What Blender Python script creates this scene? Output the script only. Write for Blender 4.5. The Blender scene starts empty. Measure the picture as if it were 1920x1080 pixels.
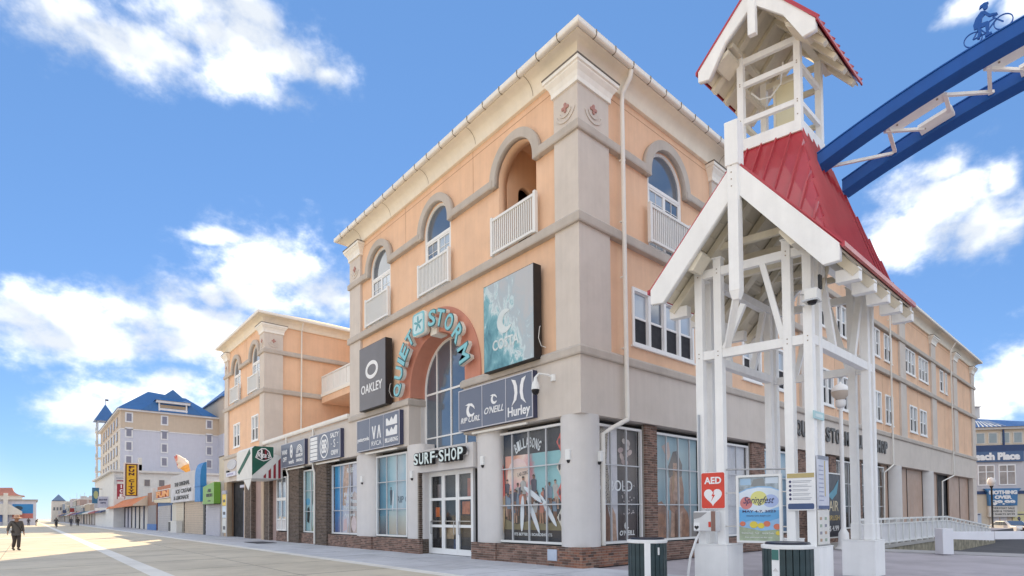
import bpy, bmesh, math, random
from mathutils import Vector, Matrix
random.seed(7)
S = bpy.context.scene
R_ = math.radians
# ------------------------------------------------------------------ camera
def cam_axes(yaw, pitch, roll):
    F = Vector((math.sin(yaw)*math.cos(pitch), math.cos(yaw)*math.cos(pitch), math.sin(pitch)))
    Rt = Vector((math.cos(yaw), -math.sin(yaw), 0))
    U = Rt.cross(F)
    c, s = math.cos(roll), math.sin(roll)
    return c*Rt + s*U, -s*Rt + c*U, F
cr, cu_, cf = cam_axes(R_(40.902), R_(1.433), R_(-0.493))
cd = bpy.data.cameras.new('camera')
cam = bpy.data.objects.new('camera', cd); S.collection.objects.link(cam)
mw = Matrix((cr, cu_, -cf)).transposed().to_4x4()
mw.translation = Vector((-12.29, -11.03, 1.62))
cam.matrix_world = mw
cd.sensor_fit = 'HORIZONTAL'; cd.sensor_width = 36; cd.lens = 1042.47/1920*36
cd.shift_y = (938.65-540)/1920
cd.clip_start = .1; cd.clip_end = 6000
S.camera = cam
# ------------------------------------------------------------------ exposure, sun, sky
S.view_settings.view_transform = 'Standard'; S.view_settings.look = 'None'
S.view_settings.gamma = 1; S.view_settings.use_curve_mapping = False
S.view_settings.exposure = 2.13
SUN_AZ = math.atan2(.517, .856)      # from +Y towards +X
SUN_EL = R_(27)
sd = bpy.data.lights.new('sun', 'SUN'); sd.energy = 2.0; sd.angle = R_(.53); sd.color = (.93, .72, .43)
so = bpy.data.objects.new('sun', sd); S.collection.objects.link(so)
sdir = Vector((math.sin(SUN_AZ)*math.cos(SUN_EL), math.cos(SUN_AZ)*math.cos(SUN_EL), math.sin(SUN_EL)))
so.rotation_euler = sdir.to_track_quat('Z', 'Y').to_euler(); so.location = sdir*60
W = bpy.data.worlds.new('World'); S.world = W; W.use_nodes = True
W.cycles.sampling_method = 'MANUAL'; W.cycles.sample_map_resolution = 512
SKY_STRENGTH = .05
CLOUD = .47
def build_world():
    nt = W.node_tree; nt.nodes.clear(); N = nt.nodes.new; L = nt.links.new
    def math_(op, a, b=None, c=None):
        n = N('ShaderNodeMath'); n.operation = op
        for i, x in enumerate((a, b, c)):
            if x is None: continue
            if isinstance(x, (int, float)): n.inputs[i].default_value = x
            else: L(x, n.inputs[i])
        return n.outputs[0]
    sky = N('ShaderNodeTexSky'); sky.sky_type = 'NISHITA'; sky.sun_disc = False
    sky.sun_elevation = SUN_EL; sky.sun_rotation = SUN_AZ
    sky.altitude = 1500; sky.air_density = .9; sky.dust_density = 0.0; sky.ozone_density = 2.6
    tc = N('ShaderNodeTexCoord')
    nm = N('ShaderNodeVectorMath'); nm.operation = 'NORMALIZE'; L(tc.outputs['Generated'], nm.inputs[0])
    sx = N('ShaderNodeSeparateXYZ'); L(nm.outputs[0], sx.inputs[0])
    az = math_('ARCTAN2', sx.outputs[0], sx.outputs[1]); el = math_('ARCSINE', sx.outputs[2])
    def noise(scale, detail, rough, off, zs=1.0):
        mp = N('ShaderNodeMapping'); mp.inputs['Location'].default_value = off; mp.inputs['Scale'].default_value = (1, 1, zs)
        L(nm.outputs[0], mp.inputs[0])
        n = N('ShaderNodeTexNoise'); n.inputs['Scale'].default_value = scale; n.inputs['Detail'].default_value = detail
        n.inputs['Roughness'].default_value = rough; L(mp.outputs[0], n.inputs['Vector']); return n.outputs[0]
    n1 = noise(12, 5, .58, (3, 1, 2), 1.5); n2 = noise(3.1, 3, .5, (8.2, 5, 1), 1.9); n3 = noise(9, 3, .5, (1, 9, 4), 1.6)
    # cumulus banks standing in the part of the sky over the boardwalk: azimuth, elevation, half sizes (radians)
    banks = [(0.023,0.621,0.055,0.023),(0.072,0.613,0.080,0.029),(0.145,0.625,0.103,0.027),(0.225,0.667,0.121,0.042),(0.241,0.631,0.106,0.023),(0.330,0.659,0.082,0.026),(0.390,0.655,0.036,0.013),(0.280,0.701,0.050,0.021),(0.041,0.633,0.043,0.015),(0.322,0.397,0.090,0.044),(0.390,0.358,0.080,0.048),(0.273,0.344,0.057,0.023),(0.238,0.427,0.039,0.009),(0.21,0.418,0.030,0.008),(-0.012,0.263,0.054,0.037),(0.057,0.270,0.070,0.032),(0.114,0.295,0.055,0.033),(0.176,0.306,0.063,0.041),(0.219,0.336,0.027,0.019),(0.040,0.245,0.110,0.024),(0.176,0.265,0.085,0.030),(0.242,0.292,0.047,0.032),(0.064,0.153,0.044,0.030),(0.128,0.179,0.077,0.033),(0.169,0.203,0.043,0.028),(0.096,0.133,0.074,0.019),(1.378,0.410,0.063,0.048),(1.333,0.389,0.056,0.034),(1.424,0.377,0.038,0.035),(1.385,0.453,0.029,0.015),(1.447,0.420,0.016,0.021),(1.451,0.174,0.036,0.043),(1.424,0.150,0.032,0.036),(1.414,0.618,0.023,0.012),(1.471,0.593,0.019,0.013)]
    def vm(op, a, b, c=None):
        n = N('ShaderNodeVectorMath'); n.operation = op
        for i, x in enumerate((a, b, c)):
            if x is None: continue
            if isinstance(x, tuple): n.inputs[i].default_value = x
            else: L(x, n.inputs[i])
        return n.outputs[0]
    while len(banks) % 3: banks.append(banks[-1])
    vmin = None                                   # three banks are worked per vector
    for g0 in range(0, len(banks), 3):
        g3 = banks[g0:g0+3]
        ia = tuple(1/(b[2]*1.3) for b in g3); ie = tuple(1/(b[3]*1.35) for b in g3)
        p = vm('MULTIPLY_ADD', az, ia, tuple(-b[0]*i for b, i in zip(g3, ia))); q = vm('MULTIPLY_ADD', el, ie, tuple(-b[1]*i for b, i in zip(g3, ie)))
        d2 = vm('MULTIPLY_ADD', p, p, vm('MULTIPLY', q, q))
        vmin = d2 if vmin is None else vm('MINIMUM', vmin, d2)
    sv = N('ShaderNodeSeparateXYZ'); L(vmin, sv.inputs[0])
    dm = math_('SQRT', math_('MINIMUM', sv.outputs[0], math_('MINIMUM', sv.outputs[1], sv.outputs[2])))
    acc = math_('MAXIMUM', math_('SUBTRACT', 1, dm), -1.5)
    n4 = noise(38, 4, .6, (5, 2, 7), 1.3)
    dens = math_('ADD', math_('ADD', acc, math_('MULTIPLY', math_('SUBTRACT', n1, .5), 2.3)), math_('MULTIPLY', math_('SUBTRACT', n4, .5), .9))
    mr = N('ShaderNodeMapRange'); mr.interpolation_type = 'SMOOTHSTEP'; mr.inputs['From Min'].default_value = -.35; mr.inputs['From Max'].default_value = .95
    L(dens, mr.inputs[0])
    # unseen cumulus added outside the view, denser than in it, for fill light
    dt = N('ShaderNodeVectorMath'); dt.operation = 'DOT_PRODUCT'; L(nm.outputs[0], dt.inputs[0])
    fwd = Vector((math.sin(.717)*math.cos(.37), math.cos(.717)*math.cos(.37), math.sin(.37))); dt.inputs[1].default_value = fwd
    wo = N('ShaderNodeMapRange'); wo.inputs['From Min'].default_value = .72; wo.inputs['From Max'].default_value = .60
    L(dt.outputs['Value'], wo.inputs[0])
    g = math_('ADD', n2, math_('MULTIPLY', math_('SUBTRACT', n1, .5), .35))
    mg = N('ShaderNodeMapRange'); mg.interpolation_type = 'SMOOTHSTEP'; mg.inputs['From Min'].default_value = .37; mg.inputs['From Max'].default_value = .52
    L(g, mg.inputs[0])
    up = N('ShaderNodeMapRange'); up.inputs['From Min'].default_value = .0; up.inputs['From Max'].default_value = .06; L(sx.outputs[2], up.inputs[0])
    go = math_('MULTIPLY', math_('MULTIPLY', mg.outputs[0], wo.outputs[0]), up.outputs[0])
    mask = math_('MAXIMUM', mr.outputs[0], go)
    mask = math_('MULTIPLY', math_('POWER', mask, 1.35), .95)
    ss = N('ShaderNodeVectorMath'); ss.operation = 'SCALE'; L(sky.outputs[0], ss.inputs[0]); ss.inputs['Scale'].default_value = SKY_STRENGTH
    hz_ = N('ShaderNodeMix'); hz_.data_type = 'RGBA'; hz_.inputs[0].default_value = .67; L(ss.outputs[0], hz_.inputs[6]); hz_.inputs[7].default_value = (.032, .078, .172, 1)   # even blue of moist sea air
    cc = N('ShaderNodeMix'); cc.data_type = 'RGBA'
    sh = N('ShaderNodeMapRange'); sh.inputs['From Min'].default_value = .36; sh.inputs['From Max'].default_value = .66; L(n3, sh.inputs[0])
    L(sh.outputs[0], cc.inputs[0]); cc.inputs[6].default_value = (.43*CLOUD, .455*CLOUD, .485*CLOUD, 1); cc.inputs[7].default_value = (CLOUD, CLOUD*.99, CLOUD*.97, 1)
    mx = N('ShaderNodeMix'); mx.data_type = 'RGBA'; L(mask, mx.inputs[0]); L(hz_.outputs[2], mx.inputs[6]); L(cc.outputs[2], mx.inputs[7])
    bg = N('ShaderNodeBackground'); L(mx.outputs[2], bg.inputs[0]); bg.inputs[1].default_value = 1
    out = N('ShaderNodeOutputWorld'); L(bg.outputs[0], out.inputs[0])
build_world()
# ------------------------------------------------------------------ helpers: objects
COL = S.collection
def tag(o, label=None, cat=None, group=None, kind=None):
    if label: o['label'] = label
    if cat: o['category'] = cat
    if group: o['group'] = group
    if kind: o['kind'] = kind
    return o
def thing(name, label, cat, loc=(0, 0, 0), group=None):
    o = bpy.data.objects.new(name, None); COL.objects.link(o); o.location = loc; o.empty_display_size = .3
    return tag(o, label, cat, group)
class MB:
    """collects boxes, prisms and tubes; T maps (u, v, o) to world"""
    def __init__(s, T=None): s.v = []; s.f = []; s.T = T or (lambda a, b, c: (a, b, c))
    def add(s, vs, fs):
        n = len(s.v); s.v += [s.T(*p) for p in vs]; s.f += [tuple(i+n for i in f) for f in fs]; return s
    def box(s, a0, a1, b0, b1, c0, c1):
        return s.add([(a0,b0,c0),(a1,b0,c0),(a1,b1,c0),(a0,b1,c0),(a0,b0,c1),(a1,b0,c1),(a1,b1,c1),(a0,b1,c1)],
                     [(0,3,2,1),(4,5,6,7),(0,1,5,4),(1,2,6,5),(2,3,7,6),(3,0,4,7)])
    def prism(s, pts, c0, c1):
        n = len(pts)
        return s.add([(a, b, c0) for a, b in pts]+[(a, b, c1) for a, b in pts],
                     [tuple(range(n-1, -1, -1)), tuple(range(n, 2*n))]+[(i, (i+1) % n, n+(i+1) % n, n+i) for i in range(n)])
    def poly(s, pts): return s.add(pts, [tuple(range(len(pts)))])
    def loft(s, rings, closed=True, caps=True):
        n = len(rings[0]); vs = [p for r in rings for p in r]; fs = []
        for k in range(len(rings)-1):
            for i in range(n if closed else n-1):
                j = (i+1) % n; fs.append((k*n+i, k*n+j, (k+1)*n+j, (k+1)*n+i))
        if caps and closed: fs += [tuple(range(n-1, -1, -1)), tuple(range((len(rings)-1)*n, len(rings)*n))]
        return s.add(vs, fs)
    def tube(s, path, r, n=8, caps=True):
        P = [Vector(p) for p in path]; rings = []
        rr = r if isinstance(r, (list, tuple)) else [r]*len(P)
        up = Vector((0, 0, 1)); prev = None
        for i, p in enumerate(P):
            d = (P[min(i+1, len(P)-1)]-P[max(i-1, 0)]).normalized()
            if prev is None:
                a = d.cross(up)
                if a.length < .05: a = d.cross(Vector((1, 0, 0)))
            else: a = prev - d*prev.dot(d)
            a.normalize(); prev = a; b = d.cross(a)
            rings.append([tuple(p+rr[i]*(math.cos(t)*a+math.sin(t)*b)) for t in [2*math.pi*k/n for k in range(n)]])
        return s.loft(rings, True, caps)
    def lathe(s, c, prof, n=16):
        return s.loft([[(c[0]+r*math.cos(2*math.pi*k/n), c[1]+r*math.sin(2*math.pi*k/n), c[2]+z) for k in range(n)] for r, z in prof])
    def beam(s, p, q, w, h, up=(0, 0, 1)):
        p, q = Vector(p), Vector(q); d = (q-p).normalized(); a = d.cross(Vector(up))
        if a.length < .01: a = d.cross(Vector((1, 0, 0)))
        a.normalize(); b = a.cross(d); a *= w/2; b *= h/2
        return s.loft([[tuple(x+a+b), tuple(x-a+b), tuple(x-a-b), tuple(x+a-b)] for x in (p, q)])
    def mesh(s, name):
        me = bpy.data.meshes.new(name); me.from_pydata(s.v, [], s.f)
        bm = bmesh.new(); bm.from_mesh(me); bmesh.ops.recalc_face_normals(bm, faces=bm.faces); bm.to_mesh(me); bm.free()
        return me
    def build(s, name, m, parent=None, smooth=False, bevel=0):
        return mk(name, s.mesh(name), m, parent, smooth, bevel)
def mk(name, me, m, parent=None, smooth=False, bevel=0):
    o = bpy.data.objects.new(name, me); COL.objects.link(o)
    if m is not None:
        me.materials.clear()
        for x in (m if isinstance(m, (list, tuple)) else [m]): me.materials.append(x)
    if parent:
        o.parent = parent
        o.matrix_parent_inverse = wm(parent).inverted()
    if smooth:
        for p in me.polygons: p.use_smooth = True
        sm(me)
    if bevel:
        b = o.modifiers.new('bevel', 'BEVEL'); b.width = bevel; b.segments = 2; b.limit_method = 'ANGLE'; b.angle_limit = R_(40)
    return o
def sm(me, ang=40):
    try: me.set_sharp_from_angle(angle=R_(ang))
    except Exception: pass
def wm(o):
    m = Matrix.LocRotScale(o.location, o.rotation_euler, o.scale)
    return wm(o.parent) @ o.matrix_parent_inverse @ m if o.parent else m
def copy_tree(o, parent=None):
    c = o.copy(); COL.objects.link(c); c.parent = parent
    if parent is not None: c.matrix_parent_inverse = o.matrix_parent_inverse.copy()
    for ch in list(o.children): copy_tree(ch, c)
    return c
def curve_mesh(polys, d0, d1, T):
    """filled flat shape (holes by overlap) extruded from d0 to d1"""
    cu = bpy.data.curves.new('s', 'CURVE'); cu.dimensions = '2D'; cu.fill_mode = 'BOTH'; cu.extrude = (d1-d0)/2
    for pts in polys:
        sp = cu.splines.new('POLY'); sp.points.add(len(pts)-1); sp.use_cyclic_u = True
        for i, (a, b) in enumerate(pts): sp.points[i].co = (a, b, 0, 1)
    ob = bpy.data.objects.new('s', cu); me = bpy.data.meshes.new_from_object(ob)
    bpy.data.objects.remove(ob); bpy.data.curves.remove(cu)
    mid = (d0+d1)/2
    for v in me.vertices: v.co = T(v.co.x, v.co.y, v.co.z+mid)
    bm = bmesh.new(); bm.from_mesh(me); bmesh.ops.remove_doubles(bm, verts=bm.verts, dist=1e-4)
    bmesh.ops.recalc_face_normals(bm, faces=bm.faces); bm.to_mesh(me); bm.free()
    return me
def shape(name, polys, d0, d1, T, m, parent=None): return mk(name, curve_mesh(polys, d0, d1, T), m, parent)
def text_mesh(body, T, w=None, h=None, depth=.03, bold=0, shear=0, u0=0, v0=0, align='L', d0=0, spacing=1, rot=0):
    """lettering: T(u, v, o); fitted to width w and or cap height h; lower left (or centre) at u0, v0"""
    cu = bpy.data.curves.new('t', 'FONT'); cu.body = body; cu.size = 1; cu.extrude = .5; cu.offset = bold; cu.shear = shear; cu.space_character = spacing
    cu.resolution_u = 3
    ob = bpy.data.objects.new('t', cu); me = bpy.data.meshes.new_from_object(ob)
    bpy.data.objects.remove(ob); bpy.data.curves.remove(cu)
    if not me.vertices: return me
    xs = [v.co.x for v in me.vertices]; ys = [v.co.y for v in me.vertices]
    x0, x1, y0, y1 = min(xs), max(xs), min(ys), max(ys)
    sx = w/(x1-x0) if w else None; sy = h/(y1-y0) if h else None
    sx = sx or sy; sy = sy or sx
    for v in me.vertices:
        a = (v.co.x-x0)*sx; b = (v.co.y-y0)*sy
        if align == 'C': a -= (x1-x0)*sx/2; b -= (y1-y0)*sy/2
        if rot: a, b = a*math.cos(rot)-b*math.sin(rot), a*math.sin(rot)+b*math.cos(rot)
        v.co = T(u0+a, v0+b, d0+(v.co.z+.5)*depth)
    bm = bmesh.new(); bm.from_mesh(me); bmesh.ops.recalc_face_normals(bm, faces=bm.faces); bm.to_mesh(me); bm.free()
    return me
def text(name, body, T, m, parent, **k): return mk(name, text_mesh(body, T, **k), m, parent)
def arc(cx, cy, r, a0, a1, n): return [(cx+r*math.cos(a0+(a1-a0)*i/n), cy+r*math.sin(a0+(a1-a0)*i/n)) for i in range(n+1)]
def ell(cx, cy, rx, ry, n=20, rot=0):
    return [(cx+rx*math.cos(t)*math.cos(rot)-ry*math.sin(t)*math.sin(rot), cy+rx*math.cos(t)*math.sin(rot)+ry*math.sin(t)*math.cos(rot)) for t in [2*math.pi*i/n for i in range(n)]]
def rect(a0, a1, b0, b1): return [(a0, b0), (a1, b0), (a1, b1), (a0, b1)]
# ------------------------------------------------------------------ helpers: materials
MATS = {}
def mat(name, col, rough=.6, var=.08, scale=1.5, streak=0, bump=0, bscale=80, metal=0, spec=.5, coat=0, dirt=0, island=0, emit=0):
    if name in MATS: return MATS[name]
    m = bpy.data.materials.new(name); m.use_nodes = True; nt = m.node_tree; N = nt.nodes.new; L = nt.links.new
    b = nt.nodes['Principled BSDF']; b.inputs['Roughness'].default_value = rough; b.inputs['Metallic'].default_value = metal
    b.inputs['Specular IOR Level'].default_value = spec; b.inputs['Coat Weight'].default_value = coat
    tc = N('ShaderNodeTexCoord')
    def noise(sc, det=4, mp=None, rg=.6):
        n = N('ShaderNodeTexNoise'); n.inputs['Scale'].default_value = sc; n.inputs['Detail'].default_value = det; n.inputs['Roughness'].default_value = rg
        if mp:
            q = N('ShaderNodeMapping'); q.inputs['Scale'].default_value = mp; L(tc.outputs['Object'], q.inputs[0]); L(q.outputs[0], n.inputs['Vector'])
        else: L(tc.outputs['Object'], n.inputs['Vector'])
        return n.outputs[0]
    def rng(x, lo, hi, f0=.3, f1=.7):
        r = N('ShaderNodeMapRange'); r.inputs['From Min'].default_value = f0; r.inputs['From Max'].default_value = f1
        r.inputs['To Min'].default_value = lo; r.inputs['To Max'].default_value = hi; L(x, r.inputs[0]); return r.outputs[0]
    def mul(x, y):
        q = N('ShaderNodeMath'); q.operation = 'MULTIPLY'; L(x, q.inputs[0]); L(y, q.inputs[1]); return q.outputs[0]
    f = rng(noise(scale), 1-var, 1+var)
    if streak: f = mul(f, rng(noise(1, 5, (5, 5, .35)), 1-streak, 1+streak*.3))
    if dirt: f = mul(f, rng(noise(.45, 8, None, .7), 1-dirt, 1.0, .38, .55))
    if island:
        g = N('ShaderNodeNewGeometry'); f = mul(f, rng(g.outputs['Random Per Island'], 1-island, 1+island, 0, 1))
    v = N('ShaderNodeVectorMath'); v.operation = 'SCALE'; v.inputs[0].default_value = col[:3]; L(f, v.inputs['Scale'])
    L(v.outputs[0], b.inputs['Base Color'])
    if bump:
        bp = N('ShaderNodeBump'); bp.inputs['Strength'].default_value = bump; bp.inputs['Distance'].default_value = .02; L(noise(bscale, 3), bp.inputs['Height']); L(bp.outputs[0], b.inputs['Normal'])
    rr = rng(noise(scale*2.3), rough*.85, min(1, rough*1.15)); L(rr, b.inputs['Roughness'])
    if emit: b.inputs['Emission Color'].default_value = (*col[:3], 1); b.inputs['Emission Strength'].default_value = emit
    MATS[name] = m; return m
def glass_mat(name, tint=(.985, .99, .99), refl=.018, ):
    if name in MATS: return MATS[name]
    m = bpy.data.materials.new(name); m.use_nodes = True; nt = m.node_tree; N = nt.nodes.new; L = nt.links.new
    nt.nodes.remove(nt.nodes['Principled BSDF']); out = nt.nodes['Material Output']
    tr = N('ShaderNodeBsdfTransparent'); tr.inputs[0].default_value = (*tint, 1); gl = N('ShaderNodeBsdfGlossy'); gl.inputs['Roughness'].default_value = .02
    lw = N('ShaderNodeLayerWeight'); lw.inputs[0].default_value = .5
    fr = N('ShaderNodeMath'); fr.operation = 'POWER'; L(lw.outputs['Facing'], fr.inputs[0]); fr.inputs[1].default_value = 5
    ad = N('ShaderNodeMath'); ad.operation = 'MULTIPLY_ADD'; ad.use_clamp = True; L(fr.outputs[0], ad.inputs[0]); ad.inputs[1].default_value = .4; ad.inputs[2].default_value = refl
    mx = N('ShaderNodeMixShader'); L(ad.outputs[0], mx.inputs[0]); L(tr.outputs[0], mx.inputs[1]); L(gl.outputs[0], mx.inputs[2]); L(mx.outputs[0], out.inputs[0])
    MATS[name] = m; return m
PEACH = mat('peach_stucco', (.86, .57, .385), .85, .045, .8, .06, .15, 140, dirt=.07)
PEACH2 = mat('peach_inner_stucco', (.88, .60, .41), .85, .05, .8, .05, .1, 140)
TAUPE = mat('taupe_stucco', (.67, .605, .545), .85, .03, .9, .05, .15, 140, dirt=.05)
CORN = mat('taupe_cornice_stucco', (.54, .485, .43), .85, .04, .9, .06, .15, 140, dirt=.08)
CREAM = mat('cream_paint', (.90, .83, .70), .6, .04, 1.2, .05)
CREAMW = mat('cream_white_paint', (.91, .88, .81), .55, .04, 1.2, .06)
WHITE = mat('white_paint', (.82, .82, .80), .45, .03, 2, .03)
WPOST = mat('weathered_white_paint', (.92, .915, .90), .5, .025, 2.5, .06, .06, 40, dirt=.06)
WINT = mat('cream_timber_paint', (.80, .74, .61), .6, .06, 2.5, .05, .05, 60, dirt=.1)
PINK = mat('salmon_stucco', (.62, .27, .19), .85, .05, 1, .05, .12, 140)
GREYCOL = mat('grey_stucco_column', (.70, .67, .65), .8, .04, 1.1, .03, .1, 140, dirt=.04)
DARKF = mat('dark_gap', (.03, .028, .03), .8)
PANE = mat('window_glass_reflective', (.10, .13, .17), .04, .1, .6, spec=1, coat=1)
SCREEN = mat('insect_screen', (.025, .025, .032), .6, .2, 3, spec=.25)
SKY_PANE = mat('pale_sky_pane', (.42, .50, .58), .12, .08, .8, spec=.8, coat=.8)  # pale blue base colour paints the sky's reflection into the pane
GLASS = glass_mat('clear_shop_glass')
GLASS_DOOR = glass_mat('reflective_door_glass', (.9, .9, .9), .05)
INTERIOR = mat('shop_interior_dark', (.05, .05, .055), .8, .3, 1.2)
MORTAR = mat('mortar', (.42, .38, .34), .9, .15, 8)
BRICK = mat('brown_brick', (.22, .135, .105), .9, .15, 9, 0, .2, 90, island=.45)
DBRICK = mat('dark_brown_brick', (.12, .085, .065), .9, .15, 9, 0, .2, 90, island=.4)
GUT = mat('gutter_cream', (.85, .82, .76), .45, .04, 2, .05)
STEEL = mat('galvanised_steel', (.5, .5, .5), .35, .1, 8, metal=.9)
BLACK = mat('black_paint', (.015, .015, .017), .45)
# ------------------------------------------------------------------ ground
def ground_mat(name, col, joint=None, var=.1, rough=.85):
    m = mat(name, col, rough, var, .35, 0, .2, 60, dirt=.18)
    return m
GROUND = ground_mat('plaza_concrete', (.47, .44, .475))
SIDE = ground_mat('sidewalk_concrete', (.56, .57, .61))
BOARD = mat('boardwalk_tan_paving', (.57, .51, .41), .8, .09, .25, 0, .25, 40, dirt=.17)
STRIPE = mat('pale_paving_strip', (.74, .72, .68), .8, .08, .6, 0, .1, 60, dirt=.12)
ASPH = mat('asphalt', (.085, .085, .095), .9, .15, .8, 0, .3, 90)
SAND = mat('sand', (.55, .46, .33), .95, .1, .3, 0, .3, 30)
def gz(x, y):
    if x <= 14 or (x < 57 and y > -2.45): return -.03
    return -.03 - .95*min(1, (x-14)/20)
def build_ground():
    xs = [-2500, -24, -20, 0, 14, 18, 22, 26, 30, 34, 56.9, 57.1, 80, 300, 2500]; ys = [-2500, -300, -40, -2.5, -2.4, 0, 100, 700, 2500]
    mb = MB(); vs = [(x, y, gz(x, y)) for y in ys for x in xs]; n = len(xs)
    mb.add(vs, [(j*n+i, j*n+i+1, (j+1)*n+i+1, (j+1)*n+i) for j in range(len(ys)-1) for i in range(n-1)])
    me = mb.mesh('ground'); o = mk('ground', me, [GROUND, SAND, ASPH]); o['kind'] = 'structure'
    for p in me.polygons:
        c = p.center
        p.material_index = 1 if c.x < -20 else (2 if c.x > 16 and c.y < -2.4 or c.x > 60 else 0)
def sheet(name, x0, x1, y0, y1, z, m, t=.02):
    o = MB().box(x0, x1, y0, y1, z-t, z).build(name, m); o['kind'] = 'structure'; return o
build_ground()
bw = sheet('boardwalk', -20, -3.95, -60, 700, 0, BOARD)
# scored joints in the deck, 20 mm wide, set 2 mm proud as sealant ribbons
JOINT = mat('joint_sealant', (.20, .185, .16), .9, .2, 2)
jn = MB()
for k in range(-6, 34):
    jn.box(-20, -9.76, k*4.2+.3, k*4.2+.335, 0, .003); jn.box(-9.24, -3.96, k*4.2+.3, k*4.2+.335, 0, .003)
jn.box(-6.62, -6.60, -60, 150, 0, .0032); jn.box(-13.2, -13.18, -60, 150, 0, .0032)
tag(jn.build('sealant_joints', JOINT, bw), kind='stuff')
for x0, x1 in ((-9.75, -9.25), (-3.95, -3.55), (-17.2, -16.8)): sheet('paving_strip', x0, x1, -60, 500, .005, STRIPE)
sheet('paving_band', -16.8, -9.76, 51.2, 52.3, .006, STRIPE)
sheet('sidewalk', -3.55, .45, -3.2, 700, .012, SIDE, .04)
sj = MB()
for k in range(0, 60): sj.box(-3.5, -.2, -2+k*1.52, -1.985+k*1.52, .012, .0142)
sj.box(-1.8, -1.785, -3, 90, .012, .0144)
tag(sj.build('sealant_joints', mat('sidewalk_joint', (.24, .25, .27), .9), bpy.data.objects['sidewalk']), kind='stuff')
# ------------------------------------------------------------------ facade frames
def TL(u, v, o): return (-o, u, v)            # boardwalk face, u = y, outward -x
def TLt(y0): return lambda u, v, o: (-o, y0-u, v)   # lettering on that face, u runs to the reader's right
def TR(u, v, o): return (u, -o, v)            # street face, u = x, outward -y
def sweep(path, prof, closed=False):
    P = [Vector(p).to_2d() if len(p) > 2 else Vector(p) for p in path]; n = len(P); mb = MB(); rings = []
    for i in range(n):
        es = []
        if i > 0 or closed: es.append((P[i]-P[i-1]).normalized())
        if i < n-1 or closed: es.append((P[(i+1) % n]-P[i]).normalized())
        ns = [Vector((e.y, -e.x)) for e in es]
        m = ns[0] if len(ns) == 1 else (ns[0]+ns[1])/(1+ns[0].dot(ns[1]))
        rings.append([(P[i].x+m.x*o, P[i].y+m.y*o, z) for o, z in prof])
    if closed: rings.append(rings[0])
    mb.loft(rings, True, not closed); return mb
def rp(o0, o1, z0, z1): return [(o0, z0), (o1, z0), (o1, z1), (o0, z1)]
bld = thing('surf_shop_building', 'four storey peach stucco corner building with arched windows and a surf shop below', 'building')
RECT = [(0, 15.75), (0, 0), (56.2, 0), (56.2, 15.75)]
# fascia over the shop windows, returns into the entrance
sweep([(0, 29.6), (0, 9.9), (.85, 9.9)], rp(-.6, 0, 4.63, 6.40)).build('fascia', TAUPE, bld)
sweep([(.85, 5.9), (0, 5.9), (0, 0), (56.2, 0)], rp(-.6, 0, 4.63, 6.40)).build('fascia', TAUPE, bld)
lowc = [(-.3, 6.38), (.07, 6.38), (.09, 6.42), (.09, 6.60), (.03, 6.68), (-.3, 6.74)]
sweep([(0, 15.8), (0, 9.9), (.85, 9.9)], lowc).build('cornice', CORN, bld)
sweep([(.85, 5.9), (0, 5.9), (0, 0), (56.2, 0)], lowc).build('cornice', CORN, bld)
for z0 in (10.36,): sweep(RECT, [(-.3, z0), (.08, z0), (.10, z0+.04), (.10, z0+.27), (.04, z0+.34), (-.3, z0+.38)], True).build('cornice', CORN, bld)
# upper cornice runs between the arched windows
ZU = 13.18
upc = [(-.3, ZU), (.07, ZU), (.09, ZU+.04), (.09, ZU+.24), (.03, ZU+.32), (-.3, ZU+.36)]
WINL = [2.9, 7.8, 12.65]; AR_ = .96
cuts = [(15.75, WINL[2]+1.12), (WINL[2]-1.12, WINL[1]+1.12), (WINL[1]-1.12, WINL[0]+1.12)]
sweep([(6, 15.75), (0, 15.75), (0, WINL[2]+1.12)], upc).build('cornice', CORN, bld)
for a, b in cuts[1:]: sweep([(0, a), (0, b)], upc).build('cornice', CORN, bld)
AWR = 4.72                                     # arched window on the street face
sweep([(0, WINL[0]-1.12), (0, 0), (AWR-1.12, 0)], upc).build('cornice', CORN, bld)
sweep([(AWR+1.12, 0), (56.2, 0), (56.2, 15.75)], upc).build('cornice', CORN, bld)
# walls with openings
def arch_poly(c, r, z0, zs, n=18): return [(c-r, z0), (c+r, z0)]+arc(c, zs, r, 0, math.pi, n)
SPR = 13.33
holes = [arch_poly(c, AR_, 10.8, SPR) for c in WINL]
notch = [(.2, 6.5), (5.88, 6.5)]+[(7.9-2.02*math.cos(t_), 7.02+2.02*math.sin(t_)) for t_ in [math.pi*k/30 for k in range(31)]]+[(9.92, 6.5), (15.7, 6.5), (15.7, 15.45), (.2, 15.45)]
shape('wall', [notch]+holes, -.5, -.12, TL, PEACH, bld)
WR2 = [(10.2, 11.85), (12.7, 14.35), (18.65, 20.25), (20.9, 22.5), (26.75, 28.3), (29.15, 30.7), (34.6, 36.4), (37.2, 39.0)]
WR3 = [(10.2, 11.85), (12.7, 14.35), (18.65, 20.25), (20.95, 22.5), (26.75, 28.25), (29.15, 30.7), (33.75, 36.2), (37.2, 39.75), (43.4, 44.5), (45.1, 45.75)]
Z2, Z3 = (7.25, 9.12), (11.35, 13.08)
rh = [rect(a, b, *Z2) for a, b in WR2]+[rect(a, b, *Z3) for a, b in WR3]+[rect(2.7, 6.38, 7.22, 9.1), arch_poly(AWR, 1.05, 10.8, 13.36)]
shape('wall', [rect(.2, 56.1, 6.5, 15.45)]+rh, -.5, -.12, TR, PEACH, bld)
MB().box(.3, 56.0, 15.3, 15.62, 6.5, 15.45).build('wall', PEACH, bld)
MB().box(55.75, 56.07, .5, 15.3, -.9, 15.45).build('wall', PEACH, bld)
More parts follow.
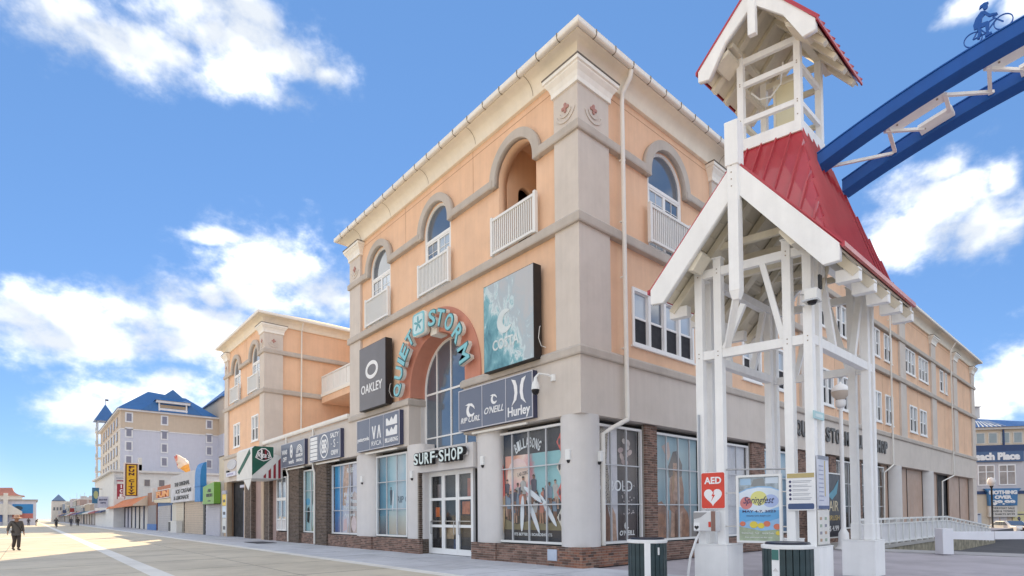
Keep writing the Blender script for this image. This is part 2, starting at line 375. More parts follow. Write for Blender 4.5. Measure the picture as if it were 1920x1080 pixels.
MB().box(1.3, 55.5, .9, 15.2, 6.42, 6.5).build('floor_slab', INTERIOR, bld)
# control joints in the stucco
CJ = mat('stucco_joint', (.45, .25, .15), .9)
def joint(T, u0, u1, z0, z1): return MB(T).box(u0, u1, z0, z1, -.125, -.117).build('control_joint', CJ, bld)
for u in (5.35, 10.3): joint(TL, u, u+.02, ZU+.36, 15.3)
joint(TL, 1.0, 14.5, 14.98, 15.0)
joint(TR, 1.45, 55, 14.98, 15.0)
for k, u in enumerate((12.4, 20.6, 28.7, 36.8, 44.7, 51.9)):
    joint(TR, u, u+.02, 10.75, 13.15); joint(TR, u, u+.02, 6.75, 10.34)
# pilasters with capitals
CAPP = [(.0, 14.62), (.06, 14.62), (.06, 14.76), (.075, 14.80), (.11, 14.90), (.17, 14.98), (.20, 15.02), (.20, 15.07), (.25, 15.09), (.25, 15.2), (.0, 15.2)]
def cap_rings(mb, f): return mb.loft([f(o, z) for o, z in CAPP])
def pilaster(T, u0, u1, med=True, corner=None, parent=bld, z0=6.64, cols=None):
    mb = MB(T); m = cols or TAUPE
    p = mb.box(u0, u1, z0, 15.2, -.3, 0).build('pilaster', m, parent)
    c = MB(T)
    cap_rings(c, lambda o, z: [(u0-o, z, -.3), (u1+o, z, -.3), (u1+o, z, o), (u0-o, z, o)])
    c.build('capital', CREAMW, p)
    MB(T).box(u0-.27, u1+.27, 15.203, 15.24, -.3, .27).build('flashing', mat('lead_flashing', (.16, .14, .12), .7), p)
    if med: medallion(T, (u0+u1)/2, 14.05, p)
    return p
SALM = mat('salmon_relief', (.46, .24, .21), .8)
def medallion(T, uc, zc, parent):
    for r0, r1 in ((.36, .42), (.22, .26)):
        a = arc(uc, zc, r1, R_(195), R_(345), 14)+arc(uc, zc, r0, R_(345), R_(195), 14)
        shape('relief_arc', [a], 0, .03, T, TAUPE, parent)
    x = []
    for k in range(4):
        t = R_(90*k+45)
        x += [(uc+.07*math.cos(t-R_(45))*.6, zc+.02+.07*math.sin(t-R_(45))*.6)]
    star = []
    for k in range(8):
        t = R_(45*k+0); r = .2 if k % 2 == 0 else .05
        star.append((uc+r*math.cos(t), zc+.03+r*math.sin(t)))
    fat = []
    for k in range(4):
        t = R_(90*k); c, s = math.cos(t), math.sin(t)
        for a, b in ((.04, -.04), (.13, -.045), (.15, 0), (.13, .045)): fat.append((uc+a*c-b*s, zc+.03+a*s+b*c))
    shape('relief_cross', [fat], 0, .035, T, SALM, parent)
# corner pilaster (one block with two faces)
cp = MB().box(0, 1.45, 0, 1.0, 6.64, 15.2).build('pilaster', TAUPE, bld)
cc_ = MB()
cap_rings(cc_, lambda o, z: [(-o, -o, z), (1.45+o, -o, z), (1.45+o, 1+o, z), (-o, 1+o, z)])
cc_.build('capital', CREAMW, cp)
MB().box(-.27, 1.72, -.27, 1.27, 15.203, 15.24).build('flashing', mat('lead_flashing', (.16, .14, .12), .7), cp)
medallion(TL, .5, 14.05, cp); medallion(TR, .72, 14.05, cp)
pilaster(TL, 14.55, 15.75)
for u0 in (7.75, 15.9, 24.1, 32.2, 40.4, 47.65, 54.85): pilaster(TR, u0, u0+1.35, med=u0 < 10)
# eaves: coved soffit, gutter with straps, roof
cove = [(-.2, 15.22), (.0, 15.22), (.03, 15.27)]+[(.03+.42*(1-math.cos(t)), 15.27+.44*math.sin(t)) for t in [R_(90)*k/6 for k in range(1, 7)]]+[(.45, 15.75), (-.2, 15.75)]
sweep(RECT, cove, True).build('coved_soffit', CREAM, bld, smooth=True)
gut = [(.46, 15.73), (.50, 15.72)]+[(.53+.075*math.sin(t), 15.79-.075*math.cos(t)) for t in [R_(30*k) for k in range(0, 5)]]+[(.60, 15.90), (.57, 15.905), (.46, 15.88)]
sweep(RECT, gut, True).build('gutter', GUT, bld, smooth=True)
STRAP = mat('gutter_strap', (.22, .19, .15), .6)
stm = MB().prism([(.452, 15.70), (.53, 15.70), (.60, 15.74), (.625, 15.82), (.62, 15.915), (.57, 15.915), (.60, 15.82), (.57, 15.76), (.52, 15.73)], -.012, .012)
stme = stm.mesh('gutter_strap'); stme.materials.append(STRAP)
def strap(loc, rz):
    o = bpy.data.objects.new('gutter_strap', stme); COL.objects.link(o); o.parent = bld
    # local x = outward, local y = up, local z = along
    o.matrix_local = Matrix.Translation(loc) @ Matrix.Rotation(rz, 4, 'Z') @ Matrix.Rotation(R_(90), 4, 'X')
for k in range(18): strap((0, .25+k*.9, 0), R_(180))
for k in range(34): strap((.2+k*.9, 0, 0), R_(-90))
SEAM = mat('soffit_seam', (.34, .28, .20), .8)
for u in (1.9, 5.0, 8.2, 11.4, 14.4):
    pts = [(.032+.42*(1-math.cos(t)), 15.268+.44*math.sin(t)) for t in [R_(90)*k/6 for k in range(0, 7)]]
    MB().loft([[(-a-.004, u+s, z-.004) for a, z in pts] for s in (-.012, .012)], False, False).build('soffit_seam', SEAM, bld)
for u in (8.2, 16.4, 24.6, 32.8, 41):
    MB().loft([[(u+s, -a-.004, z-.004) for a, z in pts] for s in (-.012, .012)], False, False).build('soffit_seam', SEAM, bld)
SHING = mat('brown_shingles', (.33, .25, .19), .9, .25, 6, 0, .3, 25)
MB().add([(-.5, -.5, 15.86), (56.7, -.5, 15.86), (56.7, 16.25, 15.86), (-.5, 16.25, 15.86), (8, 7.9, 18.3), (48, 7.9, 18.3)],
         [(0, 1, 5, 4), (1, 2, 5), (2, 3, 4, 5), (3, 0, 4)]).build('roof', SHING, bld)
# ------------------------------------------------------------------ windows
WG = mat('window_vinyl', (.86, .86, .85), .4, .02)
def ring(T, u0, u1, z0, z1, t, o0, o1, mb=None):
    mb = mb or MB(T)
    mb.box(u0, u1, z0, z0+t, o0, o1); mb.box(u0, u1, z1-t, z1, o0, o1); mb.box(u0, u0+t, z0+t, z1-t, o0, o1); mb.box(u1-t, u1, z0+t, z1-t, o0, o1); return mb
def dh_window(parent, T, u0, u1, z0, z1, n=2, o=-.12, pale_pane=None):
    """n double-hung sashes side by side in one white casing"""
    c = ring(T, u0-.03, u1+.03, z0-.03, z1+.03, .11, o-.1, o+.05)
    c.box(u0-.08, u1+.08, z0-.09, z0-.032, o-.1, o+.09)
    w = (u1-u0)/n
    for k in range(1, n): c.box(u0+k*w-.07, u0+k*w+.07, z0+.08, z1-.08, o-.1, o+.045)
    wn = c.build('window', WG, parent)
    zm = (z0+z1)/2
    for k in range(n):
        a, b = u0+k*w+.075, u0+(k+1)*w-.075
        ring(T, a-.0, b, z0+.08, z1-.08, .035, o-.09, o-.02).box(a+.035, b-.035, zm-.035, zm+.035, o-.09, o-.015).build('sash', WG, wn)
        MB(T).box(a+.03, b-.03, zm+.03, z1-.11, o-.075, o-.06).build('pane', random.choice([PANE, SKY_PANE, SKY_PANE]), wn)
        MB(T).box(a+.03, b-.03, z0+.11, zm-.03, o-.07, o-.05).build('insect_screen', SCREEN, wn)
    return wn
for a, b in WR2: dh_window(bld, TR, a, b, *Z2)
for a, b in WR3[:8]: dh_window(bld, TR, a, b, *Z3, n=3 if b-a > 2 else 2)
dh_window(bld, TR, 43.4, 44.5, *Z3, n=1); dh_window(bld, TR, 45.1, 45.75, *Z3, n=1)
dh_window(bld, TR, 2.7, 6.38, 7.22, 9.1, n=4)
def railing(parent, T, u0, u1, z0, z1, o, nb=20):
    mb = MB(T).box(u0, u1, z1-.09, z1, o-.05, o+.05).box(u0, u1, z0, z0+.08, o-.05, o+.05)
    for u in (u0, u1): mb.box(u-.055, u+.055, z0-.04, z1+.06, o-.06, o+.06)
    r = mb.build('railing', WHITE, parent)
    b0 = MB(T).box(-.022, .022, z0+.08, z1-.09, o-.022, o+.022).mesh('baluster'); b0.materials.append(WHITE)
    d = Vector(T(1, 0, 0))-Vector(T(0, 0, 0))
    for k in range(nb):
        q = bpy.data.objects.new('baluster', b0); COL.objects.link(q); q.parent = r; q.location = d*(u0+(k+1)*(u1-u0)/(nb+1))
    return r
def arch_trim(parent, T, c, r, r1, zs, name='arch_trim', zb=None):
    zb = zb if zb is not None else ZU-.012
    a = [(c-r1, zb)]+[(c+x, zs+y) for x, y in [(r1*math.cos(t), r1*math.sin(t)) for t in [math.pi-math.pi*k/24 for k in range(25)]]]+[(c+r1, zb), (c+r, zb)]
    a += [(c+r*math.cos(t), zs+r*math.sin(t)) for t in [math.pi*k/24 for k in range(25)]]+[(c-r, zb)]
    return shape(name, [a], -.125, .075, T, CORN, parent)
def arch_window(parent, T, c, r, z0, zs, o=-.2):
    ft = .10
    outer = arch_poly(c, r-.005, z0, zs); inner = arch_poly(c, r-ft, z0+ft, zs)
    w = shape('window', [outer, inner], o-.05, o+.05, T, WG, parent)
    MB(T).box(c-r+ft, c+r-ft, zs-.42, zs-.30, o-.04, o+.045).build('transom', WG, w)
    zt = zs-.36
    f = [(c-(r-ft)+.0, zt)]+[(c+(r-ft)*math.cos(t), zs+(r-ft)*math.sin(t)) for t in [math.pi-math.pi*k/18 for k in range(19)]]+[(c+r-ft, zt)]
    shape('pane', [f], o-.02, o-.005, T, PANE, w)
    hw = r-ft
    for k, (a, b) in enumerate(((c-hw, c), (c, c+hw))):
        ring(T, a, b, z0+ft, zt-.06, .07, o-.03, o+.03).build('door_leaf', WG, w)
        MB(T).box(a+.06, b-.06, z0+ft+.06, zt-.12, o-.02, o-.005).build('pane', SKY_PANE if k == 0 else PANE, w)
        mu = MB(T); um = (a+b)/2; mu.box(um-.012, um+.012, z0+ft+.07, zt-.13, o, o+.012)
        for j in range(1, 5):
            zz = z0+ft+.06+j*(zt-.12-z0-ft-.06)/5; mu.box(a+.07, um-.013, zz-.012, zz+.012, o, o+.011); mu.box(um+.013, b-.07, zz-.012, zz+.012, o, o+.011)
        mu.build('muntins', WG, w)
    return w
for i, c in enumerate(WINL):
    arch_trim(bld, TL, c, AR_+.012, 1.27, SPR)
    if i: arch_window(bld, TL, c, AR_, 10.75, SPR)
    railing(bld, TL, c-1.10, c+1.10, 10.74, 12.0, .08)
arch_trim(bld, TR, AWR, 1.062, 1.38, 13.36)
arch_window(bld, TR, AWR, 1.05, 10.75, 13.36)
railing(bld, TR, AWR-1.22, AWR+1.22, 10.85, 12.12, .08)
# open loggia behind the arch nearest the corner
lg = MB()
lg.box(.5, 2.6, 1.75, 1.95, 10.7, 15.0).build('loggia_wall', PEACH2, bld)
side = [rect(.5, 2.7, 10.7, 15.0), arch_poly(1.42, .40, 10.8, 13.25, 12)]
shape('loggia_wall', side, 0, .22, lambda u, v, o: (u, 3.85+o, v), PEACH2, bld)
MB().box(2.7, 2.9, 1.95, 5.2, 10.7, 15.0).build('loggia_wall', PEACH2, bld)
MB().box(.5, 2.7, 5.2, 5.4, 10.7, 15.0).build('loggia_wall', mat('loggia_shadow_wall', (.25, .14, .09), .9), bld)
MB().box(.5, 2.9, 1.75, 5.4, 15.0, 15.1).build('loggia_ceiling', PEACH2, bld)
MB().box(.5, 2.9, 1.75, 5.4, 10.62, 10.7).build('loggia_floor', GREYCOL, bld)
# ------------------------------------------------------------------ entrance arch
ar = [(7.9-2.97, 6.68), (7.9-2.0, 6.68)]+[(7.9-2.0*math.cos(t), 7.02+2.0*math.sin(t)) for t in [math.pi*k/32 for k in range(33)]]+[(7.9+2.0, 6.68), (7.9+2.97, 6.68)]
ar += [(7.9+2.97*math.cos(t), 7.02+2.97*math.sin(t)) for t in [math.pi*k/36 for k in range(37)]]
shape('entrance_arch_surround', [ar], -.2, -.07, TL, PINK, bld)
iv = [(2.0*math.cos(t), 7.02+2.0*math.sin(t)) for t in [math.pi*k/32 for k in range(33)]]
iv = [(2.0, 6.72)]+iv+[(-2.0, 6.72)]
MB().loft([[(x, 7.9+a*.998, z-.004*(1 if z > 7.1 else 0)) for a, z in iv] for x in (.085, .95)], False, False).build('entrance_arch_soffit', PINK, bld)
MB().box(.6, 1.0, 9.88, 10.6, 3.4, 6.7).build('entrance_jamb', GREYCOL, bld); MB().box(.6, 1.0, 5.2, 5.92, 3.4, 6.7).build('entrance_jamb', GREYCOL, bld)
kst = MB(TL).prism([(7.9-.22, 8.93), (7.9+.22, 8.93), (7.9+.3, 9.28), (7.9-.3, 9.28)], -.5, .02).build('keystone', CREAMW, bld)
XG = .9
def TG(u, v, o): return (XG-o, u, v)
ow = shape('entrance_window', [arch_poly(7.9, 1.99, 4.3, 7.02, 32), arch_poly(7.9, 1.90, 4.4, 7.02, 32)], 0, .1, TG, WG, bld)
mu = MB(TG)
for u in (6.85, 7.9, 8.95):
    zt = 7.02+math.sqrt(max(0, 1.92**2-(u-7.9)**2)); mu.box(u-.035, u+.035, 4.4, zt, .01, .09)
mu.box(6.0, 9.8, 6.82, 6.9, .015, .085); mu.box(6.0, 9.8, 4.92, 4.98, .015, .085)
mu.build('mullions', WG, ow)
shape('pane', [arch_poly(7.9, 1.93, 4.35, 7.02, 32)], .035, .05, TG, PANE, ow)
# header over the doors
MB().box(.02, .95, 5.35, 9.5, 3.40, 4.32).build('door_header', GREYCOL, bld)
# ------------------------------------------------------------------ shop front columns and brick
def half_col(u0, u1, parent=bld):
    c = (u0+u1)/2; r = (u1-u0)/2
    pts = [(u0, .75)]+[(c-r*math.cos(t), .28-.30*math.sin(t)) for t in [math.pi*k/18 for k in range(19)]]+[(u1, .75)]
    MB(lambda y, x, z: (x, y, z)).prism(pts, .62, 4.64).build('column', GREYCOL, parent, smooth=True)
for a, b in ((4.05, 5.32), (9.05, 10.35), (13.42, 15.38)): half_col(a, b)
MB().lathe((.56, .56, .62), [(.6, 0), (.6, 4.02)], 40).build('column', GREYCOL, bld, smooth=True)
BH, BL = .0815, .235
def bricks_mb(T, u0, u1, z0, z1, o, mb=None, seed=0):
    mb = mb or MB(T); rnd = random.Random(seed); k = 0; z = z0
    while z < z1-.03:
        zt = min(z+BH-.013, z1); u = u0-(BL/2 if k % 2 else 0)
        while u < u1-.02:
            a, b = max(u, u0), min(u+BL-.013, u1)
            if b-a > .03: mb.box(a, b, z, zt, o-.09, o+rnd.uniform(-.005, .006))
            u += BL
        z += BH; k += 1
    return mb
def brickwork(T, u0, u1, z0, z1, o, parent, seed=0, m=BRICK):
    MB(T).box(u0+.004, u1-.004, z0, z1, o-.16, o-.012).build('mortar_bed', MORTAR, parent)
    tag(bricks_mb(T, u0, u1, z0, z1, o, seed=seed).build('bricks', m, parent), kind='stuff')
bpos = []
def brick_objects(T, u0, u1, z0, z1, o, parent, seed=0):
    MB(T).box(u0+.004, u1-.004, z0, z1, o-.16, o-.012).build('mortar_bed', MORTAR, parent)
    rnd = random.Random(seed); k = 0; z = z0; cache = {}
    rt = Vector(T(1, 0, 0))-Vector(T(0, 0, 0)); ot = Vector(T(0, 0, 1))-Vector(T(0, 0, 0))
    while z < z1-.03:
        u = u0-(BL/2 if k % 2 else 0)
        while u < u1-.02:
            a, b = max(u, u0), min(u+BL-.013, u1); h = min(BH-.013, z1-z)
            if b-a > .03:
                key = (round(b-a, 3), round(h, 3))
                if key not in cache:
                    me = MB(T).box(0, b-a, 0, h, -.09, 0).mesh('brick'); me.materials.append(BRICKO); cache[key] = me
                q = bpy.data.objects.new('brick', cache[key]); COL.objects.link(q); q.parent = parent
                q.location = rt*a+Vector((0, 0, z))+ot*(o+rnd.uniform(-.005, .006))
            u += BL
        z += BH; k += 1
def brick_obj_mat():
    m = bpy.data.materials.new('brown_brick_single'); m.use_nodes = True; nt = m.node_tree; N = nt.nodes.new; L = nt.links.new
    b = nt.nodes['Principled BSDF']; b.inputs['Roughness'].default_value = .9
    oi = N('ShaderNodeObjectInfo'); cr_ = N('ShaderNodeValToRGB'); L(oi.outputs['Random'], cr_.inputs[0])
    e = cr_.color_ramp.elements; e[0].color = (.09, .06, .05, 1); e[1].color = (.40, .20, .13, 1)
    for p, c in ((.25, (.22, .12, .09, 1)), (.5, (.30, .14, .09, 1)), (.75, (.26, .17, .13, 1))): x = e.new(p); x.color = c
    n = N('ShaderNodeTexNoise'); n.inputs['Scale'].default_value = 18; tc = N('ShaderNodeTexCoord'); L(tc.outputs['Object'], n.inputs['Vector'])
    mr = N('ShaderNodeMapRange'); mr.inputs['To Min'].default_value = .7; mr.inputs['To Max'].default_value = 1.3; L(n.outputs[0], mr.inputs[0])
    v = N('ShaderNodeVectorMath'); v.operation = 'SCALE'; L(cr_.outputs[0], v.inputs[0]); L(mr.outputs[0], v.inputs['Scale']); L(v.outputs[0], b.inputs['Base Color'])
    return m
BRICKO = brick_obj_mat()
plinth = MB().box(.2, .5, .2, .5, 0, .6).build('brick_plinth', MORTAR, bld)
brick_objects(TR, 0, 2.3, .01, .625, .02, plinth, 3); brick_objects(TL, .0, 1.5, .01, .625, .02, plinth, 4)
BZ = .625
brickwork(TL, 1.52, 4.0, .01, BZ, .0, bld, 11); brickwork(TL, 4.0, 5.4, .01, BZ, .06, bld, 12); brickwork(TL, 9.0, 10.45, .01, BZ, .06, bld, 13)
brickwork(TL, 10.45, 13.3, .01, BZ, -.0, bld, 14); brickwork(TL, 13.3, 14.4, .01, BZ, .08, bld, 15); brickwork(TL, 14.4, 18.5, .01, BZ, .0, bld, 16)
brickwork(TR, 2.32, 8.0, .01, BZ, .0, bld, 17); brickwork(TR, 8.0, 30, .01, BZ, -.0, bld, 18)
TE = lambda u, v, o: (u, 9.1-o, v)             # entrance reveal, faces -y
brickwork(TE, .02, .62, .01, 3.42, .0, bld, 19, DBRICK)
# brick reveals beside the pedestals (faces -y)
for y in (9.0, 4.0, 13.3): brickwork(lambda u, v, o, y=y: (u, y-o, v), -.055, .1, .01, BZ, .004, bld, int(y))
# brick piers of the shop front
brickwork(TR, 3.35, 4.0, BZ, 4.6, -.12, bld, 20); brickwork(TR, 7.1, 7.8, BZ, 4.6, -.12, bld, 21); brickwork(TR, 10.9, 12.1, BZ, 4.6, -.12, bld, 22)
for u in (15.6, 19.6, 23.6): brickwork(TR, u, u+.9, BZ, 4.6, -.12, bld, int(u))
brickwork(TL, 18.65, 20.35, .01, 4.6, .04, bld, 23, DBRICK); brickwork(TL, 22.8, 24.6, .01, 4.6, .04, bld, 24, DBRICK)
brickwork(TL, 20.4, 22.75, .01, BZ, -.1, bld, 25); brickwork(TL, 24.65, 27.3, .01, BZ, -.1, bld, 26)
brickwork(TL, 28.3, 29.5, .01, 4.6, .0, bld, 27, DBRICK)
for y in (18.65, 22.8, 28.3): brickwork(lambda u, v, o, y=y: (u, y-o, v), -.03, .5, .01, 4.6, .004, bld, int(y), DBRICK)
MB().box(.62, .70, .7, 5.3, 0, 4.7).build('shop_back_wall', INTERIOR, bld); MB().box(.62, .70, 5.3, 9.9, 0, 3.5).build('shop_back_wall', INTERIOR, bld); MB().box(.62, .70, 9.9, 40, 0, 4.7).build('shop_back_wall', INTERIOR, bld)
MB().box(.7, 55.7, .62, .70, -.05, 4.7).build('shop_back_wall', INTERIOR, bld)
utility = MB(TL).box(1.02, 1.42, .18, .53, .03, .06).build('utility_cover', mat('pale_blue_grey_metal', (.5, .56, .66), .5), bld)
# ------------------------------------------------------------------ shop windows: frame, mullions, one pane per bay
MULL = mat('mullion_aluminium', (.55, .56, .58), .4, .05, 3)
def shop_window(T, u0, u1, z0, z1, nu, nv, o=-.3):
    w = ring(T, u0, u1, z0, z1, .075, o-.04, o+.06).build('shop_window', WG, bld)
    mu = MB(T)
    for k in range(1, nu): u = u0+k*(u1-u0)/nu; mu.box(u-.02, u+.02, z0+.075, z1-.075, o-.03, o+.03)
    for k in range(1, nv):
        z = z0+k*(z1-z0)/nv
        for j in range(nu): mu.box(u0+j*(u1-u0)/nu+(.075 if j == 0 else .03), u0+(j+1)*(u1-u0)/nu-(.075 if j == nu-1 else .03), z-.02, z+.02, o-.03, o+.025)
    mu.build('mullions', MULL, w)
    for i in range(nu):
        for k in range(nv):
            a, b = u0+i*(u1-u0)/nu+.03, u0+(i+1)*(u1-u0)/nu-.03; c, d = z0+k*(z1-z0)/nv+.028, z0+(k+1)*(z1-z0)/nv-.028
            MB(T).box(max(a, u0+.075), min(b, u1-.075), max(c, z0+.075), min(d, z1-.075), o-.012, o-.004).build('pane', GLASS, w)
    return w
SHW = {}
SHW['skate'] = shop_window(TL, .95, 4.30, .66, 4.48, 4, 3)
SHW['rip'] = shop_window(TL, 10.5, 13.4, .66, 4.45, 3, 3)
SHW['blue'] = shop_window(TL, 15.4, 18.6, .66, 4.4, 3, 3)
SHW['green'] = shop_window(TL, 20.5, 22.8, .66, 4.4, 2, 3)
SHW['wet'] = shop_window(TR, .9, 3.3, .66, 4.45, 3, 3)
SHW['hood'] = shop_window(TR, 4.05, 7.05, .66, 4.45, 4, 3)
SHW['plain'] = shop_window(TR, 7.85, 10.85, .66, 4.45, 3, 3)
shop_window(TR, 12.15, 15.55, .66, 4.45, 4, 3); shop_window(TR, 16.55, 19.55, .66, 4.45, 4, 3); shop_window(TR, 20.55, 23.55, .66, 4.45, 4, 3); shop_window(TR, 24.55, 29.0, .66, 4.45, 5, 3)
# small white service window beside the striped awning
sw = ring(TL, 25.35, 27.2, .7, 4.2, .09, -.2, -.08)
sw.box(26.24, 26.32, .8, 4.1, -.19, -.09); sw.box(25.44, 27.1, 1.4, 1.48, -.19, -.09); sw.box(25.44, 27.1, 2.65, 2.85, -.19, -.08)
sw = sw.build('service_window', WG, bld)
for a, b in ((25.44, 26.24), (26.32, 27.1)):
    for c, d in ((1.48, 2.65), (2.85, 4.1)): MB(TL).box(a, b, c, d, -.16, -.15).build('pane', PANE, sw)
MB(TL).box(25.44, 27.1, .79, 1.4, -.16, -.14).build('panel', GREYCOL, sw)
MB(TL).box(27.2, 28.3, .01, 4.6, -.35, -.2).build('shutter', mat('dusty_pink_shutter', (.42, .30, .27), .7), bld)
# brown papered windows and round columns at the far end of the street face
BROWN = mat('brown_paper_window', (.46, .31, .23), .5, .1, .7, .1, spec=.6)
for a, b in ((29.1, 30.3), (32.1, 34.6), (34.66, 38.6), (40.3, 43.0), (47.0, 50.8), (50.86, 54.5)):
    p = MB(TR).box(a, b, .3, 4.62, -.5, -.4).build('papered_window', BROWN, bld)
    MB(TR).box(b-.06, b, .3, 4.62, -.4, -.36).build('mullion', mat('dark_bronze', (.07, .05, .04), .4), p)
for u in (31.2, 39.4): MB().lathe((u, .6, 0), [(.75, 0), (.75, 4.62)], 28).build('column', GREYCOL, bld, smooth=True)
MB(TR).box(43.0, 47.0, 0, 4.62, -1.5, -1.4).build('doorway_back', INTERIOR, bld)
MB(TR).box(43.2, 44.6, 1.1, 4.3, -.8, -.7).build('banner', mat('teal_green_banner', (.05, .30, .24), .6), bld)
MB(TR).box(54.5, 56.1, -.9, 4.62, -.5, -.02).build('end_pier', TAUPE, bld)
# entrance doors
def doors():
    x = .52; T = lambda u, v, o: (x-o, u, v)
    fr = ring(T, 5.95, 9.08, .03, 3.40, .06, -.05, .06).build('door_frame', WG, bld)
    for k in range(3):
        a, b = 6.02+k*1.0027, 6.02+(k+1)*1.0027-.012
        l = ring(T, a, b, .05, 3.34, .105, -.03, .04)
        for z in (1.12, 2.22): l.box(a+.105, b-.105, z, z+.11, -.03, .04)
        l.box(a+.105, b-.105, .155, .26, -.03, .04)
        l = l.build('door', WG, fr if False else bld)
        for z0, z1 in ((.26, 1.12), (1.23, 2.22), (2.33, 3.235)): MB(T).box(a+.105, b-.105, z0, z1, -.004, .004).build('pane', GLASS_DOOR, l)
        hb = a+.16 if k % 2 else b-.16
        MB(T).tube([(hb, .85, .045), (hb, .85, .11), (hb, 1.35, .11), (hb, 1.35, .045)], .016, 6).build('handle', STEEL, l)
        MB(T).box(a+.12, b-.12, 1.36, 1.39, .045, .09).build('push_bar', STEEL, l)
doors()
# things seen through the door glass
for y, z, w, h, c in ((6.6, 1.9, .5, .5, (.75, .25, .10)), (8.6, 1.75, .3, .4, (.8, .2, .06)), (7.6, .9, .8, .5, (.5, .38, .25)), (7.2, .5, .5, .7, (.03, .07, .18)), (8.4, 2.6, .4, .6, (.35, .3, .3)), (6.3, 2.7, .4, .7, (.5, .15, .1))):
    MB().box(.600, .618, y-w/2, y+w/2, z-h/2, z+h/2).build('display_print', mat('display_%d' % int(y*10), c, .6, .3, 4), bld)
# downpipes
def downpipe(path, parent=bld, r=.055, clips=()):
    p = MB().tube(path, r, 10).build('downpipe', GUT, parent, smooth=True)
    for c in clips: MB().box(c[0]-.07, c[0]+.07, c[1]-.06, c[1]+.1, c[2]-.02, c[2]+.02).build('bracket', GUT, p)
    return p
downpipe([(2.02, -.48, 15.72), (2.02, -.44, 15.52), (2.02, -.12, 15.2), (2.02, -.10, 14.9), (2.02, -.15, 4.75), (2.0, -.16, 4.6), (1.4, .0, 4.28), (1.12, .12, 4.1), (1.1, .13, .64)], r=.075, clips=[(2.02, -.1, 13.0), (2.02, -.1, 11.0), (2.02, -.1, 9.2), (2.02, -.1, 6.9)])
downpipe([(29.6, -.5, 15.7), (29.6, -.14, 15.1), (29.6, -.14, 4.75), (29.6, -.14, 4.6), (28.9, .2, 4.1), (28.85, .25, .1)], clips=[(29.6, -.1, z) for z in (14, 12, 9, 7)])
downpipe([(46.1, -.5, 15.7), (46.1, -.14, 15.1), (46.1, -.14, 4.7), (46.1, -.12, 4.55), (43.3, .1, 4.0), (43.1, .1, .1)])
downpipe([(-.07, 20.47, 6.7), (-.07, 20.47, 4.65), (-.07, 20.47, 4.4), (-.09, 20.2, 4.1), (-.09, 20.2, .06)])
downpipe([(-.07, 24.9, 6.7), (-.07, 24.9, 4.65), (-.09, 24.5, 4.2), (-.09, 24.5, .06)])
# link roof with gutter
MB().box(.1, 9, 15.7, 29.55, 6.35, 6.62).build('link_roof', GREYCOL, bld)
sweep([(0, 29.5), (0, 15.8)], [(-.05, 6.62), (.10, 6.62), (.13, 6.70), (.13, 6.84), (-.05, 6.84)]).build('gutter', GUT, bld)
# recessed balcony between the two blocks
rb = MB().box(4.1, 7, 15.7, 29.55, 10.05, 10.72).build('balcony_slab', PEACH, bld)
MB().box(4.02, 4.10, 15.7, 29.55, 10.5, 10.72).build('slab_edge', CREAMW, rb)
TBk = lambda u, v, o: (4.12-o, u, v)
g = MB(TBk).box(15.8, 29.5, 11.95, 12.05, -.04, .06).box(15.8, 29.5, 10.74, 10.84, -.04, .06)
for k in range(14): g.box(15.8+k*1.05-.04, 15.8+k*1.05+.04, 10.84, 11.95, -.03, .05)
g = g.build('balcony_railing', WHITE, bld)
for k in range(13): MB(TBk).box(15.8+k*1.05+.05, 15.8+(k+1)*1.05-.05, 10.86, 11.93, 0, .015).build('panel', WHITE, g)
MB().box(7, 7.3, 15.7, 29.55, 6.6, 15.4).build('wall', PEACH, bld)
for k in range(4): dh_window(bld, lambda u, v, o: (7-o, u, v), 17+k*3.2, 18.8+k*3.2, 11.6, 13.4, o=0)
MB().box(6.4, 7.6, 15.7, 29.6, 15.4, 15.7).build('eave', CREAM, bld)
# ------------------------------------------------------------------ second peach block
wing = thing('peach_wing_building', 'smaller peach block with two arched windows beyond the low link', 'building', (0, 29.6, 0))
Y0, Y1, XW = 29.6, 40.1, 13.0
RW = [(XW, Y1), (0, Y1), (0, Y0), (XW, Y0)]
W2 = [31.9, 36.75]
TS = lambda u, v, o: (u, Y0-o, v)
h2 = [arch_poly(c, .93, 10.8, SPR) for c in W2]+[rect(31.2, 32.75, 7.2, 9.05), rect(35.9, 37.6, 7.2, 9.05)]
shape('wall', [rect(Y0+.2, Y1-.1, 6.4, 15.45)]+h2, -.5, -.12, TL, PEACH, wing)
MB().box(.2, XW, Y0+.12, Y0+.5, 6.4, 15.45).build('wall', PEACH, wing)
MB().box(.2, XW, Y1-.5, Y1-.12, 0, 15.45).build('wall', PEACH, wing)
for c in W2:
    arch_trim(wing, TL, c, .942, 1.24, SPR); arch_window(wing, TL, c, .93, 10.75, SPR); railing(wing, TL, c-1.15, c+1.15, 10.78, 12.0, .08, 16)
for a, b in ((31.2, 32.75), (35.9, 37.6)): dh_window(wing, TL, a, b, 7.2, 9.05)
sweep([(XW, Y1), (0, Y1), (0, Y0), (XW, Y0)], [(-.3, 10.36), (.08, 10.36), (.10, 10.40), (.10, 10.63), (.04, 10.70), (-.3, 10.74)]).build('cornice', CORN, wing)
for seg in ([(XW, Y1), (0, Y1), (0, W2[1]+1.1)], [(0, W2[1]-1.1), (0, W2[0]+1.1)], [(0, W2[0]-1.1), (0, Y0), (XW, Y0)]): sweep(seg, upc).build('cornice', CORN, wing)
sweep([(XW, Y1), (0, Y1), (0, Y0+.0)], lowc).build('cornice', CORN, wing)
sweep([(XW, Y1), (0, Y1), (0, Y0)], rp(-.6, 0, 4.5, 6.40)).build('fascia', TAUPE, wing)
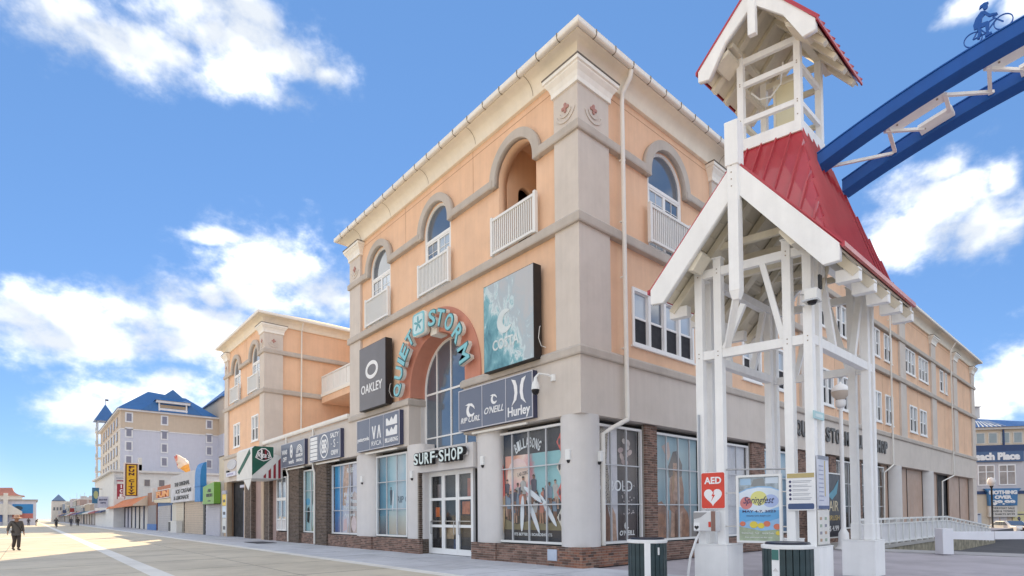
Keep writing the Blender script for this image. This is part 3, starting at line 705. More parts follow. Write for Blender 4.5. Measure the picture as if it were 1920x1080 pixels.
p2 = MB().box(0, 1.3, Y0, Y0+1.0, 6.64, 15.2).build('pilaster', TAUPE, wing)
c2 = MB()
cap_rings(c2, lambda o, z: [(-o, Y0-o, z), (1.3+o, Y0-o, z), (1.3+o, Y0+1+o, z), (-o, Y0+1+o, z)])
c2.build('capital', CREAMW, p2); MB().box(-.27, 1.57, Y0-.27, Y0+1.27, 15.203, 15.24).build('flashing', mat('lead_flashing', (0, 0, 0)), p2)
medallion(TS, .65, 14.05, p2); medallion(TL, Y0+.5, 14.05, p2)
pilaster(TL, Y1-1.05, Y1, parent=wing)
sweep(RW, cove).build('coved_soffit', CREAM, wing, smooth=True); sweep(RW, gut).build('gutter', GUT, wing, smooth=True)
SH2 = mat('tan_shingles', (.48, .38, .28), .9, .2, 3, 0, .3, 20)
MB().add([(-.5, Y0-.5, 15.86), (XW, Y0-.5, 15.86), (XW, Y1+.5, 15.86), (-.5, Y1+.5, 15.86), (5.2, 34.85, 18.1), (XW, 34.85, 18.1)],
         [(0, 1, 5, 4), (2, 3, 4, 5), (3, 0, 4), (1, 2, 5)]).build('roof', SH2, wing)
def wjoint(T, u, z0, z1): MB(T).box(u, u+.025, z0, z1, -.125, -.117).build('control_joint', CJ, wing)
wjoint(TL, 34.3, 13.6, 15.2); wjoint(TL, 34.3, 10.75, 13.15); wjoint(TL, 34.3, 6.8, 10.3)
downpipe([(2.6, Y0-.45, 15.7), (2.6, Y0-.1, 15.2), (2.55, Y0-.1, 6.9)], wing)
# ground floor of the wing: piers, shutter, dark entry
brickwork(TL, 32.45, 34.1, .01, 4.5, .0, wing, 31, DBRICK)
for y in (32.45,): brickwork(lambda u, v, o, y=y: (u, y-o, v), -.02, .5, .01, 4.5, .004, wing, 33, DBRICK)
MB(TL).box(30.2, 32.44, .01, 4.5, -.45, -.3).build('shutter', mat('dusty_pink_shutter', (.42, .30, .27), .7), wing)
MB(TL).box(29.62, 30.2, .01, 4.5, -.4, .0).build('pier', mat('tan_pier', (.55, .42, .30), .8), wing)
MB().box(2.2, 2.3, 34, 40, 0, 4.6).build('entry_back', INTERIOR, wing)
MB(TL).box(34.12, 34.35, .01, 4.3, -.35, -.02).build('door_post', mat('tan_pier', (.55, .42, .30), .8), wing)
e = ring(TL, 34.4, 35.9, .02, 3.7, .08, -.5, -.4).box(34.48, 35.82, 2.0, 2.1, -.5, -.4).box(34.48, 35.82, 3.9, 4.1, -.5, -.1).build('door', mat('pale_lilac_paint', (.55, .55, .65), .5), wing)
MB(TL).box(34.48, 35.82, .1, 3.62, -.47, -.45).build('panel', mat('grey_brown_panel', (.30, .27, .25), .6), e)
MB(TL).box(36.0, 37.3, .01, 4.5, -.8, -.7).build('dark_door', mat('dark_navy', (.02, .025, .06), .4), wing)
MB(TL).box(39.3, 40.1, .01, 4.5, -.4, .0).build('pier', mat('tan_pier', (.55, .42, .30), .8), wing)
# board of small notices leaning at the wing's entry
nb = thing('notice_stack', 'tall rack of yellow and white menu boards beside the dark entry', 'menu board', (-.45, 38.1, 0))
TN = TLt(38.75)
for z0, z1, c in ((2.55, 3.45, (.85, .62, .12)), (1.55, 2.5, (.62, .72, .82)), (.35, 1.5, (.70, .70, .66))):
    b_ = MB(TN).box(.03, 1.2, z0, z1, .42, .46).build('board', mat('board_%d' % int(z0*10), c, .5, .1, 5), nb)
    MB(TN).box(.25, .95, z0+.25, z0+.3+.2*(z1-z0), .461, .466).build('print', mat('board_print', (.12, .12, .14), .6), b_)
MB(TN).box(0, .03, 0, 3.5, .40, .47).build('upright', GREYCOL, nb); MB(TN).box(1.2, 1.23, 0, 3.5, .40, .47).build('upright', GREYCOL, nb)
MB(TN).box(.0, 1.23, 3.47, 3.75, .38, .5).build('header', mat('lilac_grey', (.42, .42, .50), .6), nb)
# ------------------------------------------------------------------ signs on the boardwalk face
SLATE = mat('slate_blue_sign', (.135, .155, .215), .35, .03, 1, spec=.5)
SWHITE = mat('sign_white', (.86, .86, .86), .5, .01)
SFRAME = mat('sign_frame_grey', (.55, .55, .60), .4)
SDARK = mat('sign_side_navy', (.05, .055, .11), .4)
def sign_box(name, label, y0, y1, z0, z1, o0, o1, face, side, cat='sign'):
    t = thing(name, label, cat, (-o0, (y0+y1)/2, z0))
    MB(TL).box(y1, y0, z0, z1, o0, o1-.01).build('casing', side, t)
    MB(TL).box(y1+.02, y0-.02, z0+.02, z1-.02, o1-.01, o1).build('face', face, t)
    return t
# grey billboard
OAK = mat('warm_grey_billboard', (.155, .145, .15), .4, .06, .8)
t = sign_box('billboard', 'dark grey billboard with white ellipse logo, left of the entrance arch', 13.92, 11.3, 6.62, 9.62, .02, .36, OAK, BLACK, 'billboard')
T = TLt(13.92)
shape('logo', [ell(1.3, 8.42, .62, .42, 36), ell(1.3, 8.42, .44, .25, 36)], .36, .372, T, SWHITE, t)
text('lettering', 'OAKLEY', T, SWHITE, t, w=2.1, h=.42, depth=.012, bold=.012, u0=.22, v0=7.38, d0=.36)
MB(TL).tube([(11.27, 7.55, .1), (11.25, 7.5, .16), (11.26, 7.2, .2), (11.22, 6.95, .12), (11.15, 6.9, 0)], .012, 5).build('cable', WHITE, t)
# teal billboard
def sea_mat():
    m = bpy.data.materials.new('printed_sea'); m.use_nodes = True; nt = m.node_tree; N = nt.nodes.new; L = nt.links.new; b = nt.nodes['Principled BSDF']; b.inputs['Roughness'].default_value = .35
    tc = N('ShaderNodeTexCoord'); mp = N('ShaderNodeMapping'); mp.inputs['Rotation'].default_value = (R_(35), 0, 0); mp.inputs['Scale'].default_value = (1, 1, .55); L(tc.outputs['Object'], mp.inputs[0])
    n = N('ShaderNodeTexNoise'); n.inputs['Scale'].default_value = 2.2; n.inputs['Detail'].default_value = 9; n.inputs['Roughness'].default_value = .68; n.inputs['Distortion'].default_value = .6; L(mp.outputs[0], n.inputs['Vector'])
    sp = N('ShaderNodeSeparateXYZ'); L(tc.outputs['Object'], sp.inputs[0])
    # sand towards the upper right of the print (low y), sea elsewhere
    g = N('ShaderNodeMath'); g.operation = 'MULTIPLY_ADD'; L(sp.outputs[1], g.inputs[0]); g.inputs[1].default_value = -.17; g.inputs[2].default_value = -.465
    g2 = N('ShaderNodeMath'); g2.operation = 'MULTIPLY_ADD'; L(sp.outputs[2], g2.inputs[0]); g2.inputs[1].default_value = .125; L(g.outputs[0], g2.inputs[2])
    a = N('ShaderNodeMath'); a.operation = 'MULTIPLY_ADD'; L(n.outputs[0], a.inputs[0]); a.inputs[1].default_value = 1.1; L(g2.outputs[0], a.inputs[2])
    c = N('ShaderNodeValToRGB'); L(a.outputs[0], c.inputs[0]); e = c.color_ramp.elements
    e[0].position = .18; e[0].color = (.05, .17, .22, 1); e[1].position = .85; e[1].color = (.50, .51, .52, 1)
    for p, k in ((.38, (.12, .32, .38, 1)), (.50, (.22, .45, .50, 1)), (.58, (.62, .72, .73, 1)), (.66, (.42, .50, .54, 1))): x = e.new(p); x.color = k
    L(c.outputs[0], b.inputs['Base Color']); return m
t = sign_box('billboard', 'teal billboard printed with surf foam from above, beside the corner pilaster', 4.18, 1.62, 6.55, 9.58, .02, .36, sea_mat(), BLACK, 'billboard')
T = TLt(4.18)
PALE = mat('pale_sign_print', (.66, .72, .72), .5)
cpts = arc(1.15, 8.1, .40, R_(50), R_(330), 26)+arc(1.28, 8.12, .24, R_(300), R_(80), 20)
shape('logo', [cpts], .36, .372, T, PALE, t)
text('lettering', 'COSTA', T, PALE, t, w=1.35, h=.36, depth=.012, bold=.02, u0=.5, v0=7.2, d0=.36)
MB(TL).tube([(1.59, 7.6, .1), (1.57, 7.55, .16), (1.58, 7.2, .2), (1.54, 6.95, .12), (1.45, 6.9, 0)], .012, 5).build('cable', WHITE, t)
# three-part slate panels
def panel_sign(label, y0, y1, cuts, z0=4.72, z1=6.24):
    t = sign_box('shop_sign', label, y0, y1, z0, z1, .005, .2, SLATE, SDARK)
    fr = MB(TL); f = .035
    fr.box(y1, y0, z0, z0+f, .2, .215); fr.box(y1, y0, z1-f, z1, .2, .215); fr.box(y1, y1+f, z0+f, z1-f, .2, .215); fr.box(y0-f, y0, z0+f, z1-f, .2, .215)
    for c in cuts: fr.box(y0-c-.015, y0-c+.015, z0+f, z1-f, .2, .212)
    fr.build('frame', SFRAME, t)
    MB(TL).box(y1+.4, y0-.7, z0-.16, z0-.09, .05, .13).build('light_bar', mat('light_bar_white', (.80, .76, .68), .5), t)
    return t
D = dict(depth=.012, d0=.2)
def wave(uc, vc, r, T, t, m=SWHITE):
    p = arc(uc, vc, r, R_(110), R_(330), 20)+arc(uc+.22*r, vc+.1*r, r*.66, R_(310), R_(130), 18)
    shape('logo', [p, ], .2, .212, T, m, t)
    q = [(uc-1.3*r, vc+.85*r), (uc-.5*r, vc+1.05*r), (uc+.3*r, vc+.95*r), (uc+.8*r, vc+.5*r), (uc+.9*r, vc+.1*r), (uc+.45*r, vc+.45*r), (uc-.2*r, vc+.72*r)]
    shape('logo', [q], .2, .2125, T, m, t)
t = panel_sign('three part slate blue sign over the big window nearest the building corner', 5.92, 1.86, (1.42, 2.72)); T = TLt(5.92)
wave(.75, 5.42, .26, T, t); text('lettering', 'RIP CURL', T, SWHITE, t, w=1.16, h=.2, u0=.13, v0=5.0, shear=.3, bold=.015, **D)
wave(2.1, 5.62, .17, T, t); text('lettering', "O'NEILL", T, SWHITE, t, w=1.05, h=.24, u0=1.55, v0=5.15, shear=.35, bold=.01, **D)
for s in (-1, 1):
    q = [(3.38+s*.36, 6.12), (3.38+s*.16, 6.06), (3.38+s*.075, 5.85), (3.38+s*.06, 5.62), (3.38+s*.12, 5.4), (3.38+s*.36, 5.22), (3.38+s*.24, 5.42), (3.38+s*.2, 5.65), (3.38+s*.24, 5.9)]
    shape('logo', [q], .2, .212, T, SWHITE, t)
text('lettering', 'Hurley', T, SWHITE, t, w=1.1, h=.42, u0=2.83, v0=4.78, bold=.02, **D)
t = panel_sign('three part slate blue sign left of the entrance, under the grey billboard', 14.5, 10.34, (1.35, 2.7)); T = TLt(14.5)
text('lettering', 'patagonia', T, SWHITE, t, w=1.2, h=.24, u0=.08, v0=5.15, bold=.02, **D)
for k in (0, 1):
    s = 1 if k == 0 else -1; u = 1.78+k*.5
    q = [(u-.2, 5.5+.3*s), (u-.1, 5.5+.3*s), (u, 5.5-.1*s), (u+.1, 5.5+.3*s), (u+.2, 5.5+.3*s), (u+.05, 5.5-.3*s), (u-.05, 5.5-.3*s)]
    shape('logo', [q], .2, .212, T, SWHITE, t)
text('lettering', 'RVCA', T, SWHITE, t, w=.95, h=.22, u0=1.55, v0=4.88, **D)
for k in (0, 1):
    v = 5.2+k*.46
    q = [(2.95, v), (3.95, v), (3.95, v+.38), (3.8, v+.40), (3.6, v+.2), (3.45, v+.36), (3.25, v+.16), (3.05, v+.34), (2.95, v+.3)]
    shape('logo', [q], .2, .212, T, SWHITE, t)
text('lettering', 'BILLABONG', T, SWHITE, t, w=1.15, h=.2, u0=2.86, v0=4.9, bold=.02, **D)
t = panel_sign('slate blue sign with white slats and an oval badge, between two downpipes', 20.6, 16.45, (1.22,), 4.68, 6.18); T = TLt(20.6)
for k in range(6): MB(T).box(.12, 1.12, 4.78+k*.22, 4.96+k*.22, .2, .225).build('slat', SWHITE, t)
shape('logo', [ell(2.05, 5.43, .58, .66, 30), ell(2.05, 5.43, .50, .58, 30)], .2, .212, T, SWHITE, t)
for a in range(4):
    shape('logo', [ell(2.05+.22*math.cos(R_(45+90*a)), 5.43+.25*math.sin(R_(45+90*a)), .19, .2, 16), ell(2.05+.22*math.cos(R_(45+90*a)), 5.43+.25*math.sin(R_(45+90*a)), .08, .09, 12)], .2, .212+.001*a, T, SWHITE, t)
text('lettering', 'SALTY', T, SWHITE, t, w=1.05, h=.26, u0=2.9, v0=5.78, bold=.02, **D); text('lettering', 'S', T, SWHITE, t, w=.22, h=.42, u0=3.3, v0=5.26, **D)
text('lettering', '-      -', T, SWHITE, t, w=.9, h=.04, u0=2.97, v0=5.44, **D); text('lettering', 'CREW', T, SWHITE, t, w=.9, h=.26, u0=2.98, v0=4.86, bold=.02, **D)
t = panel_sign('slate blue sign next to the green striped awning', 25.45, 21.43, (), 4.68, 6.18); T = TLt(25.45)
text('lettering', 'VANS', T, SWHITE, t, w=.95, h=.3, u0=.15, v0=5.5, bold=.02, **D); text('lettering', 'OFF', T, SWHITE, t, w=.7, h=.3, u0=.35, v0=5.05, bold=.02, **D)
shape('logo', [ell(1.85, 5.62, .22, .42, 20), ell(1.85, 5.78, .08, .1, 12), ell(1.85, 5.45, .08, .1, 12)], .2, .212, T, SWHITE, t); text('lettering', 'work', T, SWHITE, t, w=.9, h=.28, u0=1.4, v0=4.85, bold=.02, **D)
for k, r in enumerate((.5, .38, .26)): shape('logo', [arc(3.2, 5.42, r, 0, math.pi, 20)+arc(3.2, 5.42, r-.06, math.pi, 0, 20)], .2, .212, T, SWHITE, t)
text('lettering', 'RAINBOW', T, SWHITE, t, w=1.1, h=.2, u0=2.65, v0=5.18, bold=.02, **D); text('lettering', 'SANDALS', T, SWHITE, t, w=1.0, h=.18, u0=2.7, v0=4.9, bold=.02, **D)
# arched lettering over the entrance
TEAL = mat('light_teal_letter', (.22, .56, .62), .4, .03); LWH = mat('letter_return', (.80, .78, .72), .5); LDK = mat('letter_edge', (.06, .16, .18), .5)
t = thing('arched_lettering', 'light teal letters with a square leaf emblem curving round the entrance arch', 'sign', (-.1, 7.9, 6.7))
T = TLt(7.9)
def big_letter(ch, ang, r=2.47, h=.63, w=.52):
    a = R_(ang); u, v = r*math.cos(a), 7.02+r*math.sin(a); rot = a-R_(90)
    if ch == 'I': w = .16
    if ch == 'M': w = .62
    k = dict(align='C', u0=u, v0=v, rot=rot)
    p = mk('letter', text_mesh(ch, T, w=w+.07, h=h+.07, depth=.16, bold=.03, d0=.10, **k), LWH, t)
    mk('letter_edge', text_mesh(ch, T, w=w+.075, h=h+.075, depth=.02, bold=.03, d0=.262, **k), LDK, p)
    mk('letter_face', text_mesh(ch, T, w=w, h=h, depth=.016, bold=.02, d0=.284, **k), TEAL, p)
for ch, a in (('Q', 179), ('U', 162), ('I', 150.5), ('E', 140), ('T', 125), ('S', 83), ('T', 69), ('O', 53), ('R', 34), ('M', 13)): big_letter(ch, a)
ea = R_(104); ec = (2.52*math.cos(ea), 7.02+2.52*math.sin(ea))
def rrect(cx, cy, a, b, r, n=5):
    out = []
    for sx_, sy_, t0 in ((1, 1, 0), (-1, 1, 90), (-1, -1, 180), (1, -1, 270)): out += arc(cx+sx_*(a-r), cy+sy_*(b-r), r, R_(t0), R_(t0+90), n)
    return out
em = shape('emblem', [rrect(*ec, .47, .47, .16)], .10, .34, T, LWH, t); shape('emblem_face', [rrect(*ec, .45, .45, .15)], .342, .36, T, TEAL, em); shape('emblem_panel', [rrect(*ec, .36, .38, .13)], .361, .37, T, mat('pale_aqua', (.58, .76, .78), .4), em)
for k in range(5):
    a = R_(20+72*k); shape('emblem_leaf', [ell(ec[0]+.17*math.cos(a), ec[1]+.17*math.sin(a), .15, .05, 12, a)], .371, .38, T, mat('teal_leaf', (.12, .38, .42), .4), em)
# letters over the doors
t = thing('shop_name_letters', 'white block letters with black sides on the header over the doors', 'sign', (-.05, 7.3, 3.6)); T = TLt(9.1)
MB(T).box(.05, 3.5, 3.86, 3.98, .02, .1).build('raceway', GREYCOL, t)
u = 0
for ch in 'SURF-SHOP':
    w = .42 if ch not in '-' else .2
    if ch != '-':
        p = mk('letter', text_mesh(ch, T, w=w-.02, h=.53, depth=.16, bold=.05, u0=u, v0=3.66, d0=.1), BLACK, t)
        mk('letter_face', text_mesh(ch, T, w=w-.09, h=.46, depth=.012, bold=.02, u0=u+.035, v0=3.695, d0=.262), mat('letter_mint_white', (.70, .80, .78), .4), p)
    else:
        p = MB(T).box(u, u+.16, 3.86, 3.98, .1, .26).build('letter', BLACK, t); MB(T).box(u+.02, u+.14, 3.885, 3.955, .262, .272).build('letter_face', MATS['letter_mint_white'], p)
    u += w-.0
# raised name on the street fascia
t = thing('fascia_letters', 'charcoal raised letters along the street side fascia', 'sign', (23, -.02, 5.2))
u = 15.0; LCH = mat('charcoal_letter', (.10, .10, .10), .5)
for ch in 'QUIET STORM SURF SHOP':
    if ch != ' ': text('letter', ch, TR, LCH, t, w=.56 if ch != 'I' else .18, h=.78, depth=.07, bold=.04, u0=u, v0=5.24, d0=.005)
    u += .68 if ch != 'I' else .3
# green awning box with red and white stripes
t = thing('awning_sign', 'green and white canopy with red stripes and a round logo', 'awning', (0, 27.3, 4.0))
GRN = mat('deep_green_canvas', (.012, .105, .07), .6, .1, 2); CANV = mat('white_canvas', (.74, .74, .72), .7, .05, 2); RED = mat('dark_red_canvas', (.28, .02, .035), .6)
prof = [(0, 4.04), (-1.87, 4.02), (-1.87, 5.9), (-1.72, 6.05), (-.57, 6.07), (-.5, 5.6), (-.02, 5.5)]
TA = lambda u, v, o: (u, 25.75-o, v)
fr = MB(TA).prism(prof, -3.4, 0).build('canopy', CANV, t)
shape('side_panel', [[(-1.865, 4.2), (-1.865, 5.9), (-1.72, 6.045), (-.58, 6.06), (-.58, 5.42)]], .004, .012, TA, GRN, t)
for k in range(4):
    u = -1.18+k*.3; vb = 4.06; f_ = lambda x: 4.06+(x+1.3)*1.12
    shape('stripe', [[(u, vb), (u+.15, vb), (u+.15, min(f_(u+.15), 5.45)), (u, min(f_(u), 5.4))]], .004, .012, TA, RED, t)
lc = (-1.18, 5.5)
lo = [(lc[0]-.5, 5.33), (lc[0]-.36, 5.75), (lc[0]-.12, 5.95), (lc[0]+.12, 5.95), (lc[0]+.36, 5.75), (lc[0]+.5, 5.33), (lc[0]+.25, 5.2), (lc[0], 5.12), (lc[0]-.25, 5.2)]
lg_ = shape('logo', [lo], .013, .022, TA, SWHITE, t)
shape('logo_panel', [[(lc[0]+(a-lc[0])*.86, 5.5+(b-5.5)*.86) for a, b in lo]], .023, .03, TA, BLACK, lg_)
for u in (-.12, .12): MB(TA).box(lc[0]+u-.05, lc[0]+u+.05, 5.25, 5.85, .031, .034).build('logo_stripe', RED if u > 0 else SWHITE, lg_)
text('lettering', "Rita's", TA, SWHITE, lg_, w=.78, h=.34, depth=.008, bold=.02, shear=.25, u0=lc[0]-.39, v0=5.34, d0=.036)
TF = TLt(29.15)
shape('swoosh', [[(.3, 4.6), (1.3, 5.1), (2.9, 5.9), (3.1, 5.6), (1.9, 5.0), (.6, 4.4)]], 1.874, 1.882, TF, GRN, t)
MB().add([(-1.87, 25.85, 4.0), (-1.87, 27.6, 4.0), (-1.87, 26.5, 3.3), (-1.84, 25.85, 4.0), (-1.84, 27.6, 4.0), (-1.84, 26.5, 3.3)], [(0, 1, 2), (3, 5, 4), (0, 2, 5, 3), (2, 1, 4, 5), (1, 0, 3, 4)]).build('valance_flap', CANV, t)
# small plaques on the wing
t = thing('oval_plaque', 'pale grey oval plaque on the far peach wing', 'plaque', (-.02, 37.6, 5.5)); shape('plate', [ell(0, 5.85, 1.25, .36, 24)], .0, .06, TLt(37.6), mat('pale_grey_metal', (.52, .52, .54), .4), t)
shape('rim', [ell(0, 5.85, 1.3, .40, 24), ell(0, 5.85, 1.2, .32, 24)], .0, .075, TLt(37.6), SFRAME, t)
t = thing('projecting_sign', 'small white box sign under the oval plaque', 'sign', (-.1, 37.4, 4.85)); MB(TL).box(36.0, 38.7, 4.88, 5.22, .05, .2).build('box', mat('lilac_white', (.66, .66, .76), .4), t); MB(TL).box(38.3, 38.7, 5.22, 5.4, .05, .2).build('lamp', BLACK, t); MB(TL).box(36.6, 38.3, 4.98, 5.12, .2, .21).build('lettering', mat('lilac_print', (.35, .33, .5), .5), t)
# cctv dome on the facade
def cctv(label, mounts, pos):
    t = thing('dome_camera', label, 'camera', pos); x, y, z = pos
    MB().tube(mounts, .035, 8).build('bracket', WHITE, t, smooth=True)
    MB().lathe((mounts[0][0], mounts[0][1], mounts[0][2]-.1), [(.0, 0), (.1, 0), (.1, .2), (0, .2)], 10).build('mount_plate', WHITE, t)
    MB().lathe((x, y, z), [(.0, .38), (.05, .38), (.065, .28), (.12, .16), (.135, .0), (0, 0)], 16).build('housing', WHITE, t, smooth=True)
    MB().lathe((x, y, z), [(.0, -.17), (.07, -.155), (.11, -.10), (.125, -.004), (0, -.004)], 16).build('dome', mat('smoked_dome', (.015, .015, .02), .25, spec=.3), t, smooth=True)
cctv('white dome camera on a bracket at the end of the slate sign', [(.0, 1.12, 5.86), (-.18, 1.2, 5.95), (-.42, 1.35, 5.98), (-.5, 1.42, 5.86)], (-.5, 1.42, 5.48))
# little wall lamps on the columns
for lab, (x, y, z) in (('small white wall lamp on the round corner column', (-.03, .5, 3.25)), ('small white wall lamp on the column right of the doors', (-.04, 4.7, 3.4)), ('small white wall lamp on the column left of the doors', (-.04, 9.6, 3.2)), ('small white wall lamp on the wide column by the teal window', (-.04, 14.3, 3.25)), ('small cream wall lamp on the street side of the corner column', (.75, -.05, 3.2))):
    t = thing('wall_lamp', lab, 'wall lamp', (x, y, z)); MB().box(x-.06, x+.07, y-.1, y+.1, z, z+.32).build('body', WHITE, t, bevel=.02); MB().lathe((x-.0, y, z-.09), [(.03, 0), (.06, .05), (.06, .09)], 8).build('sensor', BLACK, t)
# ------------------------------------------------------------------ printed vinyl in the shop windows
def prn(name, c, rough=.45): return mat('print_'+name, c, rough, .32 if 'skin' in name or 'crowd' in name else .08, 4)
def poster(label, y0=None, x0=None, w=1, z0=.72, h=3.7, base=None, T=None):
    t = thing('window_poster', label, 'poster', (.4, y0, z0) if y0 is not None else (x0, .4, z0))
    MB(T).box(0, w, z0, z0+h, -.46, -.40).build('print', base, t); return t
def lay(t, T, polys, m, k, name='print_shape'): return shape(name, polys, -.40+.002*k, -.398+.002*k, T, m, t)
def gradmat(name, axis, lo, hi, stops, nz=.0):
    m = bpy.data.materials.new(name); m.use_nodes = True; nt = m.node_tree; N = nt.nodes.new; L = nt.links.new; b = nt.nodes['Principled BSDF']; b.inputs['Roughness'].default_value = .45
    tc = N('ShaderNodeTexCoord'); sp = N('ShaderNodeSeparateXYZ'); L(tc.outputs['Object'], sp.inputs[0])
    n = N('ShaderNodeTexNoise'); n.inputs['Scale'].default_value = 1.7; n.inputs['Detail'].default_value = 5; L(tc.outputs['Object'], n.inputs['Vector'])
    r = N('ShaderNodeMapRange'); r.inputs['From Min'].default_value = lo; r.inputs['From Max'].default_value = hi; L(sp.outputs[axis], r.inputs[0])
    a = N('ShaderNodeMath'); a.operation = 'MULTIPLY_ADD'; L(n.outputs[0], a.inputs[0]); a.inputs[1].default_value = nz; L(r.outputs[0], a.inputs[2])
    s = N('ShaderNodeMath'); s.operation = 'SUBTRACT'; L(a.outputs[0], s.inputs[0]); s.inputs[1].default_value = nz/2
    c = N('ShaderNodeValToRGB'); L(s.outputs[0], c.inputs[0]); e = c.color_ramp.elements
    e[0].position, e[0].color = stops[0][0], (*stops[0][1], 1); e[1].position, e[1].color = stops[-1][0], (*stops[-1][1], 1)
    for p, k in stops[1:-1]: x = e.new(p); x.color = (*k, 1)
    L(c.outputs[0], b.inputs['Base Color']); return m
def figure(t, T, u, v, h, skin, shirt, k, lean=0):
    """a printed standing figure"""
    w = h*.13
    lay(t, T, [[(u-w*.8, v), (u-w*.25, v), (u, v+h*.45), (u+w*.3, v), (u+w*.85, v), (u+w*.75, v+h*.5), (u-w*.75, v+h*.5)]], skin, k)
    lay(t, T, [[(u-w*.8, v+h*.42), (u+w*.8, v+h*.42), (u+w*1.05+lean, v+h*.8), (u+w*.35+lean, v+h*.86), (u-w*.35+lean, v+h*.86), (u-w*1.05+lean, v+h*.8)]], shirt, k+1)
    lay(t, T, [ell(u+lean, v+h*.93, w*.42, h*.075, 10)], skin, k+2)
    lay(t, T, [arc(u+lean, v+h*.945, w*.46, 0, math.pi, 8)], prn('hair', (.05, .03, .02)), k+3)
T = TLt(4.25)
t = poster('surf poster with beach crowd, white boards and arched lettering, left of the corner column', y0=2.6, w=3.25, base=prn('navy_black', (.022, .024, .036)), T=T)
lay(t, T, [rect(.30, 3.1, 1.15, 3.66)], gradmat('print_sunset', 1, 4.1, 1.2, [(0, (.62, .20, .18)), (.22, (.75, .38, .25)), (.38, (.80, .62, .56)), (.5, (.62, .22, .26)), (.58, (.25, .48, .52)), (1, (.28, .55, .58))], .35), 1)
lay(t, T, [ell(.95, 2.95, .55, .6, 24)], gradmat('print_glow', 2, 2.3, 3.6, [(0, (.82, .30, .38)), (.5, (.85, .68, .55)), (1, (.78, .55, .58))], .4), 2)
lay(t, T, [rect(.16, 3.1, 1.15, 2.1)], prn('dark_crowd', (.05, .042, .04)), 3); lay(t, T, [[(.16, 1.1), (3.1, 1.1), (3.1, 1.45), (2.3, 1.3), (1.6, 1.42), (.9, 1.28), (.16, 1.5)]], prn('dry_grass', (.20, .175, .10)), 4)
sk = [prn('skin_a', (.36, .19, .12)), prn('skin_b', (.22, .11, .07)), prn('skin_c', (.48, .30, .22))]
sh = [prn('shirt_a', (.10, .09, .12)), prn('shirt_b', (.42, .40, .38)), prn('shirt_c', (.20, .26, .34)), prn('shirt_d', (.50, .18, .12))]
rnd = random.Random(5)
for k in range(26):
    figure(t, T, .35+(k % 13)*.2+rnd.uniform(-.08, .08), 1.3+rnd.uniform(.0, .3)+(.35 if k < 13 else 0), rnd.uniform(.7, 1.05), rnd.choice(sk), rnd.choice(sh), 5+4*(k % 3), rnd.uniform(-.05, .05))
WB = prn('board_white', (.72, .76, .80))
for u, v, L_, r in ((1.2, 1.65, .68, 1.52), (1.75, 1.6, .75, 2.02), (2.45, 1.75, .72, 2.2), (1.75, 2.28, .6, 2.6)): lay(t, T, [ell(u, v, L_*.9, .095, 20, r)], WB, 18)
lay(t, T, [ell(.2, 2.55, 1.0, .10, 20, 1.62)], prn('board_red', (.62, .10, .08)), 19); lay(t, T, [ell(.22, 1.6, .7, .08, 20, 1.5)], prn('board_tan', (.5, .35, .2)), 20)
for k in range(4):
    v = 1.1+k*.8; lay(t, T, [[(3.1, v), (3.0, v+.2), (2.86, v+.42), (3.0, v+.62), (3.1, v+.8), (3.16, v+.4)]], prn('board_red', (0, 0, 0)) if k in (1, 3) else prn('board_pale', (.66, .62, .56)), 21)
    lay(t, T, [ell(2.99, v+.42, .05, .12, 12)], prn('board_dark', (.06, .05, .06)), 22)
for i, ch in enumerate('BILLABONG'):
    a = R_(122-8.0*i); mk('print_lettering', text_mesh(ch, T, w=.12, h=.34, depth=.003, bold=.02, align='C', u0=1.5+1.1*math.cos(a), v0=2.95+1.1*math.sin(a)-.0, rot=(a-R_(90))*.7, d0=-.352), WB, t)
text('print_lettering', 'LAB ZERO', T, prn('dark_ink', (.08, .05, .06)), t, w=.55, h=.12, depth=.003, u0=1.0, v0=2.92, d0=-.352, rot=.12)
text('print_lettering', "LIFE'S BETTER IN BOARDSHORTS", T, WB, t, w=1.95, h=.1, depth=.003, bold=.02, u0=.65, v0=.9, d0=-.39)
# teal window
T = TLt(13.35)
t = poster('teal window poster with a surfer and pale sky, left of the entrance', y0=12, w=2.8, base=gradmat('print_teal', 1, 13.3, 10.5, [(0, (.03, .12, .20)), (.22, (.05, .24, .36)), (.36, (.28, .50, .58)), (.7, (.52, .62, .68)), (1, (.20, .42, .54))], .2), T=T)
lay(t, T, [rect(.05, .85, .75, 1.7)], gradmat('print_deep', 2, .7, 1.8, [(0, (.015, .02, .06)), (1, (.05, .22, .32))], .2), 1)
lay(t, T, [rect(.95, 2.75, .75, 1.85)], gradmat('print_shore', 2, .7, 1.9, [(0, (.42, .36, .30)), (1, (.48, .60, .60))], .3), 1)
figure(t, T, 1.15, 2.1, .85, prn('wetsuit', (.05, .06, .08)), prn('wetsuit', (.05, .06, .08)), 2); lay(t, T, [ell(1.35, 2.3, .5, .07, 16, 1.45)], WB, 7)
text('print_lettering', 'RIP C', T, prn('slate_ink', (.10, .15, .20)), t, w=1.0, h=.3, depth=.003, bold=.01, u0=1.72, v0=2.2, d0=-.39)
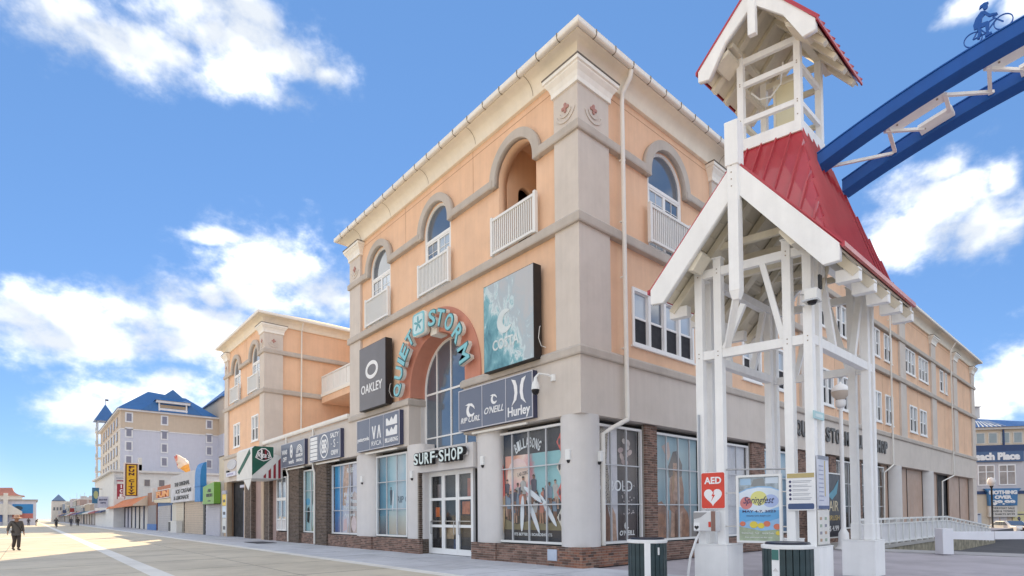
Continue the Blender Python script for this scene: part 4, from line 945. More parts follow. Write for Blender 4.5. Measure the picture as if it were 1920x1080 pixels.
# blue window
T = TLt(18.55)
t = poster('bright blue window poster with white slogan and pink swimmers, by the brick pier', y0=17, w=3.1, base=prn('lilac_grey', (.52, .54, .66)), T=T)
lay(t, T, [rect(.05, 1.0, .75, 4.4)], gradmat('print_blue', 2, .7, 4.4, [(0, (.10, .13, .32)), (.4, (.04, .26, .58)), (1, (.05, .36, .66))], .2), 1)
lay(t, T, [[(1.0, 2.2), (1.4, 2.1), (1.6, 3.0), (1.9, 3.5), (2.2, 4.35), (1.3, 4.35), (1.1, 3.4)]], prn('skin_c', (0, 0, 0)), 2); lay(t, T, [[(1.6, .75), (1.9, 1.6), (2.0, 2.6), (2.5, 2.9), (3.05, 2.6), (3.05, .75)]], prn('skin_d', (.50, .40, .38)), 2)
lay(t, T, [rect(2.1, 2.25, .75, 4.4)], prn('dark_ink', (0, 0, 0)), 3)
for s, v in (('Find', 2.62), ('Your Wave', 2.28), ('Performance', 1.95), ('Apparel', 1.55)): text('print_lettering', s, T, WB, t, w=.6+.1*len(s), h=.24, depth=.003, bold=.03, u0=1.25, v0=v, d0=-.388)
text('print_lettering', 'REEF', T, WB, t, w=.8, h=.25, depth=.003, bold=.03, u0=1.6, v0=3.9, d0=-.388)
lay(t, T, [[(1.1, .8), (1.6, .9), (1.5, 1.5), (1.2, 1.4)]], prn('rose', (.62, .45, .50)), 4); lay(t, T, [ell(2.4, 1.2, .3, .4, 14)], prn('pale_rose', (.68, .58, .62)), 4)
# pale green window
T = TLt(22.75)
t = poster('pale aqua window poster with a hanging palm frond and black shirt, between brick piers', y0=21.6, w=2.2, base=gradmat('print_aqua', 1, 22.7, 20.6, [(0, (.36, .58, .64)), (.5, (.45, .60, .58)), (1, (.52, .66, .72))], .2), T=T)
lay(t, T, [[(.9, 2.2), (1.1, 2.4), (1.35, 3.6), (1.6, 4.3), (1.3, 4.2), (1.0, 3.2)]], prn('frond', (.10, .14, .10)), 1); lay(t, T, [ell(1.5, 3.7, .14, .5, 14, -.2)], prn('frond', (0, 0, 0)), 2)
lay(t, T, [[(.15, 1.3), (.5, 1.2), (.6, 1.9), (.5, 2.2), (.2, 2.1)]], BLACK, 2); lay(t, T, [ell(.3, 2.5, .35, .22, 14)], prn('sky_patch', (.15, .45, .68)), 1); lay(t, T, [[(.9, .75), (2.0, .75), (1.9, 1.7), (1.3, 1.4)]], prn('grass', (.20, .30, .13)), 2)
# street side windows
TW = lambda u, v, o: (u+.98, -o, v)
t = poster('grey window poster of a patterned wetsuit and flowers, right of the corner column', x0=2.1, w=2.25, base=prn('white_wall', (.62, .60, .64)), T=TW)
def leop():
    m = bpy.data.materials.new('print_leopard'); m.use_nodes = True; nt = m.node_tree; N = nt.nodes.new; L = nt.links.new; b = nt.nodes['Principled BSDF']; b.inputs['Roughness'].default_value = .5
    tc = N('ShaderNodeTexCoord'); v = N('ShaderNodeTexVoronoi'); v.inputs['Scale'].default_value = 20; L(tc.outputs['Object'], v.inputs['Vector'])
    c = N('ShaderNodeValToRGB'); L(v.outputs[0], c.inputs[0]); e = c.color_ramp.elements; e[0].position = .28; e[0].color = (.07, .06, .06, 1); e[1].position = .42; e[1].color = (.42, .36, .30, 1)
    L(c.outputs[0], b.inputs['Base Color']); return m
LEO = leop()
lay(t, TW, [[(.05, 1.3), (.32, 1.0), (.45, 2.2), (.62, 3.2), (.75, 4.3), (.35, 4.4), (.1, 3.2)]], LEO, 1); lay(t, TW, [[(.5, 2.3), (.75, 1.7), (.9, 1.5), (.82, 2.4), (.68, 3.2), (.58, 3.3)]], LEO, 2)
lay(t, TW, [rect(1.18, 2.22, .75, 4.4)], gradmat('print_dark_floral', 0, 2.1, 3.3, [(0, (.03, .025, .03)), (.45, (.12, .09, .09)), (.8, (.07, .055, .06)), (1, (.01, .01, .015))], .6), 1)
rnd = random.Random(9)
for k in range(9): lay(t, TW, [ell(1.35+rnd.random()*.7, 3.2+rnd.random()*1.0, .10+.06*rnd.random(), .09, 9, rnd.random()*3)], prn('petal_%d' % (k % 3), [(.55, .42, .40), (.42, .30, .30), (.60, .52, .50)][k % 3]), 2+k % 3)
for k in range(26): lay(t, TW, [ell(1.35+rnd.random()*.7, 1.6+rnd.random()*.95, .022, .035, 6, rnd.random()*3)], prn('petal_2', (0, 0, 0)), 5)
lay(t, TW, [[(.3, .75), (.45, 1.7), (.62, 2.0), (.8, 1.4), (.78, .75)]], prn('skin_b', (0, 0, 0)), 3); lay(t, TW, [[(.85, .75), (.9, 1.5), (.72, 2.1), (1.05, 1.6), (1.12, .75)]], prn('skin_c', (0, 0, 0)), 4)
text('print_lettering', 'BE BOLD', TW, SWHITE, t, w=1.85, h=.36, depth=.003, bold=.01, u0=.1, v0=2.35, d0=-.385)
wv = arc(1.62, 1.22, .13, R_(60), R_(330), 14)+arc(1.68, 1.24, .075, R_(300), R_(90), 12); lay(t, TW, [wv], SWHITE, 8, 'print_logo')
text('print_lettering', "O'NEILL", TW, SWHITE, t, w=.8, h=.17, depth=.003, bold=.03, u0=1.25, v0=.9, d0=-.385, shear=.2)
TH = lambda u, v, o: (u+4.12, -o, v)
t = poster('pale blue window poster of a figure in a grey hood, behind the tower leg', x0=5.5, w=2.85, base=gradmat('print_pale_sky', 2, .7, 4.4, [(0, (.26, .20, .17)), (.35, (.26, .38, .44)), (1, (.33, .47, .52))], .3), T=TH)
lay(t, TH, [[(.0, .75), (.0, 1.9), (.5, 2.05), (.95, 1.7), (.9, 1.2), (.75, .75)]], sk[0], 1)
lay(t, TH, [[(1.05, .75), (1.1, 1.6), (1.0, 2.5), (1.1, 3.3), (1.75, 3.3), (1.95, 2.4), (1.8, 1.5), (1.85, .75)]], sk[2], 2); lay(t, TH, [[(1.3, .75), (1.32, 1.9), (1.45, 2.1), (1.55, 1.9), (1.6, .75)]], sk[1], 3)
lay(t, TH, [[(1.75, .75), (1.85, 1.9), (2.2, 1.6), (2.4, .75)]], sk[0], 3); lay(t, TH, [[(1.0, 1.75), (1.08, 2.5), (1.14, 3.0), (1.25, 2.9), (1.22, 2.2), (1.35, 1.72), (1.28, 1.6)]], sk[0], 6); lay(t, TH, [[(1.9, 1.75), (1.92, 2.5), (1.8, 3.0), (1.68, 2.9), (1.72, 2.2), (1.55, 1.72), (1.62, 1.6)]], sk[0], 6); lay(t, TH, [[(1.2, 2.95), (1.15, 2.3), (1.3, 2.5), (1.32, 3.2)], [(1.66, 2.95), (1.72, 2.3), (1.58, 2.5), (1.54, 3.2)]], prn('hair_tan', (.36, .22, .12)), 7); lay(t, TH, [ell(1.36, 3.33, .025, .012, 8), ell(1.49, 3.33, .025, .012, 8), ell(1.42, 3.14, .05, .015, 8)], prn('dark_ink', (0, 0, 0)), 8); lay(t, TH, [[(.55, 4.0), (1.0, 4.2), (1.1, 3.7), (.95, 3.5)]], prn('sleeve_pink', (.58, .42, .36)), 1); lay(t, TH, [[(1.0, 2.9), (.95, 3.3), (1.25, 3.85), (1.5, 3.9), (1.85, 3.4), (1.8, 2.9), (1.62, 2.95), (1.6, 3.45), (1.25, 3.45), (1.22, 2.95)]], prn('hood_grey', (.14, .12, .12)), 5)
lay(t, TH, [ell(1.42, 3.28, .2, .3, 16)], sk[2], 4); lay(t, TH, [[(1.15, 1.75), (1.85, 1.75), (1.82, 1.86), (1.18, 1.86)]], sk[0], 5)
t = poster('blank white panel in the third street window, behind the tower', x0=9.3, w=2.85, base=prn('white_blind', (.66, .66, .70)), T=lambda u, v, o: (u+7.95, -o, v))
lay(t, lambda u, v, o: (u+7.95, -o, v), [[(.1, .75), (.3, 2.4), (.6, 3.0), (.8, 2.2), (.7, .75)]], sk[0], 1)
t = poster('sky blue panel in the street window past the second brick pier', x0=13.8, w=3.3, base=gradmat('print_sky2', 2, .7, 4.4, [(0, (.20, .30, .45)), (1, (.40, .58, .70))], .4), T=lambda u, v, o: (u+12.2, -o, v))
# sandwich of dark shop notices by the street door
t = thing('shop_notice', 'black notice board with yellow and white lettering by the street lamp', 'sign', (17.0, -.9, .3)); TB = lambda u, v, o: (16.2+u, -.85-o, v)
ring(TB, 0, 1.9, .35, 3.5, .06, 0, .06).build('frame', WHITE, t); MB(TB).box(.06, 1.84, .41, 3.44, .0, .03).build('panel', mat('notice_black', (.025, .027, .04), .4), t)
MB(TB).box(.1, .16, 0, .35, 0, .06).build('leg', WHITE, t); MB(TB).box(1.74, 1.8, 0, .35, 0, .06).build('leg', WHITE, t)
text('lettering', 'AIR', TB, mat('cream_ink', (.65, .55, .38), .5), t, w=1.2, h=.5, depth=.01, u0=.3, v0=1.65, d0=.03); text('lettering', 'BRUSH', TB, mat('gold_ink', (.55, .40, .15), .5), t, w=1.4, h=.25, depth=.01, u0=.2, v0=1.2, d0=.03); text('lettering', '$ 4.99', TB, SWHITE, t, w=1.2, h=.3, depth=.01, u0=.3, v0=.65, d0=.03)
lay2 = [[(.2, 2.4), (.9, 2.7), (1.6, 3.2), (1.3, 2.5), (.7, 2.2)]]; shape('print_shape', lay2, .03, .04, TB, mat('teal_ink', (.1, .3, .4), .5), t)
# ------------------------------------------------------------------ gateway tower: skewed plan, u across the gable, v along the ridge
KB = Vector((-.02, -6.52, 0)); KA = Vector((.2305, -.9731, 0)); KV = Vector((1.0, .0035, 0))
def PT(u, v, z): q = KB+u*KA+v*KV; return (q.x, q.y, z)
def TUV(u, v, o): return PT(u, -o, v)               # front face frame: (u, z, out towards -v)
def TVR(u, v, o): return PT(o, u, v)                # right face frame: (v, z, out towards +u)
tw = thing('gateway_tower', 'white timber gateway tower with red metal roof and open belfry', 'tower', PT(-1.25, 2.1, 0))
UU = [(-2.51, -2.34), (-2.08, -1.91), (-.64, -.47), (-.25, -.08)]
VV = [(.06, .23), (.46, .63), (3.60, 3.77), (3.95, 4.12)]
for i, (ua, ub) in enumerate(((-2.57, -1.83), (-.72, .0))):
    for va, vb in ((-.02, .72), (3.5, 4.24)):
        pl = MB(PT).box(ua, ub, va, vb, 0, .88).box(ua-.012, ub+.012, va-.012, vb+.012, .88, .905).build('plinth', WPOST, tw, bevel=.012)
for ua, ub in UU:
    for va, vb in VV:
        if (ua, ub) in (UU[1], UU[2]) and (va, vb) in (VV[1], VV[2]): continue      # each leg is an L of three posts
        top = 7.46
        pm = MB(PT).box(ua, ub, va, vb, .905, top).box(ua-.02, ub+.02, va-.02, vb+.02, top, top+.04)
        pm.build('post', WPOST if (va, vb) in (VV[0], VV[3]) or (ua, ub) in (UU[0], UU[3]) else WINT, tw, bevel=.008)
        if vb > 3 and ub > -1:
            MB(PT).box(ua-.015, ub+.015, va-.02, vb+.015, .906, 1.32).build('post_shoe', WPOST, tw, bevel=.02)
# horizontal beams round the frame
for z0, z1 in ((5.17, 5.37), (7.08, 7.27)):
    for va, vb in ((.08, .21), (3.97, 4.10)):
        for ua, ub in ((-2.34, -2.08), (-1.91, -.64), (-.47, -.25)): MB(PT).box(ua, ub, va, vb, z0, z1).build('beam', WPOST, tw, bevel=.006)
    for ua, ub in ((-2.5, -2.30), (-.27, -.085)):
        for va, vb in ((.23, .46), (.63, 3.60), (3.77, 3.95)): MB(PT).box(ua+.01, ub-.01, va, vb, z0, z1).build('beam', WPOST, tw, bevel=.006)
for va, vb in ((.48, .61),):
    MB(PT).box(-1.91, -.64, va, vb, 7.08, 7.27).build('beam', WINT, tw)
# braces
def brace(p, q, w=.14, h=.12, m=None): return MB().beam(PT(*p), PT(*q), w, h).build('brace', m or WPOST, tw, bevel=.006)
brace((-1.05, .145, 7.09), (-.66, .145, 5.36)); brace((-1.46, .145, 6.3), (-1.88, .145, 5.36))
brace((-1.05, 4.03, 7.09), (-.66, 4.03, 5.36)); brace((-1.46, 4.03, 7.09), (-1.88, 4.03, 5.36))
for u in (-.17, -2.42): brace((u, .8, 7.09), (u, 1.5, 5.36)); brace((u, 3.4, 7.09), (u, 2.75, 5.36)); brace((u, .66, 6.3), (u, 1.15, 7.09), m=WINT)
# wall plates and rafters
for u in (-2.42, -.17): MB(PT).box(u-.1, u+.1, -.45, 4.3, 7.505, 7.66).build('wall_plate', WINT, tw)
SL = 1.23
for v in (.35, 1.3, 2.25, 3.2, 4.15):
    for s in (-1, 1):
        p = (-1.25+s*1.92, v, 6.50); q = (-1.25+s*.02, v, 6.50+1.90*SL)
        MB().beam(PT(*p), PT(*q), .17, .26, (KV.x, KV.y, 0)).build('rafter', WINT, tw, bevel=.006)
        MB(PT).box(min(-1.25+s*1.55, -1.25+s*1.97), max(-1.25+s*1.55, -1.25+s*1.97), v-.10, v+.10, 6.36, 6.62).build('rafter_tail', WPOST, tw, bevel=.01)
    MB(PT).box(-2.3, -.2, v-.05, v+.05, 7.75, 7.9).build('collar_tie', WINT, tw)
MB(PT).box(-1.35, -1.15, -.45, 4.3, 8.72, 8.95).build('ridge_beam', WINT, tw)
for s in (-1, 1):                                   # boarded underside of the roof
    e = [(-1.25+s*1.9, 6.72), (-1.25, 6.72+1.9*SL)]
    mb = MB()
    mb.loft([[PT(u, v, z+d) for u, z in e for d in (0,)]+[PT(u, v, z+.05) for u, z in reversed(e)] for v in (-.5, 4.3)])
    mb.build('roof_deck', WINT, tw)
    for k in range(1, 9):
        f = k/9; u = -1.25+s*1.9*(1-f); z = 6.72+1.9*SL*f-.012
        MB().beam(PT(u, -.45, z), PT(u, 4.25, z), .03, .012).build('batten', WINT, tw)
# bargeboards and king post
for s in (-1, 1):
    q = [(-1.25, 9.17), (-1.25+s*1.91, 6.83), (-1.25+s*1.91, 6.50), (-1.25+s*1.62, 6.48), (-1.25, 8.52)]
    for o0, o1 in ((.5, .63), (-4.35, -4.22)): shape('bargeboard', [q], o0, o1, TUV, WPOST, tw)
    MB(TUV).prism([(-1.25+s*1.15, 7.15), (-1.25+s*.82, 7.5), (-1.25+s*.78, 7.42), (-1.25+s*1.0, 7.1)], .1, .48).build('knee_bracket', WINT, tw)
kp = MB(PT).box(-1.36, -1.15, -.72, -.51, 6.34, 9.9)
kp.add([PT_ for PT_ in [(-1.36, -.72, 6.34), (-1.15, -.72, 6.34), (-1.15, -.51, 6.34), (-1.36, -.51, 6.34), (-1.32, -.68, 6.16), (-1.19, -.68, 6.16), (-1.19, -.55, 6.16), (-1.32, -.55, 6.16)]],
       [(0, 1, 5, 4), (1, 2, 6, 5), (2, 3, 7, 6), (3, 0, 4, 7), (4, 5, 6, 7)])
kp.box(-1.39, -1.12, -.75, -.48, 9.05, 10.0).build('king_post', WPOST, tw, bevel=.01)
MB().beam(PT(-1.27, -.6, 6.25), PT(-1.8, .1, 5.4), .13, .12).build('brace', WPOST, tw)
# red standing-seam roof
REDM = mat('red_standing_seam_metal', (.46, .03, .045), .36, .06, 1.2, .05, spec=.6, coat=.3)
uc = -1.25
def roof_pts(s):
    return dict(tf=(uc+s*.65, 1.14, 10.4), tb=(uc+s*.65, 2.40, 10.4), hf=(uc+s*1.62, -.5, 7.25), hb=(uc+s*1.62, 4.25, 7.25), ef=(uc+s*1.95, -.62, 6.80), eb=(uc+s*1.95, 4.35, 6.80), mf=(uc, 1.14, 10.4), mb=(uc, 2.40, 10.4), rf=(uc, .44, 9.2), rb=(uc, 3.1, 9.2), af=(uc, -.62, 9.2), ab=(uc, 4.35, 9.2))
rs = MB(PT)
for s in (-1, 1):
    k = roof_pts(s)
    for f in (('tf', 'tb', 'hb', 'hf'), ('mf', 'tf', 'hf', 'rf'), ('mb', 'tb', 'hb', 'rb'), ('hf', 'hb', 'eb', 'ef'), ('af', 'rf', 'hf', 'ef'), ('ab', 'rb', 'hb', 'eb')): rs.poly([k[x] for x in f])
me = rs.mesh('metal_roof')
bm = bmesh.new(); bm.from_mesh(me); bmesh.ops.remove_doubles(bm, verts=bm.verts, dist=.001); bmesh.ops.recalc_face_normals(bm, faces=bm.faces); bm.to_mesh(me); bm.free()
rf_ = mk('metal_roof', me, REDM, tw); sm_ = rf_.modifiers.new('thick', 'SOLIDIFY'); sm_.thickness = .03; sm_.offset = -1
def lerp(p, q, t): return tuple(a+(b-a)*t for a, b in zip(p, q))
def seam(p, q): MB().beam(PT(*p), PT(*q), .045 if p[0] > -.6 else .03, .095 if p[1] < 2.45 else .03).build('seam', REDM, rf_)
for s in (-1, 1):
    k = roof_pts(s)
    for i in range(16):                              # side faces
        v = -.35+i*.3
        if v < 1.14: t0 = (v-1.14)/(-.5-1.14); top = lerp(k['tf'], k['hf'], t0)
        elif v > 2.40: t0 = (v-2.40)/(4.25-2.40); top = lerp(k['tb'], k['hb'], t0)
        else: top = lerp(k['tf'], k['tb'], (v-1.14)/1.26)
        if top[2] < 7.4: continue
        bot = (k['hf'][0], v, 7.25); seam((top[0]+s*.01, v, top[2]), (bot[0]+s*.02, v, bot[2])); seam((bot[0]+s*.02, v, 7.25), (uc+s*1.95, v, 6.83))
    for i in range(5):                               # front face
        du = .16+i*.31; t1 = du/1.62                   # where the seam meets the gable slope
        bot = lerp(k['rf'], k['hf'], t1)
        if du <= .65: top = (uc+s*du, 1.14, 10.4)
        else: t0 = (du-.65)/(1.62-.65); top = lerp(k['tf'], k['hf'], t0)
        if top[2]-bot[2] > .12: seam((top[0], top[1]-.01, top[2]), (bot[0], bot[1]-.02, bot[2]))
    MB().beam(PT(uc, -.56, 9.20), PT(uc+s*1.95, -.56, 6.83), .12, .03).build('rake_trim', REDM, rf_)
    MB().beam(PT(uc+s*1.97, -.62, 6.80), PT(uc+s*1.97, 4.35, 6.80), .06, .10).build('eave_trim', REDM, rf_)
# belfry
def belf():
    MB(PT).box(uc-.70, uc+.70, 1.06, 2.48, 10.34, 10.62).build('belfry_curb', WPOST, tw, bevel=.01)
    for u in (uc-.62, uc+.62):
        for v in (1.15, 2.39): MB(PT).box(u-.07, u+.07, v-.07, v+.07, 10.62, 12.66).build('belfry_post', WPOST, tw, bevel=.006)
    for z0, z1 in ((11.02, 11.14), (11.92, 12.04), (12.48, 12.62)):
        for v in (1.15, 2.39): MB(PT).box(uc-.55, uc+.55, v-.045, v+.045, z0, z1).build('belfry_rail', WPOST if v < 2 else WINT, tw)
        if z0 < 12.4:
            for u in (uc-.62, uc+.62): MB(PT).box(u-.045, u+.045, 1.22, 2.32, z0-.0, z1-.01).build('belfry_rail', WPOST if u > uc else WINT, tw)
    for u in (uc-.62, uc+.62): MB(PT).box(u-.07, u+.07, .62, 3.05, 12.662, 12.77).build('belfry_plate', WINT, tw)
    cb = MB(PT).box(uc-.1, uc+.42, 1.7, 2.0, 10.63, 12.0).build('control_cabinet', mat('cream_cabinet', (.70, .64, .44), .5), tw)
    ring(lambda a, b, c: PT(a, 1.7-c, b), uc-.12, uc+.44, 10.62, 12.03, .05, 0, .03).build('frame', WINT, cb)
    hw, ze, za = 1.22, 12.16, 12.16+1.22*SL
    for s in (-1, 1):
        mb = MB(); e = [(uc+s*hw, ze), (uc, za)]
        mb.loft([[PT(u, v, z) for u, z in e]+[PT(u, v, z+.05) for u, z in reversed(e)] for v in (.5, 3.16)]).build('belfry_deck', WINT, tw)
        for v in (1.05, 1.65, 2.25, 2.85):
            MB().beam(PT(uc+s*hw, v, ze-.09), PT(uc, v, za-.09), .1, .17, (1, 0, 0)).build('belfry_rafter', WINT, tw)
        q = [(uc, za+.1), (uc+s*(hw+.03), ze+.08), (uc+s*(hw+.03), ze-.16), (uc+s*(hw-.22), ze-.2), (uc+s*.62, ze+.5), (uc, za-.42)]
        shape('belfry_bargeboard', [q], -.5, -.38, TUV, WPOST, tw)
        rm = MB(); e = [(uc+s*(hw+.06), ze+.055), (uc, za+.06)]
        rm = rm.loft([[PT(u, v, z) for u, z in e]+[PT(u, v, z+.04) for u, z in reversed(e)] for v in (.36, 3.2)]).build('belfry_roof', REDM, tw)
        for i in range(10): v = .42+i*.3; MB().beam(PT(uc+s*(hw+.08), v, ze+.10), PT(uc, v, za+.13), .03, .07).build('seam', REDM, rm)
        MB().beam(PT(uc+s*(hw+.07), .36, ze+.05), PT(uc+s*(hw+.07), 3.2, ze+.05), .03, .07).build('eave_trim', REDM, rm)
        MB(TUV).prism([(uc+s*.98, ze+.16), (uc+s*.62, ze+.42), (uc+s*.62, ze+.32), (uc+s*.9, ze+.1)], -1.15, -.52).build('knee_bracket', WINT, tw)
    MB(PT).box(uc-.08, uc+.08, .30, .42, 12.5, za+.1).build('belfry_king_post', WPOST, tw)
    cab = MB().tube([PT(uc-.5, 1.4, 11.9), PT(uc-.35, 1.5, 11.72), PT(uc-.1, 1.5, 11.68), PT(uc+.12, 1.5, 11.9), PT(uc+.18, 1.5, 12.4)], .02, 6).build('cable', WHITE, tw)
belf()
# bolt heads where beams cross posts
bm0 = MB().lathe((0, 0, 0), [(.014, 0), (.014, .008), (.008, .012), (0, .012)], 8).mesh('bolt'); bm0.materials.append(mat('rusty_bolt', (.40, .34, .28), .6, metal=.4))
bax = Vector((KA.y, -KA.x, 0)).normalized()
if bax.x > 0: bax = -bax
bq = Vector((0, 0, 1)).rotation_difference(bax)
def bolt(u, v, z): q = bpy.data.objects.new('bolt', bm0); COL.objects.link(q); q.parent = tw; q.matrix_parent_inverse = wm(tw).inverted(); q.rotation_mode = 'QUATERNION'; q.rotation_quaternion = bq; q.location = PT(u, v, z)
for ua, ub in UU:
    for z in (5.22, 5.32, 7.13, 7.22): bolt((ua+ub)/2, .06, z)
for u in (uc-.62, uc+.62):
    for z in (11.05, 11.1, 11.95, 12.0, 10.75): bolt(u, 1.08, z)
for k in range(4): bolt(uc-.02, -.72, 8.6+.15*k)
# camera housing on the right front post
t = thing('dome_camera', 'white boxed dome camera strapped to the tower post', 'camera', PT(-.05, -.1, 5.9))
MB(PT).box(-.12, .12, -.22, .0, 5.98, 6.22).build('housing', WHITE, t, bevel=.02); MB().lathe(PT(0, -.13, 5.88), [(0, 0), (.07, .02), (.11, .09), (.11, .11), (0, .11)], 14).build('dome', MATS['smoked_dome'], t, smooth=True); MB(PT).box(-.15, .13, -.25, .02, 5.955, 5.985).build('skirt', STEEL, t)
MB().tube([PT(-.1, -.05, 6.15), PT(-.3, .02, 6.2), PT(-.34, .05, 6.0), PT(-.2, .02, 5.95)], .015, 6).build('cable', STEEL, t); MB(PT).box(.1, .14, -.1, .02, 6.22, 6.5).build('antenna', BLACK, t)
# ------------------------------------------------------------------ blue arch leaving the tower
BLUE = mat('blue_arch_paint', (.006, .085, .36), .45, .10, .8, .08, spec=.4)
ach = thing('blue_arch', 'pair of curved blue beams with white struts springing from the tower', 'arch', PT(-.2, 2, 9))
def az_(u): return 9.83+.4635*u-.034*u*u
for vc in (1.35, 2.9):
    us = [-.28+.45*k for k in range(0, 32)]
    MB().loft([[PT(u, vc-.21, az_(u)), PT(u, vc+.21, az_(u)), PT(u, vc+.21, az_(u)-.28), PT(u, vc-.21, az_(u)-.28)] for u in us]).build('arch_beam', BLUE, ach, bevel=.01)
    MB().loft([[PT(u, vc-.23, az_(u)-.0), PT(u, vc+.23, az_(u)), PT(u, vc+.23, az_(u)+.025), PT(u, vc-.23, az_(u)+.025)] for u in us]).build('top_flange', BLUE, ach)
def aplate(u0, u1, v0, v1, dz, t_=.05): MB().loft([[PT(u, v0, az_(u)-dz), PT(u, v1, az_(u)-dz), PT(u, v1, az_(u)-dz-t_), PT(u, v0, az_(u)-dz-t_)] for u in [u0+(u1-u0)*k/4 for k in range(5)]]).build('gusset_plate', WPOST, ach)
def abar(p, q, w=.06): MB().beam(PT(p[0], p[1], az_(p[0])-.2), PT(q[0], q[1], az_(q[0])-.2), w, .06).build('strut', WPOST, ach)
abar((-.15, 1.6), (.75, 2.66))
for k in range(6):
    u = .95+k*1.7
    aplate(u, u+.95, 1.56, 2.02, .14); aplate(u+.35, u+.95, 2.34, 2.69, .14, .07)
    abar((u-.15, 2.66), (u-.02, 1.62), .07); abar((u-.1, 1.7), (u+.42, 2.5)); abar((u+.95, 1.75), (u+.9, 2.45), .07); abar((u+.95, 1.8), (u+1.6, 2.66))
    for du, v in ((.12, 1.75), (.82, 1.75), (.45, 2.5)): MB().lathe(PT(u+du, v, az_(u+du)-.225), [(0, 0), (.02, 0), (.02, .02)], 6).build('bolt', MATS['rusty_bolt'], ach)
# cyclist cut-out riding up the near beam
cy_ = thing('cyclist_cutout', 'blue metal cut-out of a helmeted cyclist riding on the arch', 'sculpture', PT(2.6, 1.35, az_(2.6)))
sl = math.atan(.4635-.068*2.7); u00 = 2.72; CS = .74
def TC(a, b, o):
    a *= CS; b *= CS
    return PT(u00+a*math.cos(sl)-b*math.sin(sl), 1.2+o, az_(u00)+.03+a*math.sin(sl)+b*math.cos(sl))
def ringp(cx, cy, r, w, n=24): return [ell(cx, cy, r, r, n), ell(cx, cy, r-w, r-w, n)]
for cx in (-.31, .33): shape('wheel', ringp(cx, .20, .2, .022), -.012, .012, TC, BLUE, cy_)
def barp(p, q, w):
    d = Vector((q[0]-p[0], q[1]-p[1])).normalized(); n = Vector((-d.y, d.x))*w/2
    return [(p[0]+n.x, p[1]+n.y), (p[0]-n.x, p[1]-n.y), (q[0]-n.x, q[1]-n.y), (q[0]+n.x, q[1]+n.y)]
fr_ = MB(TC)
for p, q in (((-.31, .2), (-.05, .17)), ((-.05, .17), (-.13, .44)), ((-.31, .2), (-.12, .40)), ((-.12, .40), (.20, .42)), ((-.05, .17), (.22, .36)), ((.19, .47), (.33, .2)), ((.19, .47), (.30, .48))): fr_.prism(barp(p, q, .028), -.012, .012)
fr_.build('bicycle_frame', BLUE, cy_)
rider = [[(-.22, .43), (-.20, .55), (-.10, .70), (.04, .80), (.12, .76), (.13, .68), (.02, .62), (-.03, .50), (-.10, .44)],
         [(-.20, .42), (-.14, .52), (.08, .45), (.10, .38), (.02, .20), (.02, .10), (-.05, .10), (-.03, .22), (.0, .36), (-.1, .38)],
         [(.05, .74), (.12, .74), (.17, .60), (.30, .52), (.29, .48), (.13, .54)], ell(.15, .85, .055, .07, 14, -.4), [(.03, .88), (.07, .95), (.16, .97), (.24, .93), (.23, .89), (.12, .90)],
         [(.06, .12), (.06, .07), (-.09, .07), (-.08, .12)], [(-.15, .42), (-.09, .42), (-.11, .25), (-.2, .12), (-.24, .15), (-.17, .28)]]
for i, q in enumerate(rider): shape('rider', [q], -.014-.002*i, .014+.002*i, TC, BLUE, cy_)
shape('mounting_plate', [[(-.36, -.04), (.38, -.04), (.38, .03), (-.30, .03)]], -.01, .01, TC, BLUE, cy_)
# ------------------------------------------------------------------ notices and boxes on the tower
t = thing('aed_sign', 'red AED sign with white heart on the left tower leg', 'sign', PT(-2.14, -.02, 1.7))
AR = mat('sign_red', (.68, .055, .03), .35, .04)
shape('panel', [rrect(-2.14, 2.13, .27, .42, .04)], .02-.06, .0-.02, lambda u, v, o: PT(u, -o, v), SWHITE, t)
TUVs = lambda u, v, o: PT(u, -o, v)
shape('face', [rrect(-2.14, 2.13, .255, .405, .035)], -.019, -.012, TUVs, AR, t)
text('lettering', 'AED', TUVs, SWHITE, t, w=.38, h=.16, depth=.006, bold=.03, u0=-2.33, v0=2.28, d0=-.012)
hp = []
for k in range(30):
    a = 2*math.pi*k/30; hp.append((-2.14+.0125*16*math.sin(a)**3, 2.0+.0135*(13*math.cos(a)-5*math.cos(2*a)-2*math.cos(3*a)-math.cos(4*a))))
shape('heart', [hp], -.012, -.006, TUVs, SWHITE, t)
shape('bolt', [[(-2.11, 2.12), (-2.17, 2.0), (-2.135, 2.0), (-2.18, 1.88), (-2.09, 2.03), (-2.125, 2.03)]], -.006, -.001, TUVs, AR, t)
t = thing('aed_cabinet', 'white and grey defibrillator box under the AED sign', 'cabinet', PT(-2.2, -.1, 1.2))
MB(TUVs).box(-2.46, -1.96, 1.2, 1.66, .03, .24).build('body', mat('cabinet_white', (.70, .70, .70), .4), t, bevel=.02)
shape('band', [[(-2.455, 1.48), (-2.455, 1.63), (-2.15, 1.63), (-2.3, 1.52)]], .241, .246, TUVs, mat('cabinet_grey', (.32, .31, .31), .4), t)
MB(TUVs).box(-2.06, -1.97, 1.21, 1.655, .24, .25).build('edge_strip', mat('cabinet_brown', (.26, .15, .12), .5), t); MB(TUVs).box(-2.45, -2.32, 1.22, 1.40, .241, .248).build('label', SWHITE, t); shape('label_heart', [[(-2.385+(a+2.14)*.25, 1.29+(b-2.0)*.25) for a, b in hp]], .248, .252, TUVs, BLACK, t)
MB(TUVs).box(-2.12, -2.07, 1.3, 1.42, .241, .25).build('latch', AR, t)
t = thing('conduit', 'white conduit bending out beside the left tower leg', 'pipe', PT(-2.62, -.1, 0))
MB().tube([PT(-2.43, .02, 1.2), PT(-2.5, -.06, 1.0), PT(-2.62, -.1, .6), PT(-2.68, -.1, .2), PT(-2.68, -.1, 0)], .03, 8).build('pipe', WPOST, t, smooth=True)
